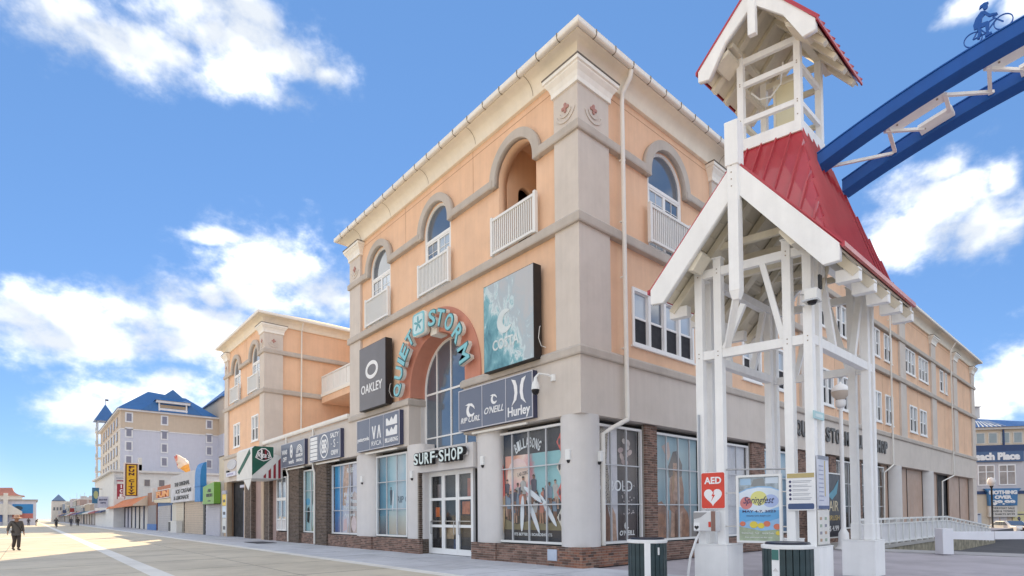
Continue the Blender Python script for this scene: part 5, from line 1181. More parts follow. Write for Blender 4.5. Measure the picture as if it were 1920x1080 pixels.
MB().tube([PT(-2.44, .03, 3.9), PT(-2.44, .0, 1.66)], .025, 8).build('pipe', mat('pipe_grey', (.4, .42, .45), .4, metal=.5), t)
# event poster hung between the legs
t = thing('event_poster', 'framed Springfest poster with painted kites hung between tower legs', 'poster', PT(-1.2, .12, .95))
TP = lambda u, v, o: PT(-1.66+u, .1-o, .95+v)
PW, PHt = .93, 1.5
ring(TP, 0, PW, 0, PHt, .05, -.02, .04).build('frame', WHITE, t)
MB(TP).box(.05, PW-.05, .05, PHt-.05, -.01, .005).build('print', mat('poster_sky', (.30, .52, .78), .4, .12, 2), t)
def pl_(polys, c, k, nm, **kw): return shape('print_shape', polys, .005+.0015*k, .0062+.0015*k, TP, mat('poster_'+nm, c, .45, **kw), t)
pl_([[(.05, 1.12), (.2, 1.2), (.45, 1.25), (.7, 1.23), (.88, 1.15), (.88, 1.45), (.05, 1.45)]], (.36, .42, .46), 0, 'photo_grey', var=.35, scale=9)
pl_([rect(.08, .3, 1.28, 1.42)], (.38, .55, .72), 1, 'photo_sky'); pl_([rect(.6, .86, 1.30, 1.43)], (.62, .70, .78), 1, 'photo_pale'); pl_([[(.3, 1.25), (.36, 1.4), (.56, 1.42), (.6, 1.25)]], (.26, .27, .27), 2, 'photo_tree')
pl_([[(.05, .8), (.05, 1.1), (.22, 1.18), (.45, 1.22), (.7, 1.2), (.88, 1.13), (.88, .8), (.5, .66)]], (.70, .78, .86), 1, 'cloud')
pl_([ell(.2, .88, .13, .14, 18)], (.62, .22, .22), 2, 'coral'); pl_([ell(.46, .98, .17, .16, 18)], (.72, .70, .25), 3, 'yellow'); pl_([ell(.7, .92, .16, .14, 18)], (.42, .52, .80), 2, 'periwinkle')
pl_([[(.05, .42), (.3, .5), (.6, .46), (.88, .55), (.88, .72), (.5, .66), (.05, .74)]], (.14, .42, .74), 2, 'deep_sky')
pl_([[(.05, .05), (.88, .05), (.88, .3), (.5, .27), (.05, .36)]], (.36, .42, .30), 2, 'lawn', var=.2, scale=8)
for u, v, r, c, nm in ((.12, .42, .06, (.7, .2, .12), 'kite_red'), (.35, .4, .085, (.78, .62, .08), 'kite_yellow'), (.5, .38, .07, (.78, .62, .08), 'kite_yellow'), (.62, .42, .07, (.7, .2, .12), 'kite_red'), (.82, .36, .07, (.7, .2, .12), 'kite_red'), (.84, .22, .05, (.75, .65, .12), 'kite_yellow')): pl_([ell(u, v, r, r*.9, 16)], c, 4, nm)
INK = mat('poster_ink', (.06, .06, .14), .5)
text('lettering', 'Springfest', TP, INK, t, w=.64, h=.2, depth=.002, shear=.45, bold=.006, u0=.14, v0=.82, d0=.013)
text('lettering', 'MAY 4-7, 2023', TP, INK, t, w=.68, h=.06, depth=.002, bold=.02, u0=.12, v0=.66, d0=.013); text('lettering', 'OCEAN CITY INLET LOT', TP, INK, t, w=.5, h=.03, depth=.002, u0=.2, v0=.58, d0=.013)
[text('lettering', w_, TP, SWHITE, t, w=.018*len(w_), h=.035, depth=.002, u0=u_, v0=.2, d0=.013) for w_, u_ in (('Entertainment', .1), ('Food', .38), ('Arts & Crafts', .52))]; text('lettering', 'free admission on the sand', TP, SWHITE, t, w=.55, h=.03, depth=.002, u0=.17, v0=.11, d0=.013)
for v in (.35, 1.1): MB(TP).box(-.27, 0, v, v+.025, -.0, .02).build('bracket', STEEL, t); MB(TP).box(PW, PW+.1, v, v+.025, -.0, .02).build('bracket', STEEL, t)
MB().tube([PT(-1.9, .15, 2.6), PT(-.65, .15, 2.55)], .02, 8).build('hanger_rod', STEEL, t)
# rules notice
t = thing('rules_sign', 'white rules notice with gold top and blue foot on the front tower leg', 'sign', PT(-.35, .03, 1.65))
shape('panel', [rrect(-.345, 2.05, .27, .395, .03)], -.055, -.03, TUVs, SWHITE, t); MB(TUVs).box(-.60, -.09, 2.34, 2.435, -.029, -.024).build('header', mat('gold_print', (.50, .40, .18), .5), t)
shape('footer', [rrect(-.345, 1.74, .245, .06, .03)], -.029, -.024, TUVs, mat('navy_print', (.06, .10, .22), .5), t)
for k in range(5):
    v = 2.26-k*.09; shape('icon', [ell(-.545, v, .025, .03, 12)], -.029, -.025, TUVs, INK, t)
    for j in range(2): MB(TUVs).box(-.50, -.14-.1*((k*3+j*5) % 4)/4, v+.012-j*.03, v+.02-j*.03, -.029, -.025).build('print_line', mat('print_grey', (.25, .27, .32), .6), t)
t = thing('tide_chart_sign', 'tall pale notice with gold thermometer line on the right side of the front leg', 'sign', PT(.0, .3, 1.6)); TRs = lambda v, z, o: PT(-.06+o, v, z)
MB(TRs).box(.07, .66, 1.68, 2.80, .0, .025).build('panel', mat('chart_pale', (.60, .62, .70), .5, .1, 3), t); MB(TRs).box(.07, .66, 2.72, 2.80, .025, .03).build('header', mat('print_grey', (0, 0, 0)), t); MB(TRs).box(.42, .46, 1.95, 2.7, .025, .03).build('gold_line', mat('gold_print', (0, 0, 0)), t); MB(TRs).box(.07, .66, 1.68, 1.75, .025, .03).build('footer', mat('navy_print', (0, 0, 0)), t)
for k in range(9): MB(TRs).box(.12, .36, 1.85+k*.09, 1.87+k*.09, .025, .029).build('print_line', mat('lilac_ink', (.30, .32, .45), .6), t)
t = thing('map_notice', 'pale notice with tiny pictures under the tall notice on the front leg', 'sign', PT(.0, .3, .9)); MB(TRs).box(.07, .66, .94, 1.66, .0, .02).build('panel', mat('map_pale', (.72, .70, .66), .5, .1, 4), t)
for k in range(8): MB(TRs).box(.14+.26*(k % 2), .24+.26*(k % 2), 1.0+.15*(k//2), 1.06+.15*(k//2), .02, .025).build('picture', mat('map_pic_%d' % (k % 3), [(.45, .30, .2), (.3, .4, .3), (.25, .25, .3)][k % 3], .5), t)
MB(TRs).box(.05, .68, .915, .935, .0, .04).build('sill', STEEL, t)
t = thing('street_name_plate', 'small pale aqua plate high on the front tower leg', 'sign', PT(.0, .2, 3.55)); MB(TRs).box(-.05, .5, 3.56, 3.72, .0, .02).build('panel', mat('aqua_plate', (.40, .62, .64), .4), t); MB(TRs).box(.02, .42, 3.6, 3.67, .02, .024).build('lettering', mat('aqua_pale', (.62, .74, .74), .4), t)
t = thing('junction_box', 'bronze electrical box fixed inside the front tower leg', 'box', PT(-.2, .7, 3.0)); MB(PT).box(-.42, -.28, .66, .8, 3.0, 3.45).build('body', mat('bronze_box', (.22, .17, .11), .4, metal=.3), t, bevel=.01); MB(PT).box(-.41, -.29, .63, .66, 3.04, 3.41).build('door', mat('bronze_box', (0, 0, 0)), t)
# ------------------------------------------------------------------ litter bins
def litter_bin(label, x, y, rot, tag_):
    t = thing('litter_bin', label, 'bin', (x, y, 0), 'slatted litter bins by the tower'); r = .42; h = 1.02
    SLG = mat('green_recycled_slat', (.03, .055, .06), .45, .2, 4, .15, .1, 60); NV = mat('bin_liner_navy', (.008, .012, .03), .35)
    MB().lathe((x, y, .03), [(r-.05, 0), (r-.05, h-.06), (r-.08, h-.06), (r-.08, .05)], 28).build('liner', NV, t)
    MB().lathe((x, y, h-.05), [(r+.012, 0), (r+.02, .02), (r+.02, .06), (r-.03, .075), (r-.10, .06), (r-.10, 0)], 40).build('rim', WPOST, t, smooth=True)
    MB().lathe((x, y, h+.026), [(r-.10, .0), (r-.04, .002), (r-.06, .035), (r-.13, .03)], 36).build('liner_cuff', NV, t, smooth=True)
    MB().lathe((x, y, .0), [(r, 0), (r, .07), (r-.1, .07), (r-.1, 0)], 32).build('base_ring', WPOST, t)
    n = 24
    sm0 = MB().box(r-.045, r, -.047, .047, .07, h-.05).mesh('slat'); sm0.materials.append(SLG)
    for k in range(n):
        a = 2*math.pi*k/n+rot; q = bpy.data.objects.new('slat', sm0); COL.objects.link(q); q.parent = t; q.rotation_euler = (0, 0, a)
    a0 = rot+2*math.pi*tag_/n
    def Tb(u, v, o): return (x+math.cos(a0)*(r+o)-math.sin(a0)*u, y+math.sin(a0)*(r+o)+math.cos(a0)*u, v)
    MB(Tb).box(-.065, .065, .02, h-.05, -.03, .02).build('stile', WPOST, t); return t, Tb
t, Tb = litter_bin('green slatted litter bin with navy liner, left of the tower', -1.87, -3.6, .1, 14)
MB(lambda u, v, o: (-1.87+math.cos(4.35)*(.42+o)-math.sin(4.35)*u, -3.6+math.sin(4.35)*(.42+o)+math.cos(4.35)*u, v)).box(-.02, .02, .72, .88, .0, .012).build('tag', WHITE, t)
t, Tb = litter_bin('green slatted litter bin with a green and white label, in front of the tower', -1.93, -6.67, .2, 11)
MB(Tb).box(-.06, .06, .78, .96, .02, .028).build('label', mat('bin_label_green', (.05, .17, .15), .5), t); shape('logo', [[(-.05, .58), (.05, .58), (0, .64)]], .02, .026, Tb, GREYCOL, t)
# ------------------------------------------------------------------ white globe lamp behind the tower
def lamp_post(label, x, y, h, m, head, cat='street lamp'):
    t = thing('street_lamp', label, cat, (x, y, 0)); z0 = gz(x, y)+.02 if x > 14 and y < -2.5 else 0
    MB().lathe((x, y, z0), [(.34, 0), (.34, .05), (.26, .10), (.22, .2), (.2, .7), (.13, .82), (.1, .9), (.085, h*.5), (.075, h-.9)], 18).build('post', m, t, smooth=True)
    MB().lathe((x, y, z0+h-.9), [(.08, 0), (.18, .08), (.2, .16), (.2, .34), (.17, .36)], 18).build('collar', m, t, smooth=True)
    MB().lathe((x, y, z0+h-.52), [(.17, 0), (.34, .2), (.36, .34), (.0, .34)], 18).build('bowl', head, t, smooth=True)
    MB().lathe((x, y, z0+h-.17), [(.36, 0), (.33, .12), (.22, .26), (.06, .34), (.03, .42), (0, .43)], 18).build('cap', WPOST, t, smooth=True)
lamp_post('white globe street lamp behind the tower, by the street windows', 14.2, -2.25, 7.0, WPOST, mat('frosted_bowl', (.58, .50, .42), .3))
# ------------------------------------------------------------------ row of boardwalk shops
def flat(name, c, rough=.6, **k): return mat(name, c, rough, **({'var': .06, 'scale': 1.5, 'streak': .05} | k))
ROLL = flat('grey_roller_shutter', (.45, .43, .43)); TAN = flat('tan_shutter', (.52, .42, .32)); OFFW = flat('off_white_wall', (.66, .64, .60)); LILAC = flat('lilac_shutter', (.50, .49, .54))
def TF_(x): return lambda u, v, o: (x-o, u, v)
def shutter(T, u0, u1, z0, z1, m, parent, o=.0, n=14):
    mb = MB(T); h = (z1-z0)/n
    for k in range(n): mb.box(u0, u1, z0+k*h, z0+(k+1)*h-.012, o-.06, o+(.0 if k % 2 else .012))
    s = mb.build('roller_shutter', m, parent)
    MB(T).box(u0, u1, z0, z1, o-.1, o-.061).build('shutter_back', BLACK, s); return s
def facing(y): return lambda u, v, o: (u, y-o, v)
# green sign shop
sx_ = -.3
s = thing('airbrush_shop', 'narrow shop with pale shutter and green corner sign beside the wing', 'shop', (sx_, 42, 0)); T = TF_(sx_)
shutter(T, 40.15, 45.1, .03, 2.66, LILAC, s); MB().box(sx_+.06, 8, 40.12, 45.3, 0, 4.6).build('wall', OFFW, s)
MB().box(.6, 5, 40.3, 44.3, 4.6, 7.0).build('upper_wall', flat('beige_wall', (.60, .52, .40)), s); MB().box(.55, 5.05, 40.25, 44.35, 7.0, 7.08).build('coping', flat('dark_coping', (.12, .10, .09)), s)
MB().box(.56, .6, 40.5, 41.2, 4.9, 6.6).build('drain_panel', OFFW, s)
t = thing('green_shop_sign', 'bright green sign with black lettering at the shop beside the peach wing', 'sign', (sx_, 42, 2.7)); GR = flat('lime_green_sign', (.16, .36, .05), .4)
MB(T).prism([(40.0, 2.75), (43.9, 2.75), (43.9, 4.28), (40.0, 4.55)], .0, .5).build('panel', GR, t); MB(T).prism([(43.92, 2.70), (45.6, 2.75), (45.6, 4.1), (43.92, 4.2)], .0, .2).build('side_panel', flat('mint_panel', (.50, .56, .48)), t); MB(T).box(39.98, 43.92, 2.70, 2.75, 0, .52).build('edge', BLACK, t)
for w_, v in (('AIR', 3.75), ('BRUSH', 3.35)): text('lettering', w_, TLt(42.9), BLACK, t, w=.42*len(w_), h=.28, depth=.02, bold=.04, u0=.25 if len(w_) > 3 else .7, v0=v, d0=.8)
MB(TLt(42.9)).box(.8, 1.7, 2.95, 3.05, .8, .82).build('lettering', BLACK, t)
# ice cream shop
s = thing('ice_cream_shop', 'tan shuttered shop under a white lettered billboard', 'shop', (sx_, 53, 0))
MB().box(sx_+.08, 8, 45.4, 61.0, 0, 4.9).build('wall', OFFW, s); shutter(T, 46.0, 54.2, .03, 3.1, TAN, s); shutter(T, 54.4, 58.6, .03, 3.1, flat('cream_shutter', (.62, .55, .44)), s)
MB(T).box(54.2, 54.4, .03, 3.2, 0, .06).build('post', BLACK, s); MB(T).box(45.4, 46.0, .03, 3.1, -.1, .03).build('dark_reveal', BLACK, s); MB(T).box(58.6, 61.0, .03, 3.1, -.1, .0).build('panel', flat('cream_panel', (.62, .58, .50)), s)
ab = MB().box(-.9, -.35, 55.0, 59.5, .02, 1.25).build('counter_box', OFFW, s); MB().box(-.91, -.9, 58.2, 59.4, .15, 1.15).build('vent', BLACK, ab)
t = thing('white_billboard', 'white billboard with black lettering over the tan shutters', 'billboard', (sx_, 54, 3.2))
MB(T).prism([(47.8, 3.2), (59.8, 3.2), (59.8, 6.05), (47.8, 6.1)], .0, .35).build('panel', flat('billboard_white', (.52, .52, .54)), t)
MB(T).box(48.0, 59.6, 3.22, 4.7, .351, .36).build('print', flat('billboard_grey', (.55, .56, .60), var=.2, scale=.8), t)
for w_, v, u in (('THE ORIGINAL', 4.85, 1.5), ('ICE CREAM', 4.1, 2.2), ('& LEMONADE', 3.45, 1.2)): text('lettering', w_, TLt(59.6), BLACK, t, w=7.4, h=.42, depth=.02, bold=.03, u0=u+.6, v0=v, d0=.665)
t = thing('blue_canopy', 'tall rounded blue canopy hood on the ice cream shop front', 'canopy', (sx_, 46.5, 3))
prof = [(-.3, 3.05), (-.8, 3.05), (-.8, 5.4), (-.74, 6.0), (-.6, 6.4), (-.45, 6.58), (-.3, 6.62)]
BL_ = flat('azure_canvas', (.02, .20, .52), .5)
MB(facing(44.9)).prism(prof, -2.2, 0).build('hood', BL_, t); MB(facing(44.9)).prism([(-.83, 4.38), (-.28, 4.38), (-.28, 4.44), (-.83, 4.44)], -2.25, .03).build('seam_band', flat('azure_band', (.015, .13, .38)), t)
# cone on the roof
t = thing('ice_cream_cone', 'giant tilted ice cream cone with red stripes on the shop roof', 'sculpture', (.1, 56, 6.3))
ax = Vector((-.52, .15, .85)).normalized(); o0 = Vector((.45, 56, 6.3)); a1 = ax.cross(Vector((0, 1, 0))).normalized(); b1 = ax.cross(a1)
def cone_pt(r, h, t_):
    r *= .88; h *= .88
    return tuple(o0+ax*h+a1*(r*math.cos(t_))+b1*(r*math.sin(t_)))
MB().loft([[cone_pt(r, h, 2*math.pi*k/18) for k in range(18)] for r, h in ((.12, 0), (.3, .35), (.52, .9), (.56, 1.0), (.5, 1.02))]).build('wafer', flat('wafer_orange', (.72, .36, .08), var=.2, scale=6), t, smooth=True)
MB().loft([[cone_pt(r*(1+.07*math.sin(3*(2*math.pi*k/24)+h*7)), h, 2*math.pi*k/24) for k in range(24)] for r, h in ((.56, .98), (.66, 1.15), (.64, 1.35), (.55, 1.5), (.57, 1.62), (.48, 1.85), (.40, 1.98), (.40, 2.08), (.28, 2.3), (.16, 2.48), (.05, 2.62), (.0, 2.66))]).build('soft_serve', flat('soft_serve_cream', (.78, .66, .55), var=.1, scale=2), t, smooth=True)
for j in range(3):
    MB().tube([cone_pt(.67*(1-.62*k/14), 1.1+1.4*k/14, -2.2+j*.9+k*.12) for k in range(15)], .055, 6).build('syrup_stripe', flat('syrup_red', (.62, .10, .07)), t, smooth=True)
MB().tube([(.3, 56, 4.9), (.42, 56, 6.35)], .05, 6).build('pole', STEEL, t)
# fun shop
s = thing('arcade_shop', 'brick and blue shop with an orange neon style sign', 'shop', (sx_, 66, 0))
MB().box(sx_+.05, 8, 61.2, 70.5, 0, 3.5).build('wall', flat('blue_paint_wall', (.06, .17, .42)), s); shutter(T, 61.5, 69.6, .03, 3.0, ROLL, s, .06); MB().box(sx_-.05, 8, 70.5, 77.8, 0, 4.9).build('brick_wall', flat('red_brown_wall', (.30, .13, .07), var=.2, scale=4), s); MB().box(sx_-.12, sx_-.06, 70.6, 77.6, .02, .8).build('blue_dado', flat('blue_paint_wall', (0, 0, 0)), s); MB().box(sx_-.1, sx_-.055, 70.8, 77.3, .8, 3.2).build('metal_panel', flat('dull_grey_panel', (.28, .26, .26)), s)
MB().box(sx_, 6, 61.2, 70.5, 3.5, 5.4).build('upper_wall', flat('rust_board', (.42, .13, .05)), s)
t = thing('fun_sign', 'orange and white FUN sign over the blue shop front', 'sign', (sx_, 65, 3.9)); T2 = TF_(-.55)
MB(T2).box(61.0, 69.8, 3.9, 4.85, -.2, .0).build('panel', flat('sign_orange', (.36, .03, .012), .4), t); ring(T2, 60.9, 69.9, 3.85, 4.9, .1, -.2, .05).build('frame', OFFW, t)
text('lettering', 'FUN', TLt(69.5), flat('sign_yellow', (.80, .30, .02), .4), t, w=8, h=.72, depth=.06, bold=.06, u0=.3, v0=4.02, d0=.56)
MB(T2).prism([(59.5, 3.25), (69.8, 3.45), (70.6, 3.8), (59.5, 3.75)], -.1, .15).build('scroll_board', flat('scroll_cream', (.66, .58, .42)), t); MB(T2).box(71, 71.4, 3.6, 5.3, -.1, .2).build('bracket', OFFW, t)
# awning shop
s = thing('awning_shop', 'shop with white folding doors beneath a sloping orange awning', 'shop', (sx_, 92, 0))
MB().box(sx_+.3, 9, 78, 117, 0, 4.7).build('wall', flat('shop_dark_wall', (.16, .15, .15)), s)
for k in range(9):
    u = 78.3+k*4.2; MB(TF_(sx_)).box(u, u+3.5, .03, 3.25, -.25, -.15).build('folding_door', OFFW if k < 4 else LILAC, s); MB(TF_(sx_)).box(u+3.55, u+4.1, .03, 3.3, -.25, -.05).build('door_post', BLACK if k % 2 else flat('dark_blue_post', (.04, .06, .12)), s)
OR = flat('orange_awning_canvas', (.62, .20, .07), .7)
MB().add([(sx_, 78, 4.6), (sx_, 112, 4.6), (-2.0, 112, 3.35), (-2.0, 78, 3.35), (sx_, 78, 4.5), (sx_, 112, 4.5), (-2.0, 112, 3.2), (-2.0, 78, 3.2)], [(0, 1, 2, 3), (4, 7, 6, 5), (0, 3, 7, 4), (1, 5, 6, 2), (3, 2, 6, 7), (0, 4, 5, 1)]).build('awning', OR, s)
MB(facing(78)).prism([(sx_, 4.6), (-2.0, 3.35), (-2.0, 3.2), (sx_, 3.25)], -.06, .02).build('awning_side', flat('cream_awning_side', (.68, .55, .42)), s)
t = thing('vertical_sign', 'tall yellow vertical sign with dark letters and an arrow', 'sign', (-1, 88, 4.9)); TY = facing(88)
MB(TY).box(-1.95, -.12, 4.8, 9.75, -.5, -.05).build('casing', flat('pale_pink_casing', (.72, .62, .55)), t); MB(TY).box(-1.78, -.28, 4.88, 9.6, -.05, .0).build('border', flat('dark_maroon', (.07, .015, .02)), t); MB(TY).box(-1.62, -.44, 5.0, 9.45, .0, .03).build('face', flat('sign_yellow_face', (.72, .42, .02), .4), t)
for i, ch in enumerate('FUN CITY'):
    if ch != ' ': text('lettering', ch, TY, flat('dark_maroon', (0, 0, 0)), t, w=.7 if ch != 'I' else .16, h=.42, depth=.03, bold=.05, align='C', u0=-1.03, v0=9.1-i*.5, d0=.03)
shape('arrow', [[(-1.03, 5.05), (-1.5, 5.4), (-1.2, 5.4), (-1.03, 5.25), (-.86, 5.4), (-.56, 5.4)]], .03, .06, TY, flat('dark_maroon', (0, 0, 0)), t)
t = thing('vertical_sign', 'narrow red and white vertical sign left of the yellow one', 'sign', (-1, 100, 4.7)); TY = facing(100)
MB(TY).box(-1.6, -.5, 4.7, 7.8, -.4, 0).build('panel', flat('crimson', (.32, .03, .05)), t); MB(TY).box(-1.6, -.5, 7.2, 7.6, 0, .03).build('header', OFFW, t)
for k in range(3): text('lettering', 'ICE'[k], TY, SWHITE, t, w=.4 if k else .15, h=.55, depth=.03, bold=.05, align='C', u0=-1.05, v0=6.8-k*.75, d0=.02)
MB(TY).box(-1.5, -.6, 4.72, 5.1, 0, .03).build('footer', GREYCOL, t)
t = thing('blue_banner', 'blue hanging banner sign with yellow disc further down the row', 'banner', (-2.6, 125, 4.5)); TY = facing(125)
MB(TY).box(-3.2, -2.1, 4.5, 7.6, -.2, 0).build('panel', flat('banner_blue', (.05, .16, .28), var=.3, scale=2), t); shape('disc', [ell(-2.6, 6.2, .38, .8, 16)], 0, .03, TY, flat('banner_gold', (.45, .45, .22)), t); MB(TY).box(-2.1, 0, 7.3, 7.4, -.15, -.05).build('arm', BLACK, t)
t = thing('pharmacy_sign', 'pale lilac board with dark lettering past the awning', 'sign', (-2.5, 110, 3.6)); TY = facing(112.5)
MB(TY).box(-3.2, -1.7, 3.5, 5.5, -.3, 0).build('panel', flat('lilac_board', (.52, .52, .62)), t); text('lettering', 'BEACH SHOP', TY, INK, t, w=1.2, h=.3, depth=.03, bold=.04, u0=-3.05, v0=4.75, d0=0); text('lettering', 'GIFTS', TY, INK, t, w=.8, h=.28, depth=.03, bold=.04, u0=-2.85, v0=4.2, d0=0)
# white annex in front of the hotel
an = thing('white_annex', 'white two storey block with small windows behind the shop signs', 'building', (2, 105, 0)); TN_ = facing(105)
MB().box(-1.6, 16, 105, 140, 0, 9.5).build('wall', flat('annex_white', (.72, .71, .68)), an); MB().box(-2.2, 16.4, 104.5, 141, 9.5, 9.85).build('cornice', OFFW, an)
MB(TN_).box(-1.5, .5, 7.4, 8.9, 0, .1).build('sign_panel', flat('annex_sign', (.60, .60, .60)), an)
for k in range(2): text('lettering', ('BOARDWALK', 'HOTEL')[k], TN_, flat('annex_ink', (.3, .3, .35)), an, w=1.5, h=.25, depth=.03, u0=-1.25, v0=8.3-k*.45, d0=.1)
for x in (3.2, 5.4, 7.6):
    w = MB(TN_).box(x-.5, x+.5, 7.1, 8.4, 0, .06).build('window', OFFW, an); MB(TN_).box(x-.4, x+.4, 7.2, 8.3, .06, .08).build('pane', flat('far_pane', (.16, .17, .19), .2), w)
for k, (x, w_) in enumerate(((2.0, 1.2), (2.3, .5))): MB().box(x-w_/2, x+w_/2, 106, 107, 9.85, 11.0-k*.0+1.2*k).build('roof_vent', OFFW, an)
# ------------------------------------------------------------------ hotel with blue roofs
ht = thing('blue_roof_hotel', 'large lilac and tan hotel with bright blue hipped roof and corner turret', 'hotel', (8, 112, 0))
LIL = flat('lilac_siding', (.54, .55, .63), var=.03); TANW = flat('tan_siding', (.55, .45, .35), var=.03); TRIM = flat('hotel_trim', (.70, .70, .72)); HB = flat('hotel_blue_metal', (.025, .125, .33), .4)
TH_ = facing(112)
MB().box(0, 30, 112, 150, 0, 17.95).build('wall', LIL, ht); MB().box(-.03, 30.03, 111.97, 150.03, 17.95, 21.3).build('tan_storey', TANW, ht); MB().box(-.08, 30.1, 111.9, 150.1, 17.82, 18.0).build('band', TRIM, ht); MB().box(-.5, 30.5, 111.5, 150.5, 21.3, 21.6).build('eave', TRIM, ht)
MB().box(-.05, 1.9-.6, 111.93, 112.0, 0, 17.8).build('corner_panel', LIL, ht)
MB().add([(-.6, 111.4, 21.6), (16, 111.4, 21.6), (16, 150.6, 21.6), (-.6, 150.6, 21.6), (5, 118, 26.4), (11.5, 118, 25.9), (5, 144, 26.2), (11.5, 144, 26)], [(0, 1, 5, 4), (1, 2, 7, 5), (2, 3, 6, 7), (3, 0, 4, 6), (4, 5, 7, 6)]).build('roof', HB, ht)
MB().add([(3, 111.3, 21.6), (13.2, 111.3, 21.6), (8.3, 112.5, 26.3), (8.3, 119, 26.4), (3, 116, 23), (13.2, 116, 23)], [(0, 1, 2), (0, 2, 3, 4), (1, 5, 3, 2)]).build('gable_roof', HB, ht)
# dormer balcony
dm = MB(TH_).box(5.8, 10.6, 21.7, 23.0, .0, .5).build('dormer', mat('dormer_recess', (.36, .28, .20), .8), ht); MB(TH_).box(5.4, 11, 23.3, 23.75, -2, 1.0).build('roof_slab', TRIM, dm); MB(TH_).box(5.8, 10.6, 21.62, 22.3, .5, .62).build('balustrade', TRIM, dm)
for x in (5.9, 10.4): MB(TH_).box(x-.12, x+.12, 21.6, 23.3, .4, .65).build('post', TRIM, dm)
MB(TH_).add([(5.2, 23.75, 1.2), (11.2, 23.75, 1.2), (8.2, 25.4, -2), (5.2, 23.75, -2), (11.2, 23.75, -2)], [(0, 1, 2), (0, 2, 3), (1, 4, 2)]).build('roof', HB, dm)
for x in (1.25, 6.85, 14.5, 21):
    for z in (20.1, 17.3, 14.8, 12.2):
        w = MB(TH_).box(x-.62, x+.62, z-.95, z+.95, .03, .1).build('window', TRIM, ht); MB(TH_).box(x-.38, x+.38, z-.7, z+.7, .1, .12).build('pane', flat('hotel_pane', (.22, .22, .28), .2), w)
THF = TF_(-.03)
for y in (117, 122, 127, 132, 137, 142):
    for z in (19.6, 16.9, 14.2, 11.5):
        w = MB(THF).box(y-.9, y+.9, z-.95, z+.95, .0, .1).build('window', flat('hotel_front_recess', (.34, .30, .28)), ht); MB(THF).box(y-.6, y+.6, z-.7, z+.7, .1, .12).build('pane', flat('hotel_pane', (0, 0, 0)), w)
MB().box(-.02, 0.0, 112.2, 150, 0, 21).build('front_siding', flat('cream_siding', (.66, .60, .52)), ht)
# turret with balconies
for x, y in ((-.7, 148.5), (-.7, 151.5), (2.4, 151.5), (2.4, 148.5)): MB().box(x-.12, x+.12, y-.12, y+.12, 0, 24.2).build('turret_post', TRIM, ht)
for k in range(7): MB().box(-1.0, 2.6, 148.2, 151.8, 3+k*3.1, 3.25+k*3.1).build('turret_floor', TRIM, ht); MB().box(-.95, -.88, 148.3, 151.7, 3.25+k*3.1, 4.2+k*3.1).build('turret_rail', flat('rail_green_grey', (.45, .50, .50)), ht)
MB().add([(-1.4, 147.8, 24.2), (3, 147.8, 24.2), (3, 152.2, 24.2), (-1.4, 152.2, 24.2), (.8, 150, 28.4)], [(0, 1, 4), (1, 2, 4), (2, 3, 4), (3, 0, 4), (0, 3, 2, 1)]).build('turret_roof', HB, ht)
fl = MB().tube([(.8, 150, 28.3), (.8, 150, 29.6)], .05, 5).build('flag_pole', BLACK, ht); MB().box(.8, 1.4, 149.98, 150.02, 29.2, 29.6).build('flag', flat('flag_navy', (.06, .06, .10)), fl)
# taller rear wing
MB().box(16.2, 26, 108, 126, 0, 25.3).build('rear_wing', TANW, ht); MB().box(16.1, 26.1, 107.9, 126.1, 0, 18).build('rear_wing_lower', LIL, ht); MB().add([(15.7, 107.5, 25.3), (26.5, 107.5, 25.3), (26.5, 126.5, 25.3), (15.7, 126.5, 25.3), (21, 117, 31)], [(0, 1, 4), (1, 2, 4), (2, 3, 4), (3, 0, 4), (0, 3, 2, 1)]).build('rear_roof', HB, ht)
MB().box(19, 20, 113, 114, 27, 30).build('chimney', flat('chimney_grey', (.25, .28, .32)), ht)
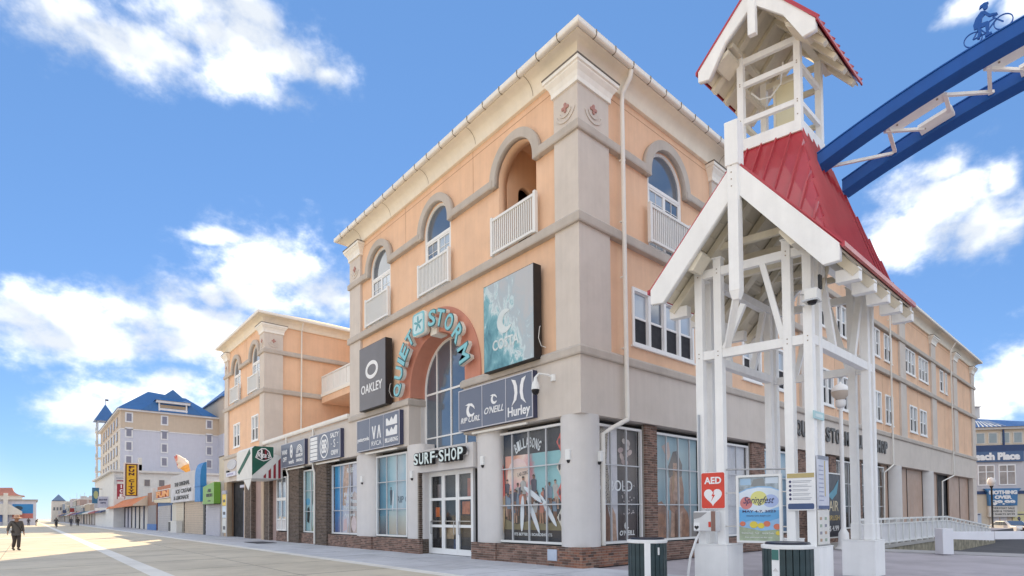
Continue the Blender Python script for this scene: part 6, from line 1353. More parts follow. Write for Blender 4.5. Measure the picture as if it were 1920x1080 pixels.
# ------------------------------------------------------------------ further shops down the row, each its own building
rnd = random.Random(21)
pal = [(.55, .54, .58), (.62, .60, .55), (.48, .36, .28), (.60, .50, .38), (.40, .46, .55), (.64, .62, .60), (.55, .40, .36), (.50, .52, .50), (.58, .55, .62), (.62, .56, .45)]
apal = [(.05, .07, .16), (.30, .05, .05), (.60, .58, .55), (.05, .16, .20), (.08, .06, .20), (.45, .40, .36)]
words = ['lilac', 'cream', 'brown', 'tan', 'blue-grey', 'white', 'dusty red', 'sage', 'pale violet', 'sand']; aw = ['navy', 'dark red', 'white', 'teal', 'indigo', 'beige']
y = 118.0; i = 0
ords = ['first', 'second', 'third', 'fourth', 'fifth', 'sixth', 'seventh', 'eighth', 'ninth', 'tenth', 'eleventh', 'twelfth', 'thirteenth', 'fourteenth', 'fifteenth']
while y < 330:
    L_ = rnd.uniform(11, 19); h = rnd.choice([4.6, 5.2, 6.5, 7.5, 8.4]) if y > 150 else 5; x = -.9+rnd.uniform(-.3, .3)
    s = thing('boardwalk_shop', '%s small %s shop with %s awning past the orange awning' % (ords[i], words[i % 10], aw[i % 6]), 'shop', (x, y+L_/2, 0), 'small shops far along the boardwalk')
    w_ = MB().box(x, 9, y, y+L_-.3, 0, h).build('wall', flat('row_wall_%d' % (i % 10), tuple(c*.62 for c in pal[i % 10])), s); MB().box(x-.15, 9.1, y-.1, y+L_-.2, h, h+.25).build('parapet', OFFW, s)
    am = flat('row_awning_%d' % (i % 6), apal[i % 6])
    MB().add([(x, y, 3.5), (x, y+L_-.4, 3.5), (x-1.6, y+L_-.4, 2.8), (x-1.6, y, 2.8), (x, y, 3.35), (x, y+L_-.4, 3.35), (x-1.6, y+L_-.4, 2.6), (x-1.6, y, 2.6)], [(0, 1, 2, 3), (4, 7, 6, 5), (0, 3, 7, 4), (1, 5, 6, 2), (3, 2, 6, 7)]).build('awning', am, s)
    n = int(L_/2.4)
    for k in range(n):
        u = y+.4+k*2.4; MB(TF_(x)).box(u, u+1.7, .05, 2.6, 0, .05).build('shutter' if k % 2 else 'door', [OFFW, LILAC, ROLL, flat('row_dark', (.12, .10, .10))][(k+i) % 4], s)
        if h > 6: MB(TF_(x)).box(u, u+1.1, 4.4, 5.8, 0, .05).build('window', flat('far_pane', (0, 0, 0)), s)
    MB().box(x+2.5, x+4.2, y+3, y+5, h+.25, h+1.3).build('roof_unit', ROLL, s); MB().tube([(x+1.2, y+1.5, h+.2), (x+1.2, y+1.5, h+2.2)], .06, 6).build('vent_pipe', STEEL, s)
    if i % 3 == 1: MB(facing(y+1)).box(x-1.5, x-.3, 3.7, 5.0, -.2, 0).build('sign_board', flat('row_sign_%d' % i, rnd.choice(apal+pal)), s)
    y += L_; i += 1
bp = thing('blue_pyramid_building', 'cream building with blue pyramid roof far down the boardwalk', 'building', (-1.5, 300, 0))
MB().box(-4.5, 6, 335, 350, 0, 10).build('wall', flat('cream_far', (.66, .60, .54)), bp); MB().add([(-4.6, 334.5, 10.2), (.6, 334.5, 10.2), (.6, 344, 10.2), (-4.6, 344, 10.2), (-2, 339, 13.4)], [(0, 1, 4), (1, 2, 4), (2, 3, 4), (3, 0, 4), (0, 3, 2, 1)]).build('roof', flat('slate_blue_roof', (.14, .20, .30)), bp)
for k in range(4): MB(facing(335)).box(-4+k*1.2, -3.3+k*1.2, 5.5, 7, 0, .05).build('window', flat('far_pane', (0, 0, 0)), bp)
# ------------------------------------------------------------------ pier buildings on the beach side
pb = thing('pier_mural_building', 'flat roofed pier building with blue and red mural', 'building', (-15, 170, 0)); TQ = facing(170)
MB().box(-24, -11.2, 170, 190, 0, 6.0).build('wall', flat('pier_white', (.60, .60, .68)), pb); MB().box(-24.3, -10.9, 169.7, 190.3, 6.0, 6.35).build('roof_edge', flat('pier_edge', (.36, .34, .34)), pb)
MB(TQ).box(-15.6, -11.8, 1.7, 5.2, 0, .06).build('mural_panel', flat('mural_blue', (.03, .22, .52), .5), pb); MB(TQ).box(-15.6, -11.8, 1.7, 2.9, .06, .08).build('mural_stripe', flat('mural_red', (.48, .16, .14)), pb); shape('mural_disc', [ell(-14.5, 4.2, .8, .55, 16)], .06, .085, TQ, flat('mural_dark', (.04, .07, .10)), pb)
for k in range(7): MB(TQ).box(-23.5+k*1.1, -22.9+k*1.1, .9, 5.1, 0, .07).build('window', flat('pier_window_blue', (.08, .18, .46), .3), pb)
MB().box(-17.2, -16.4, 168.6, 169.4, 0, 7.8).build('pylon', OFFW, pb)
MB().add([(-24, 168.8, 5.2), (-16.2, 168.8, 5.2), (-13.8, 168.8, 3.4), (-13.8, 168.8, 2.6), (-24, 168.8, 2.6), (-24, 170, 5.2), (-16.2, 170, 5.2), (-13.8, 170, 3.4)], [(0, 1, 2, 3, 4), (0, 5, 6, 1), (1, 6, 7, 2)]).build('entrance_canopy', OFFW, pb)
rr_ = thing('red_roof_pavilion', 'pavilion with curved red roof behind the mural building', 'building', (-17, 200, 0))
MB().box(-28, -14.2, 200, 214, 0, 8.2).build('wall', OFFW, rr_)
prf = [(-28, 8.2), (-13.6, 8.2)]+[(-13.6-2.6*math.sin(t), 8.2+2.2*(1-math.cos(t))) for t in [R_(90)*k/6 for k in range(1, 7)]]+[(-28, 10.0)]
MB(facing(199.5)).prism(prf, -15, 0).build('roof', flat('faded_red_roof', (.45, .20, .17), var=.15, scale=.6), rr_)
# potted shrub and low fence at the beach edge
sh_ = thing('shrub_planter', 'yellow green shrub in a low planter at the beach edge', 'plant', (-15.6, 62, 0))
MB().lathe((-15.6, 62, 0), [(.7, 0), (.8, .6), (.75, .6), (.7, .5), (0, .5)], 14).build('planter', GREYCOL, sh_)
mb = MB(); rnd = random.Random(3)
for k in range(700):
    th, ph = rnd.random()*6.283, math.acos(rnd.uniform(-.5, 1)); r = .85*rnd.uniform(.5, 1.05); c = Vector((-15.6+r*math.sin(ph)*math.cos(th), 62+r*math.sin(ph)*math.sin(th), 1.15+r*math.cos(ph)*.9))
    d1 = Vector((rnd.uniform(-1, 1), rnd.uniform(-1, 1), rnd.uniform(-.6, 1))).normalized()*.12; d2 = d1.cross(Vector((rnd.uniform(-1, 1), rnd.uniform(-1, 1), rnd.uniform(-1, 1)))).normalized()*.05
    mb.poly([tuple(c-d1), tuple(c+d2), tuple(c+d1), tuple(c-d2)])
mb.build('foliage', flat('shrub_leaf', (.16, .19, .03), var=.4, scale=3), sh_)
# ------------------------------------------------------------------ street side: raised walk, rail, fence, far corner
STONE = mat('mossy_stone', (.30, .27, .20), .95, .45, 2.2, .15, .5, 12)
wk = MB().box(14.2, 30.5, -2.5, .02, -.9, .02).build('raised_walk', mat('walk_concrete', (.42, .40, .38), .9, .08, .8), None); wk['kind'] = 'structure'
MB().add([(30.5, -2.5, .02), (46, -2.5, -.93), (46, .02, -.93), (30.5, .02, .02), (30.5, -2.5, -1), (46, -2.5, -1.05), (46, .02, -1.05), (30.5, .02, -1)], [(0, 1, 2, 3), (4, 7, 6, 5), (0, 4, 5, 1), (3, 2, 6, 7), (0, 3, 7, 4)]).build('ramp', MATS['walk_concrete'], wk)
rw = thing('retaining_wall', 'low mossy stone wall under the white ramp railing', 'wall', (22, -2.6, -.9)); MB().box(14.5, 46, -2.66, -2.51, -1.05, -.12).build('stonework', STONE, rw); MB().box(14.2, 30.5, -2.72, -2.50, -.12, .03).build('coping', MATS['walk_concrete'], rw)
ra = thing('ramp_railing', 'white panelled railing that slopes down with the street ramp', 'railing', (22, -2.6, 0))
def rz(x): return 0 if x <= 30.5 else -.95*(x-30.5)/15.5
xs = [14.4+k*1.15 for k in range(15)]+[30.6+k*1.18 for k in range(13)]
for k in range(len(xs)-1):
    a, b = xs[k], xs[k+1]; za, zb = rz(a), rz(b)
    for z0, z1 in ((1.22, 1.31), (1.0, 1.06), (.10, .17)): MB().add([(a, -2.65, za+z0), (b, -2.65, zb+z0), (b, -2.55, zb+z0), (a, -2.55, za+z0), (a, -2.65, za+z1), (b, -2.65, zb+z1), (b, -2.55, zb+z1), (a, -2.55, za+z1)], [(0, 3, 2, 1), (4, 5, 6, 7), (0, 1, 5, 4), (1, 2, 6, 5), (2, 3, 7, 6), (3, 0, 4, 7)]).build('rail', WHITE, ra)
    MB().add([(a, -2.61, za+.17), (b, -2.61, zb+.17), (b, -2.61, zb+1.0), (a, -2.61, za+1.0), (a, -2.6, za+.17), (b, -2.6, zb+.17), (b, -2.6, zb+1.0), (a, -2.6, za+1.0)], [(0, 1, 2, 3), (4, 7, 6, 5), (0, 4, 5, 1), (1, 5, 6, 2), (2, 6, 7, 3), (3, 7, 4, 0)]).build('panel', mat('railing_panel', (.72, .71, .72), .5), ra)
    MB().box(a-.04, a+.04, -2.67, -2.53, za+.02, za+1.31).build('post', WHITE, ra)
fe = thing('white_guard_fence', 'white timber guard rail with square post at the kerb', 'fence', (13.6, -5.8, 0)); rd = Vector((.756, -.655, 0))
def FP(a, n, z): q = Vector((13.45, -5.72, 0))+rd*a+Vector((rd.y, -rd.x, 0))*n; return (q.x, q.y, z)
WF = mat('guard_rail_white', (.80, .80, .84), .45, .04, 2)
MB(FP).box(0, .40, -.2, .2, 0, .96).build('post', WF, fe, bevel=.015); MB(FP).add([(.4, .1, .56), (1.95, .1, .50), (1.95, .16, .50), (.4, .16, .56), (.4, .1, .84), (1.95, .1, .84), (1.95, .16, .84), (.4, .16, .84)], [(0, 3, 2, 1), (4, 5, 6, 7), (0, 1, 5, 4), (1, 2, 6, 5), (2, 3, 7, 6), (3, 0, 4, 7)]).build('board', WF, fe, bevel=.01)
MB(FP).box(1.97, 6, .1, .16, .54, .84).build('board', WF, fe, bevel=.01); MB(FP).box(5.8, 6.2, -.2, .2, 0, .96).build('post', WF, fe, bevel=.015); MB(FP).box(.4, .46, -.02, .1, .5, .9).build('cleat', STEEL, fe)
MB().box(13.9, 15.6, -60, -2.75, -.35, .0).build('kerb', mat('kerb_concrete', (.42, .41, .42), .9), None)['kind'] = 'structure'
# far corner building with blue roof
fc = thing('beachwear_store', 'grey store with blue metal roof and a wide blue name sign beyond the street', 'store', (80, 2, -.9))
fw = Vector((-.78, -.62, 0)).normalized(); fr2 = Vector((-fw.y, fw.x, 0))*1
if fr2.dot(Vector((.756, -.655, 0))) < 0: fr2 = -fr2
FO = Vector((77.7, 3.75, -.95))
def TF3(u, v, o): q = FO+fr2*(u*.78+.15)+fw*o; return (q.x, q.y, q.z+v)
GW = flat('store_grey_siding', (.56, .55, .58), var=.03); CW = flat('store_cream', (.66, .58, .46), var=.03)
MB(TF3).box(-9, 10, 0, 4.8, -14, 0).build('ground_storey', CW, fc); MB(TF3).box(-9.03, 10.03, 4.8, 10.0, -14, .02).build('wall', GW, fc); MB(TF3).box(-9, 10, 10.6, 12.8, -14, 0).build('upper_storey', CW, fc)
NB = flat('store_navy', (.03, .06, .16), .4); MB(TF3).box(-9.1, 10.1, 4.6, 5.0, -14, .08).build('navy_band', NB, fc); MB(TF3).box(-9.2, 10.2, 9.95, 10.75, -14.2, .15).build('navy_band', NB, fc); MB(TF3).box(-9.4, 10.4, 12.7, 13.0, -14.4, .4).build('eave', OFFW, fc)
SB = flat('store_blue_roof', (.04, .13, .34), .4); MB(TF3).add([(-9.6, 13.0, .6), (14, 13.0, .6), (14, 13.0, -14), (-9.6, 13.0, -14), (2.4, 15.0, -5), (5, 15.0, -8)], [(0, 1, 4), (1, 2, 5, 4), (2, 3, 5), (3, 0, 4, 5)]).build('roof', SB, fc)
for k in range(10): MB(TF3).tube([(-1.5+k*.62, 13.05+.0, .55), (1.2+k*.28, 14.2, -2.4)], .05, 4).build('roof_seam', flat('pale_roof_seam', (.55, .62, .70)), fc)
cu2 = MB(TF3).box(1.4, 4.2, 14.9, 16.4, -7.5, -4.5).build('cupola', OFFW, fc); MB(TF3).add([(1.1, 16.4, -4.2), (4.5, 16.4, -4.2), (4.5, 16.4, -7.8), (1.1, 16.4, -7.8), (2.8, 17.0, -6)], [(0, 1, 4), (1, 2, 4), (2, 3, 4), (3, 0, 4)]).build('cupola_roof', OFFW, fc)
for k in range(6):
    u = -.9+k*1.75; w = MB(TF3).box(u-.65, u+.65, 10.95, 12.35, 0, .06).build('window', OFFW, fc); MB(TF3).box(u-.52, u+.52, 11.05, 12.25, .06, .08).build('pane', flat('store_pane', (.30, .36, .38), .15), w)
MB(TF3).box(3.95, 4.15, 10.75, 13, .05, .2).build('downpipe', NB, fc)
for k in range(2):
    u = .3+k*2.95; w = ring(TF3, u, u+2.4, 5.7, 8.3, .14, 0, .1).box(u+1.13, u+1.27, 5.84, 8.16, 0, .1).box(u+.14, u+2.26, 7.35, 7.45, 0, .095).build('window', SWHITE, fc)
    MB(TF3).box(u+.14, u+2.26, 5.84, 8.16, .0, .05).build('pane', flat('store_big_pane', (.36, .32, .30), .15, var=.3, scale=.9), w)
t = thing('store_name_sign', 'long navy sign with big white letters on the far store', 'sign', TF3(3, 8.6, .1)); MB(TF3).box(-2.4, 6.7, 8.65, 9.95, .03, .25).build('panel', flat('store_sign_blue', (.07, .13, .26), .4), t); text('lettering', 'Beach Place', TF3, SWHITE, t, w=7.1, h=.95, depth=.05, bold=.06, u0=-.95, v0=8.85, d0=.25)
t = thing('price_sign', 'blue shaped sign reading nothing over nine ninety-nine with a letter board below', 'sign', TF3(3.2, 3, .2)); MB(TF3).prism([(.9, 7.6-2.3), (1.4, 7.3-2.5), (1.5, 5.35-2.3+.1), (5.4, 5.35-2.3+.1), (5.5, 7.3-2.5), (6.0, 7.6-2.3)], .1, .5).build('panel', flat('price_sign_blue', (.06, .20, .42), .4), t)
for w_, v, h_, wd in (('NOTHING', 4.55, .5, 3.9), ('OVER', 3.98, .45, 2.4), ('$9.99', 3.2, .65, 3.3)): text('lettering', w_, TF3, SWHITE, t, w=wd, h=h_, depth=.05, bold=.06, u0=3.45-wd/2, v0=v, d0=.5)
lb = MB(TF3).box(1.5, 5.4, 1.75, 3.1, .1, .45).build('letter_board', OFFW, t)
for k, w_ in enumerate(('EVERYDAY SALE', 'SWIM & TOWELS', 'T SHIRTS $9.99')): text('lettering', w_, TF3, BLACK, lb, w=3.2, h=.24, depth=.02, u0=1.85, v0=2.72-k*.38, d0=.45)
for u, c, lab in ((-1.1, (.50, .58, .70), 'pale blue'), (5.0, (.72, .66, .36), 'pale yellow')):
    t = thing('sale_poster', '%s nine dollar poster on the far store front' % lab, 'poster', TF3(u+.7, .9, .1)); MB(TF3).box(u, u+1.7, .55, 2.2 if u < 0 else 2.4, .05, .12).build('panel', flat('sale_'+lab.replace(' ', '_'), c), t); text('lettering', '9', TF3, INK, t, w=.4, h=.7, depth=.03, bold=.04, u0=u+.65, v0=1.05, d0=.12); MB(TF3).box(u+.15, u+1.55, .65, .8, .12, .14).build('lettering', INK, t); MB(TF3).box(u+.15, u+1.55, 2.0, 2.12, .12, .14).build('lettering', INK, t)
MB(TF3).box(1.8, 4.6, 0, 2.6, -.1, .05).build('entrance', flat('store_entrance', (.60, .52, .44)), fc)
for k in range(2): MB(TF3).box(2.2+k*1.1, 3.1+k*1.1, .1, 2.2, .05, .1).build('door', flat('store_door', (.66, .64, .66)), fc)
MB(TF3).box(-3, 1, 0, .6, .2, .9).build('dark_planter', flat('dark_slate_planter', (.06, .10, .14)), fc)
# black lamp in front of the far store
lamp = thing('street_lamp', 'black street lamp with white globe in front of the far store', 'street lamp', (66.1, .4, -.95))
MB().lathe((66.1, .4, -.95), [(.25, 0), (.2, .6), (.09, .8), (.08, 5.0), (.16, 5.1), (.16, 5.2)], 12).build('post', BLACK, lamp, smooth=True); MB().lathe((66.1, .4, 4.25), [(.1, 0), (.35, .25), (.38, .55), (.25, .85), (0, .95)], 14).build('globe', mat('frosted_globe', (.72, .72, .72), .3), lamp, smooth=True)
# parked cars half hidden by the guard rail
def car(label, pos, ang, col, cname):
    t = thing('parked_car', label, 'car', pos); c, s_ = math.cos(ang), math.sin(ang)
    def TCR(u, v, o): return (pos[0]+u*c-o*s_, pos[1]+u*s_+o*c, pos[2]+v)
    body = [(-2.2, .35), (-2.25, .75), (-2.1, .95), (-1.3, 1.0), (-.7, 1.45), (.7, 1.48), (1.5, 1.05), (2.2, .9), (2.28, .6), (2.2, .35)]
    P_ = flat('car_paint_'+cname, col, .25, coat=.6)
    MB(TCR).loft([[(u, v, -.85) for u, v in body]]+[[(u, v, .85) for u, v in body]]).build('body', P_, t, bevel=.08)
    for sd in (-1, 1):
        MB(TCR).prism([(-.95, 1.02), (-.6, 1.38), (.0, 1.40), (.0, 1.02)], sd*.852, sd*.86).build('side_window', PANE, t); MB(TCR).prism([(.06, 1.02), (.06, 1.40), (.62, 1.40), (1.2, 1.05)], sd*.852, sd*.86).build('side_window', PANE, t)
        for u in (-1.4, 1.4):
            w = MB(TCR).loft([[(u+.33*math.cos(a), .33+.33*math.sin(a), sd*k) for a in [2*math.pi*j/16 for j in range(16)]] for k in (.68, .88)]).build('wheel', BLACK, t); MB(TCR).loft([[(u+.2*math.cos(a), .33+.2*math.sin(a), sd*k) for a in [2*math.pi*j/12 for j in range(12)]] for k in (.881, .895)]).build('rim', STEEL, w)
        MB(TCR).box(-2.29, -2.2, .62, .78, sd*.55-.18, sd*.55+.18).build('headlight', SWHITE, t); MB(TCR).box(2.24, 2.3, .62, .78, sd*.6-.15, sd*.6+.15).build('tail_light', AR, t)
    MB(TCR).prism([(-1.28, 1.03), (-.72, 1.455), (-.70, 1.48), (-1.30, 1.06)], -.7, .7).build('windscreen', PANE, t)
    MB(TCR).box(-2.27, -2.2, .4, .56, -.5, .5).build('grille', BLACK, t)
car('white parked car nose on, behind the white guard rail', (66.5, -.9, -.98), R_(42), (.70, .71, .72), 'white'); car('black parked car beside the white one, behind the guard rail', (66.5, -3.6, -.98), R_(125), (.012, .012, .014), 'black')
# ------------------------------------------------------------------ people
def skinned(name, verts, edges, radii, m, parent, root=0, sub=2):
    me = bpy.data.meshes.new(name); me.from_pydata([tuple(v) for v in verts], edges, []); o = mk(name, me, m, parent)
    sk_ = o.modifiers.new('skin', 'SKIN'); sk_.use_smooth_shade = True
    for i, r in enumerate(radii): me.skin_vertices[0].data[i].radius = r if isinstance(r, tuple) else (r, r)
    for i in range(len(verts)): me.skin_vertices[0].data[i].use_root = (i == root)
    s = o.modifiers.new('sub', 'SUBSURF'); s.levels = sub; s.render_levels = sub
    return o
SK1 = flat('skin_brown', (.30, .17, .11), .6); 
def person(label, pos, face, h, shirt, trousers, pose, group=None, hat=None, hands=True, shirtw=1.0):
    """face: heading in radians; joints in a local frame (x right, y forward, z up), scaled to height h"""
    t = thing('person', label, 'person', pos, group); k = h/1.8; c, s_ = math.cos(face), math.sin(face)
    def X(p): x, y, z = p; x *= k; y *= k; z *= k; return (pos[0]+x*s_+y*c, pos[1]-x*c+y*s_, pos[2]+z)
    J = dict(pel=(0, 0, .95), sp=(0, .01, 1.15), ch=(0, .0, 1.36), nk=(0, .01, 1.52), hd=(0, .03, 1.62), ht=(0, .02, 1.76),
             ls=(-.19, 0, 1.43), le=(-.27, -.02, 1.15), lw=(-.29, .05, .90), rs=(.19, 0, 1.43), re=(.27, -.02, 1.15), rw=(.29, .05, .90),
             lh=(-.1, 0, .90), lk=(-.11, .04, .50), la=(-.11, -.02, .09), lt=(-.12, .14, .04), rh=(.1, 0, .90), rk=(.11, .04, .50), ra=(.11, -.02, .09), rt=(.12, .14, .04))
    J.update(pose); n = list(J); V = [X(J[q]) for q in n]; I = {q: i for i, q in enumerate(n)}
    E_ = [('pel', 'sp'), ('sp', 'ch'), ('ch', 'nk'), ('nk', 'hd'), ('hd', 'ht'), ('ch', 'ls'), ('ls', 'le'), ('le', 'lw'), ('ch', 'rs'), ('rs', 're'), ('re', 'rw'), ('pel', 'lh'), ('lh', 'lk'), ('lk', 'la'), ('la', 'lt'), ('pel', 'rh'), ('rh', 'rk'), ('rk', 'ra'), ('ra', 'rt')]
    Rd = dict(pel=.13, sp=.125, ch=.14, nk=.06, hd=.095, ht=.06, ls=.065, le=.045, lw=.033, rs=.065, re=.045, rw=.033, lh=.09, lk=.06, la=.042, lt=.035, rh=.09, rk=.06, ra=.042, rt=.035)
    skinned('body', V, [(I[a], I[b]) for a, b in E_], [Rd[q]*k for q in n], SK1, t)
    tq = ['pel', 'sp', 'ch', 'ls', 'le', 'rs', 're', 'lw2', 'rw2', 'hem']; J['hem'] = (0, .0, .84); J['lw2'] = tuple(a+(b-a)*.85 for a, b in zip(J['le'], J['lw'])); J['rw2'] = tuple(a+(b-a)*.85 for a, b in zip(J['re'], J['rw']))
    it = {q: i for i, q in enumerate(tq)}; tr_ = dict(pel=.175*shirtw, sp=.175*shirtw, ch=.175*shirtw, ls=.09, le=.07, rs=.09, re=.07, lw2=.055, rw2=.055, hem=.16*shirtw)
    skinned('shirt', [X(J[q]) for q in tq], [(it[a], it[b]) for a, b in (('hem', 'pel'), ('pel', 'sp'), ('sp', 'ch'), ('ch', 'ls'), ('ls', 'le'), ('le', 'lw2'), ('ch', 'rs'), ('rs', 're'), ('re', 'rw2'))], [tr_[q]*k for q in tq], shirt, t)
    lq = ['pel', 'lh', 'lk', 'la2', 'rh', 'rk', 'ra2']; J['la2'] = tuple(a+(b-a)*.93 for a, b in zip(J['lk'], J['la'])); J['ra2'] = tuple(a+(b-a)*.93 for a, b in zip(J['rk'], J['ra'])); il = {q: i for i, q in enumerate(lq)}
    skinned('trousers', [X(J[q]) for q in lq], [(il[a], il[b]) for a, b in (('pel', 'lh'), ('lh', 'lk'), ('lk', 'la2'), ('pel', 'rh'), ('rh', 'rk'), ('rk', 'ra2'))], [q*k for q in (.145, .115, .085, .075, .115, .085, .075)], trousers, t)
    for a, b in (('la', 'lt'), ('ra', 'rt')):
        p, q = Vector(X(J[a])), Vector(X(J[b])); d = (q-p); MB().tube([tuple(p-d*.35+Vector((0, 0, -.02*k))), tuple(p+Vector((0, 0, -.015*k))), tuple(q), tuple(q+d*.25)], [.045*k, .055*k, .05*k, .03*k], 8).build('shoe', flat('dark_shoe', (.03, .025, .025)), t, smooth=True)
    if hands:
        for e_, w_, sd in (('le', 'lw', -1), ('re', 'rw', 1)):
            p, w = Vector(X(J[e_])), Vector(X(J[w_])); d = (w-p).normalized(); sx2 = Vector((s_, -c, 0)); fy = Vector((c, s_, 0))
            vs, es, rs_ = [w, w+d*.07*k], [(0, 1)], [.03*k, .036*k]
            for j, (off, ln) in enumerate(((-.027, .075), (-.009, .085), (.009, .08), (.027, .065))):
                b0 = w+d*.085*k+fy*off*k; i0 = len(vs); vs += [b0, b0+d*ln*.5*k, b0+d*ln*k-sx2*sd*.015*k]; es += [(1, i0), (i0, i0+1), (i0+1, i0+2)]; rs_ += [.0095*k, .009*k, .007*k]
            i0 = len(vs); vs += [w+d*.03*k+fy*.035*k, w+d*.08*k+fy*.06*k]; es += [(0, i0), (i0, i0+1)]; rs_ += [.011*k, .008*k]
            skinned('hand', vs, es, rs_, SK1, t, 0, 1)
    hd = Vector(X(J['hd'])); fy = Vector((c, s_, 0)); sx2 = Vector((s_, -c, 0))
    MB().tube([tuple(hd+fy*.085*k+Vector((0, 0, .02*k))), tuple(hd+fy*.125*k+Vector((0, 0, -.02*k))), tuple(hd+fy*.09*k+Vector((0, 0, -.03*k)))], .014*k, 6).build('nose', SK1, t)
    for sd in (-1, 1):
        q = hd+fy*.088*k+sx2*sd*.035*k+Vector((0, 0, .03*k)); MB().lathe(tuple(q-Vector((0, 0, .009*k))), [(0, 0), (.012*k, .004*k), (.012*k, .014*k), (0, .018*k)], 8).build('eye', BLACK, t)
        q = hd+sx2*sd*.095*k; MB().lathe(tuple(q-Vector((0, 0, .03*k))), [(0, 0), (.02*k, .015*k), (.022*k, .04*k), (0, .06*k)], 8).build('ear', SK1, t)
    MB().tube([tuple(hd+fy*.09*k-sx2*.025*k+Vector((0, 0, -.06*k))), tuple(hd+fy*.098*k+Vector((0, 0, -.063*k))), tuple(hd+fy*.09*k+sx2*.025*k+Vector((0, 0, -.06*k)))], .007*k, 5).build('mouth', flat('lip', (.22, .08, .07)), t)
    if hat:
        b0 = hd+Vector((0, 0, .06*k)); MB().lathe(tuple(b0), [(.0, .0), (.22*k, -.035*k), (.23*k, -.02*k), (.12*k, .02*k), (.115*k, .11*k), (.08*k, .15*k), (0, .16*k)], 20).build('hat', hat, t, smooth=True)
    else: MB().lathe(tuple(hd-fy*.015*k+Vector((0, 0, .01*k))), [(.09*k, -.03*k), (.112*k, .03*k), (.105*k, .10*k), (.06*k, .155*k), (0, .165*k)], 14).build('hair', flat('dark_hair', (.03, .02, .015)), t, smooth=True)
    return t, X, J
DG = flat('grey_brown_shirt', (.085, .08, .078), .8); DT = flat('dark_brown_trousers', (.05, .042, .04), .8)
face = math.atan2(-11.03-27.2, -12.29+12.83)
t, X, J = person('person in straw hat and grey shirt walking on the sunny paving', (-12.83, 27.25, .0), face+.35, 1.82, DG, DT,
    dict(ls=(-.2, .02, 1.43), le=(-.25, .02, 1.16), lw=(-.26, .12, .90), rs=(.2, .0, 1.43), re=(.31, -.03, 1.17), rw=(.38, .10, .93), lk=(-.06, .14, .5), la=(-.05, .12, .09), lt=(-.05, .28, .04), rk=(.07, .02, .5), ra=(.05, -.20, .12), rt=(.06, -.05, .05), hd=(0, .05, 1.60), ht=(0, .06, 1.74)), hat=flat('straw_hat', (.50, .30, .20), .8, var=.15, scale=20), shirtw=1.12)
MB().tube([X((.14, .12, 1.46)), X((.05, .17, 1.3)), X((-.1, .18, 1.1)), X((-.19, .1, .98)), X((-.15, -.13, 1.1)), X((.1, -.16, 1.4)), X((.14, .0, 1.5))], .018, 6).build('bag_strap', BLACK, t)
pc = [flat('black_jacket', (.02, .02, .022)), flat('dark_jacket', (.035, .035, .05)), flat('navy_jeans', (.03, .04, .08))]
person('person in black coat walking near the dark shop fronts', (-4.9, 134, 0), -1.6, 1.85, pc[0], pc[0], {}, hands=False)
person('person in dark jacket walking left of the one in the black coat', (-6.1, 131.5, 0), -1.5, 1.8, pc[1], pc[2], dict(lk=(-.1, .14, .5), la=(-.1, .1, .1), rk=(.1, .02, .5), ra=(.1, -.16, .12)), hands=False)
person('person in blue jeans strolling near the mural building', (-12.6, 160, 0), 1.4, 1.8, pc[1], pc[2], {}, hands=False)
person('person in pale top bending forward near the mural building', (-11.3, 158, 0), .3, 1.7, pc[0], flat('pale_trousers', (.45, .38, .32)), dict(ch=(0, .12, 1.28), nk=(0, .2, 1.4), hd=(0, .28, 1.48), ht=(0, .3, 1.6), ls=(-.19, .14, 1.34), rs=(.19, .14, 1.34), le=(-.25, .22, 1.08), re=(.25, .22, 1.08), lw=(-.25, .35, .9), rw=(.25, .35, .9)), hands=False)
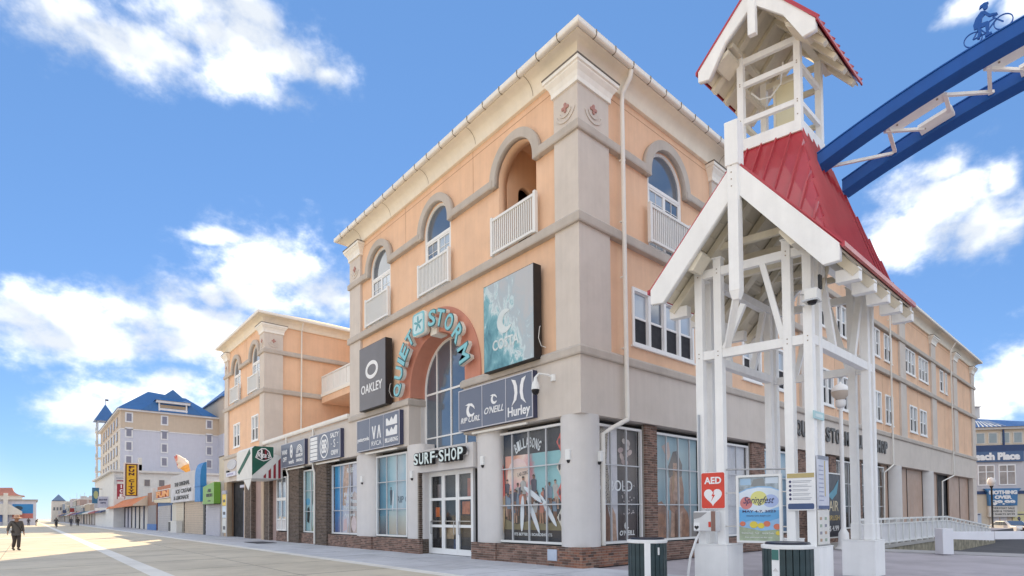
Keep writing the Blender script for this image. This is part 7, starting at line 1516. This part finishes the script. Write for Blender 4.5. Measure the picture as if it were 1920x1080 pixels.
# cyclist down the boardwalk
CYP = (-9.0, 110, 0)
bk = thing('bicycle', 'bicycle ridden along the centre of the boardwalk', 'bicycle', CYP)
def TBk2(a, b, o): return (CYP[0]+o, CYP[1]+a, b)
for a in (-.52, .52):
    w = MB().tube([TBk2(a+.33*math.cos(2*math.pi*j/20), .35+.33*math.sin(2*math.pi*j/20), 0) for j in range(21)], .02, 6).build('wheel', BLACK, bk); MB().tube([TBk2(a, .35, -.06), TBk2(a, .35, .06)], .03, 6).build('hub', STEEL, w)
f = MB()
for p, q in (((-.52, .35), (-.1, .33)), ((-.1, .33), (-.2, .85)), ((-.52, .35), (-.18, .78)), ((-.18, .8), (.38, .85)), ((-.1, .33), (.40, .75)), ((.36, .98), (.52, .35))): f.tube([TBk2(*p, 0), TBk2(*q, 0)], .022, 6)
f.build('frame', pc[0], bk); MB().tube([TBk2(.33, 1.02, -.3), TBk2(.38, 1.0, 0), TBk2(.33, 1.02, .3)], .018, 6).build('handlebar', BLACK, bk); MB().box(CYP[0]-.09, CYP[0]+.09, CYP[1]-.32, CYP[1]-.08, .86, .93).build('saddle', BLACK, bk)
person('person in black riding the bicycle down the boardwalk', (CYP[0], CYP[1]-.2, .05), math.pi/2, 1.78, pc[0], pc[0], dict(pel=(0, 0, .95), sp=(0, .1, 1.14), ch=(0, .22, 1.33), nk=(0, .3, 1.46), hd=(0, .36, 1.55), ht=(0, .38, 1.68), ls=(-.19, .24, 1.38), rs=(.19, .24, 1.38), le=(-.26, .4, 1.2), re=(.26, .4, 1.2), lw=(-.28, .56, 1.02), rw=(.28, .56, 1.02), lk=(-.12, .34, .72), la=(-.12, .2, .35), lt=(-.12, .34, .30), rk=(.12, .3, .55), ra=(.12, .12, .17), rt=(.12, .26, .12)), hands=False)
# ------------------------------------------------------------------ small things on the paving, and groups
t = thing('door_mat', 'dark mat on the sidewalk below the striped awning', 'mat', (-1.5, 25.2, .015))
MB().box(-2.1, -.95, 23.9, 26.6, .013, .035).build('mat', mat('rubber_mat', (.05, .05, .06), .9, .2, 5), t, bevel=.01); MB().box(-2.06, -.99, 23.96, 26.54, .0352, .038).build('pile', mat('mat_pile', (.07, .07, .08), .95, .3, 30), t)
GROUPS = {'wall_lamp': 'wall lamps on the shop front columns', 'window_poster': 'printed posters in the shop windows', 'shop_sign': 'slate brand signs on the fascia', 'billboard': 'billboards beside the entrance arch', 'parked_car': 'cars parked by the far store', 'dome_camera': 'security dome cameras', 'vertical_sign': 'vertical signs over the shop row', 'sale_poster': 'sale posters on the far store', 'street_lamp': 'street lamps', 'person': 'people on the boardwalk'}
for o in list(S.objects):
    b = o.name.split('.')[0]
    if o.parent is None and b in GROUPS and 'group' not in o: o['group'] = GROUPS[b]
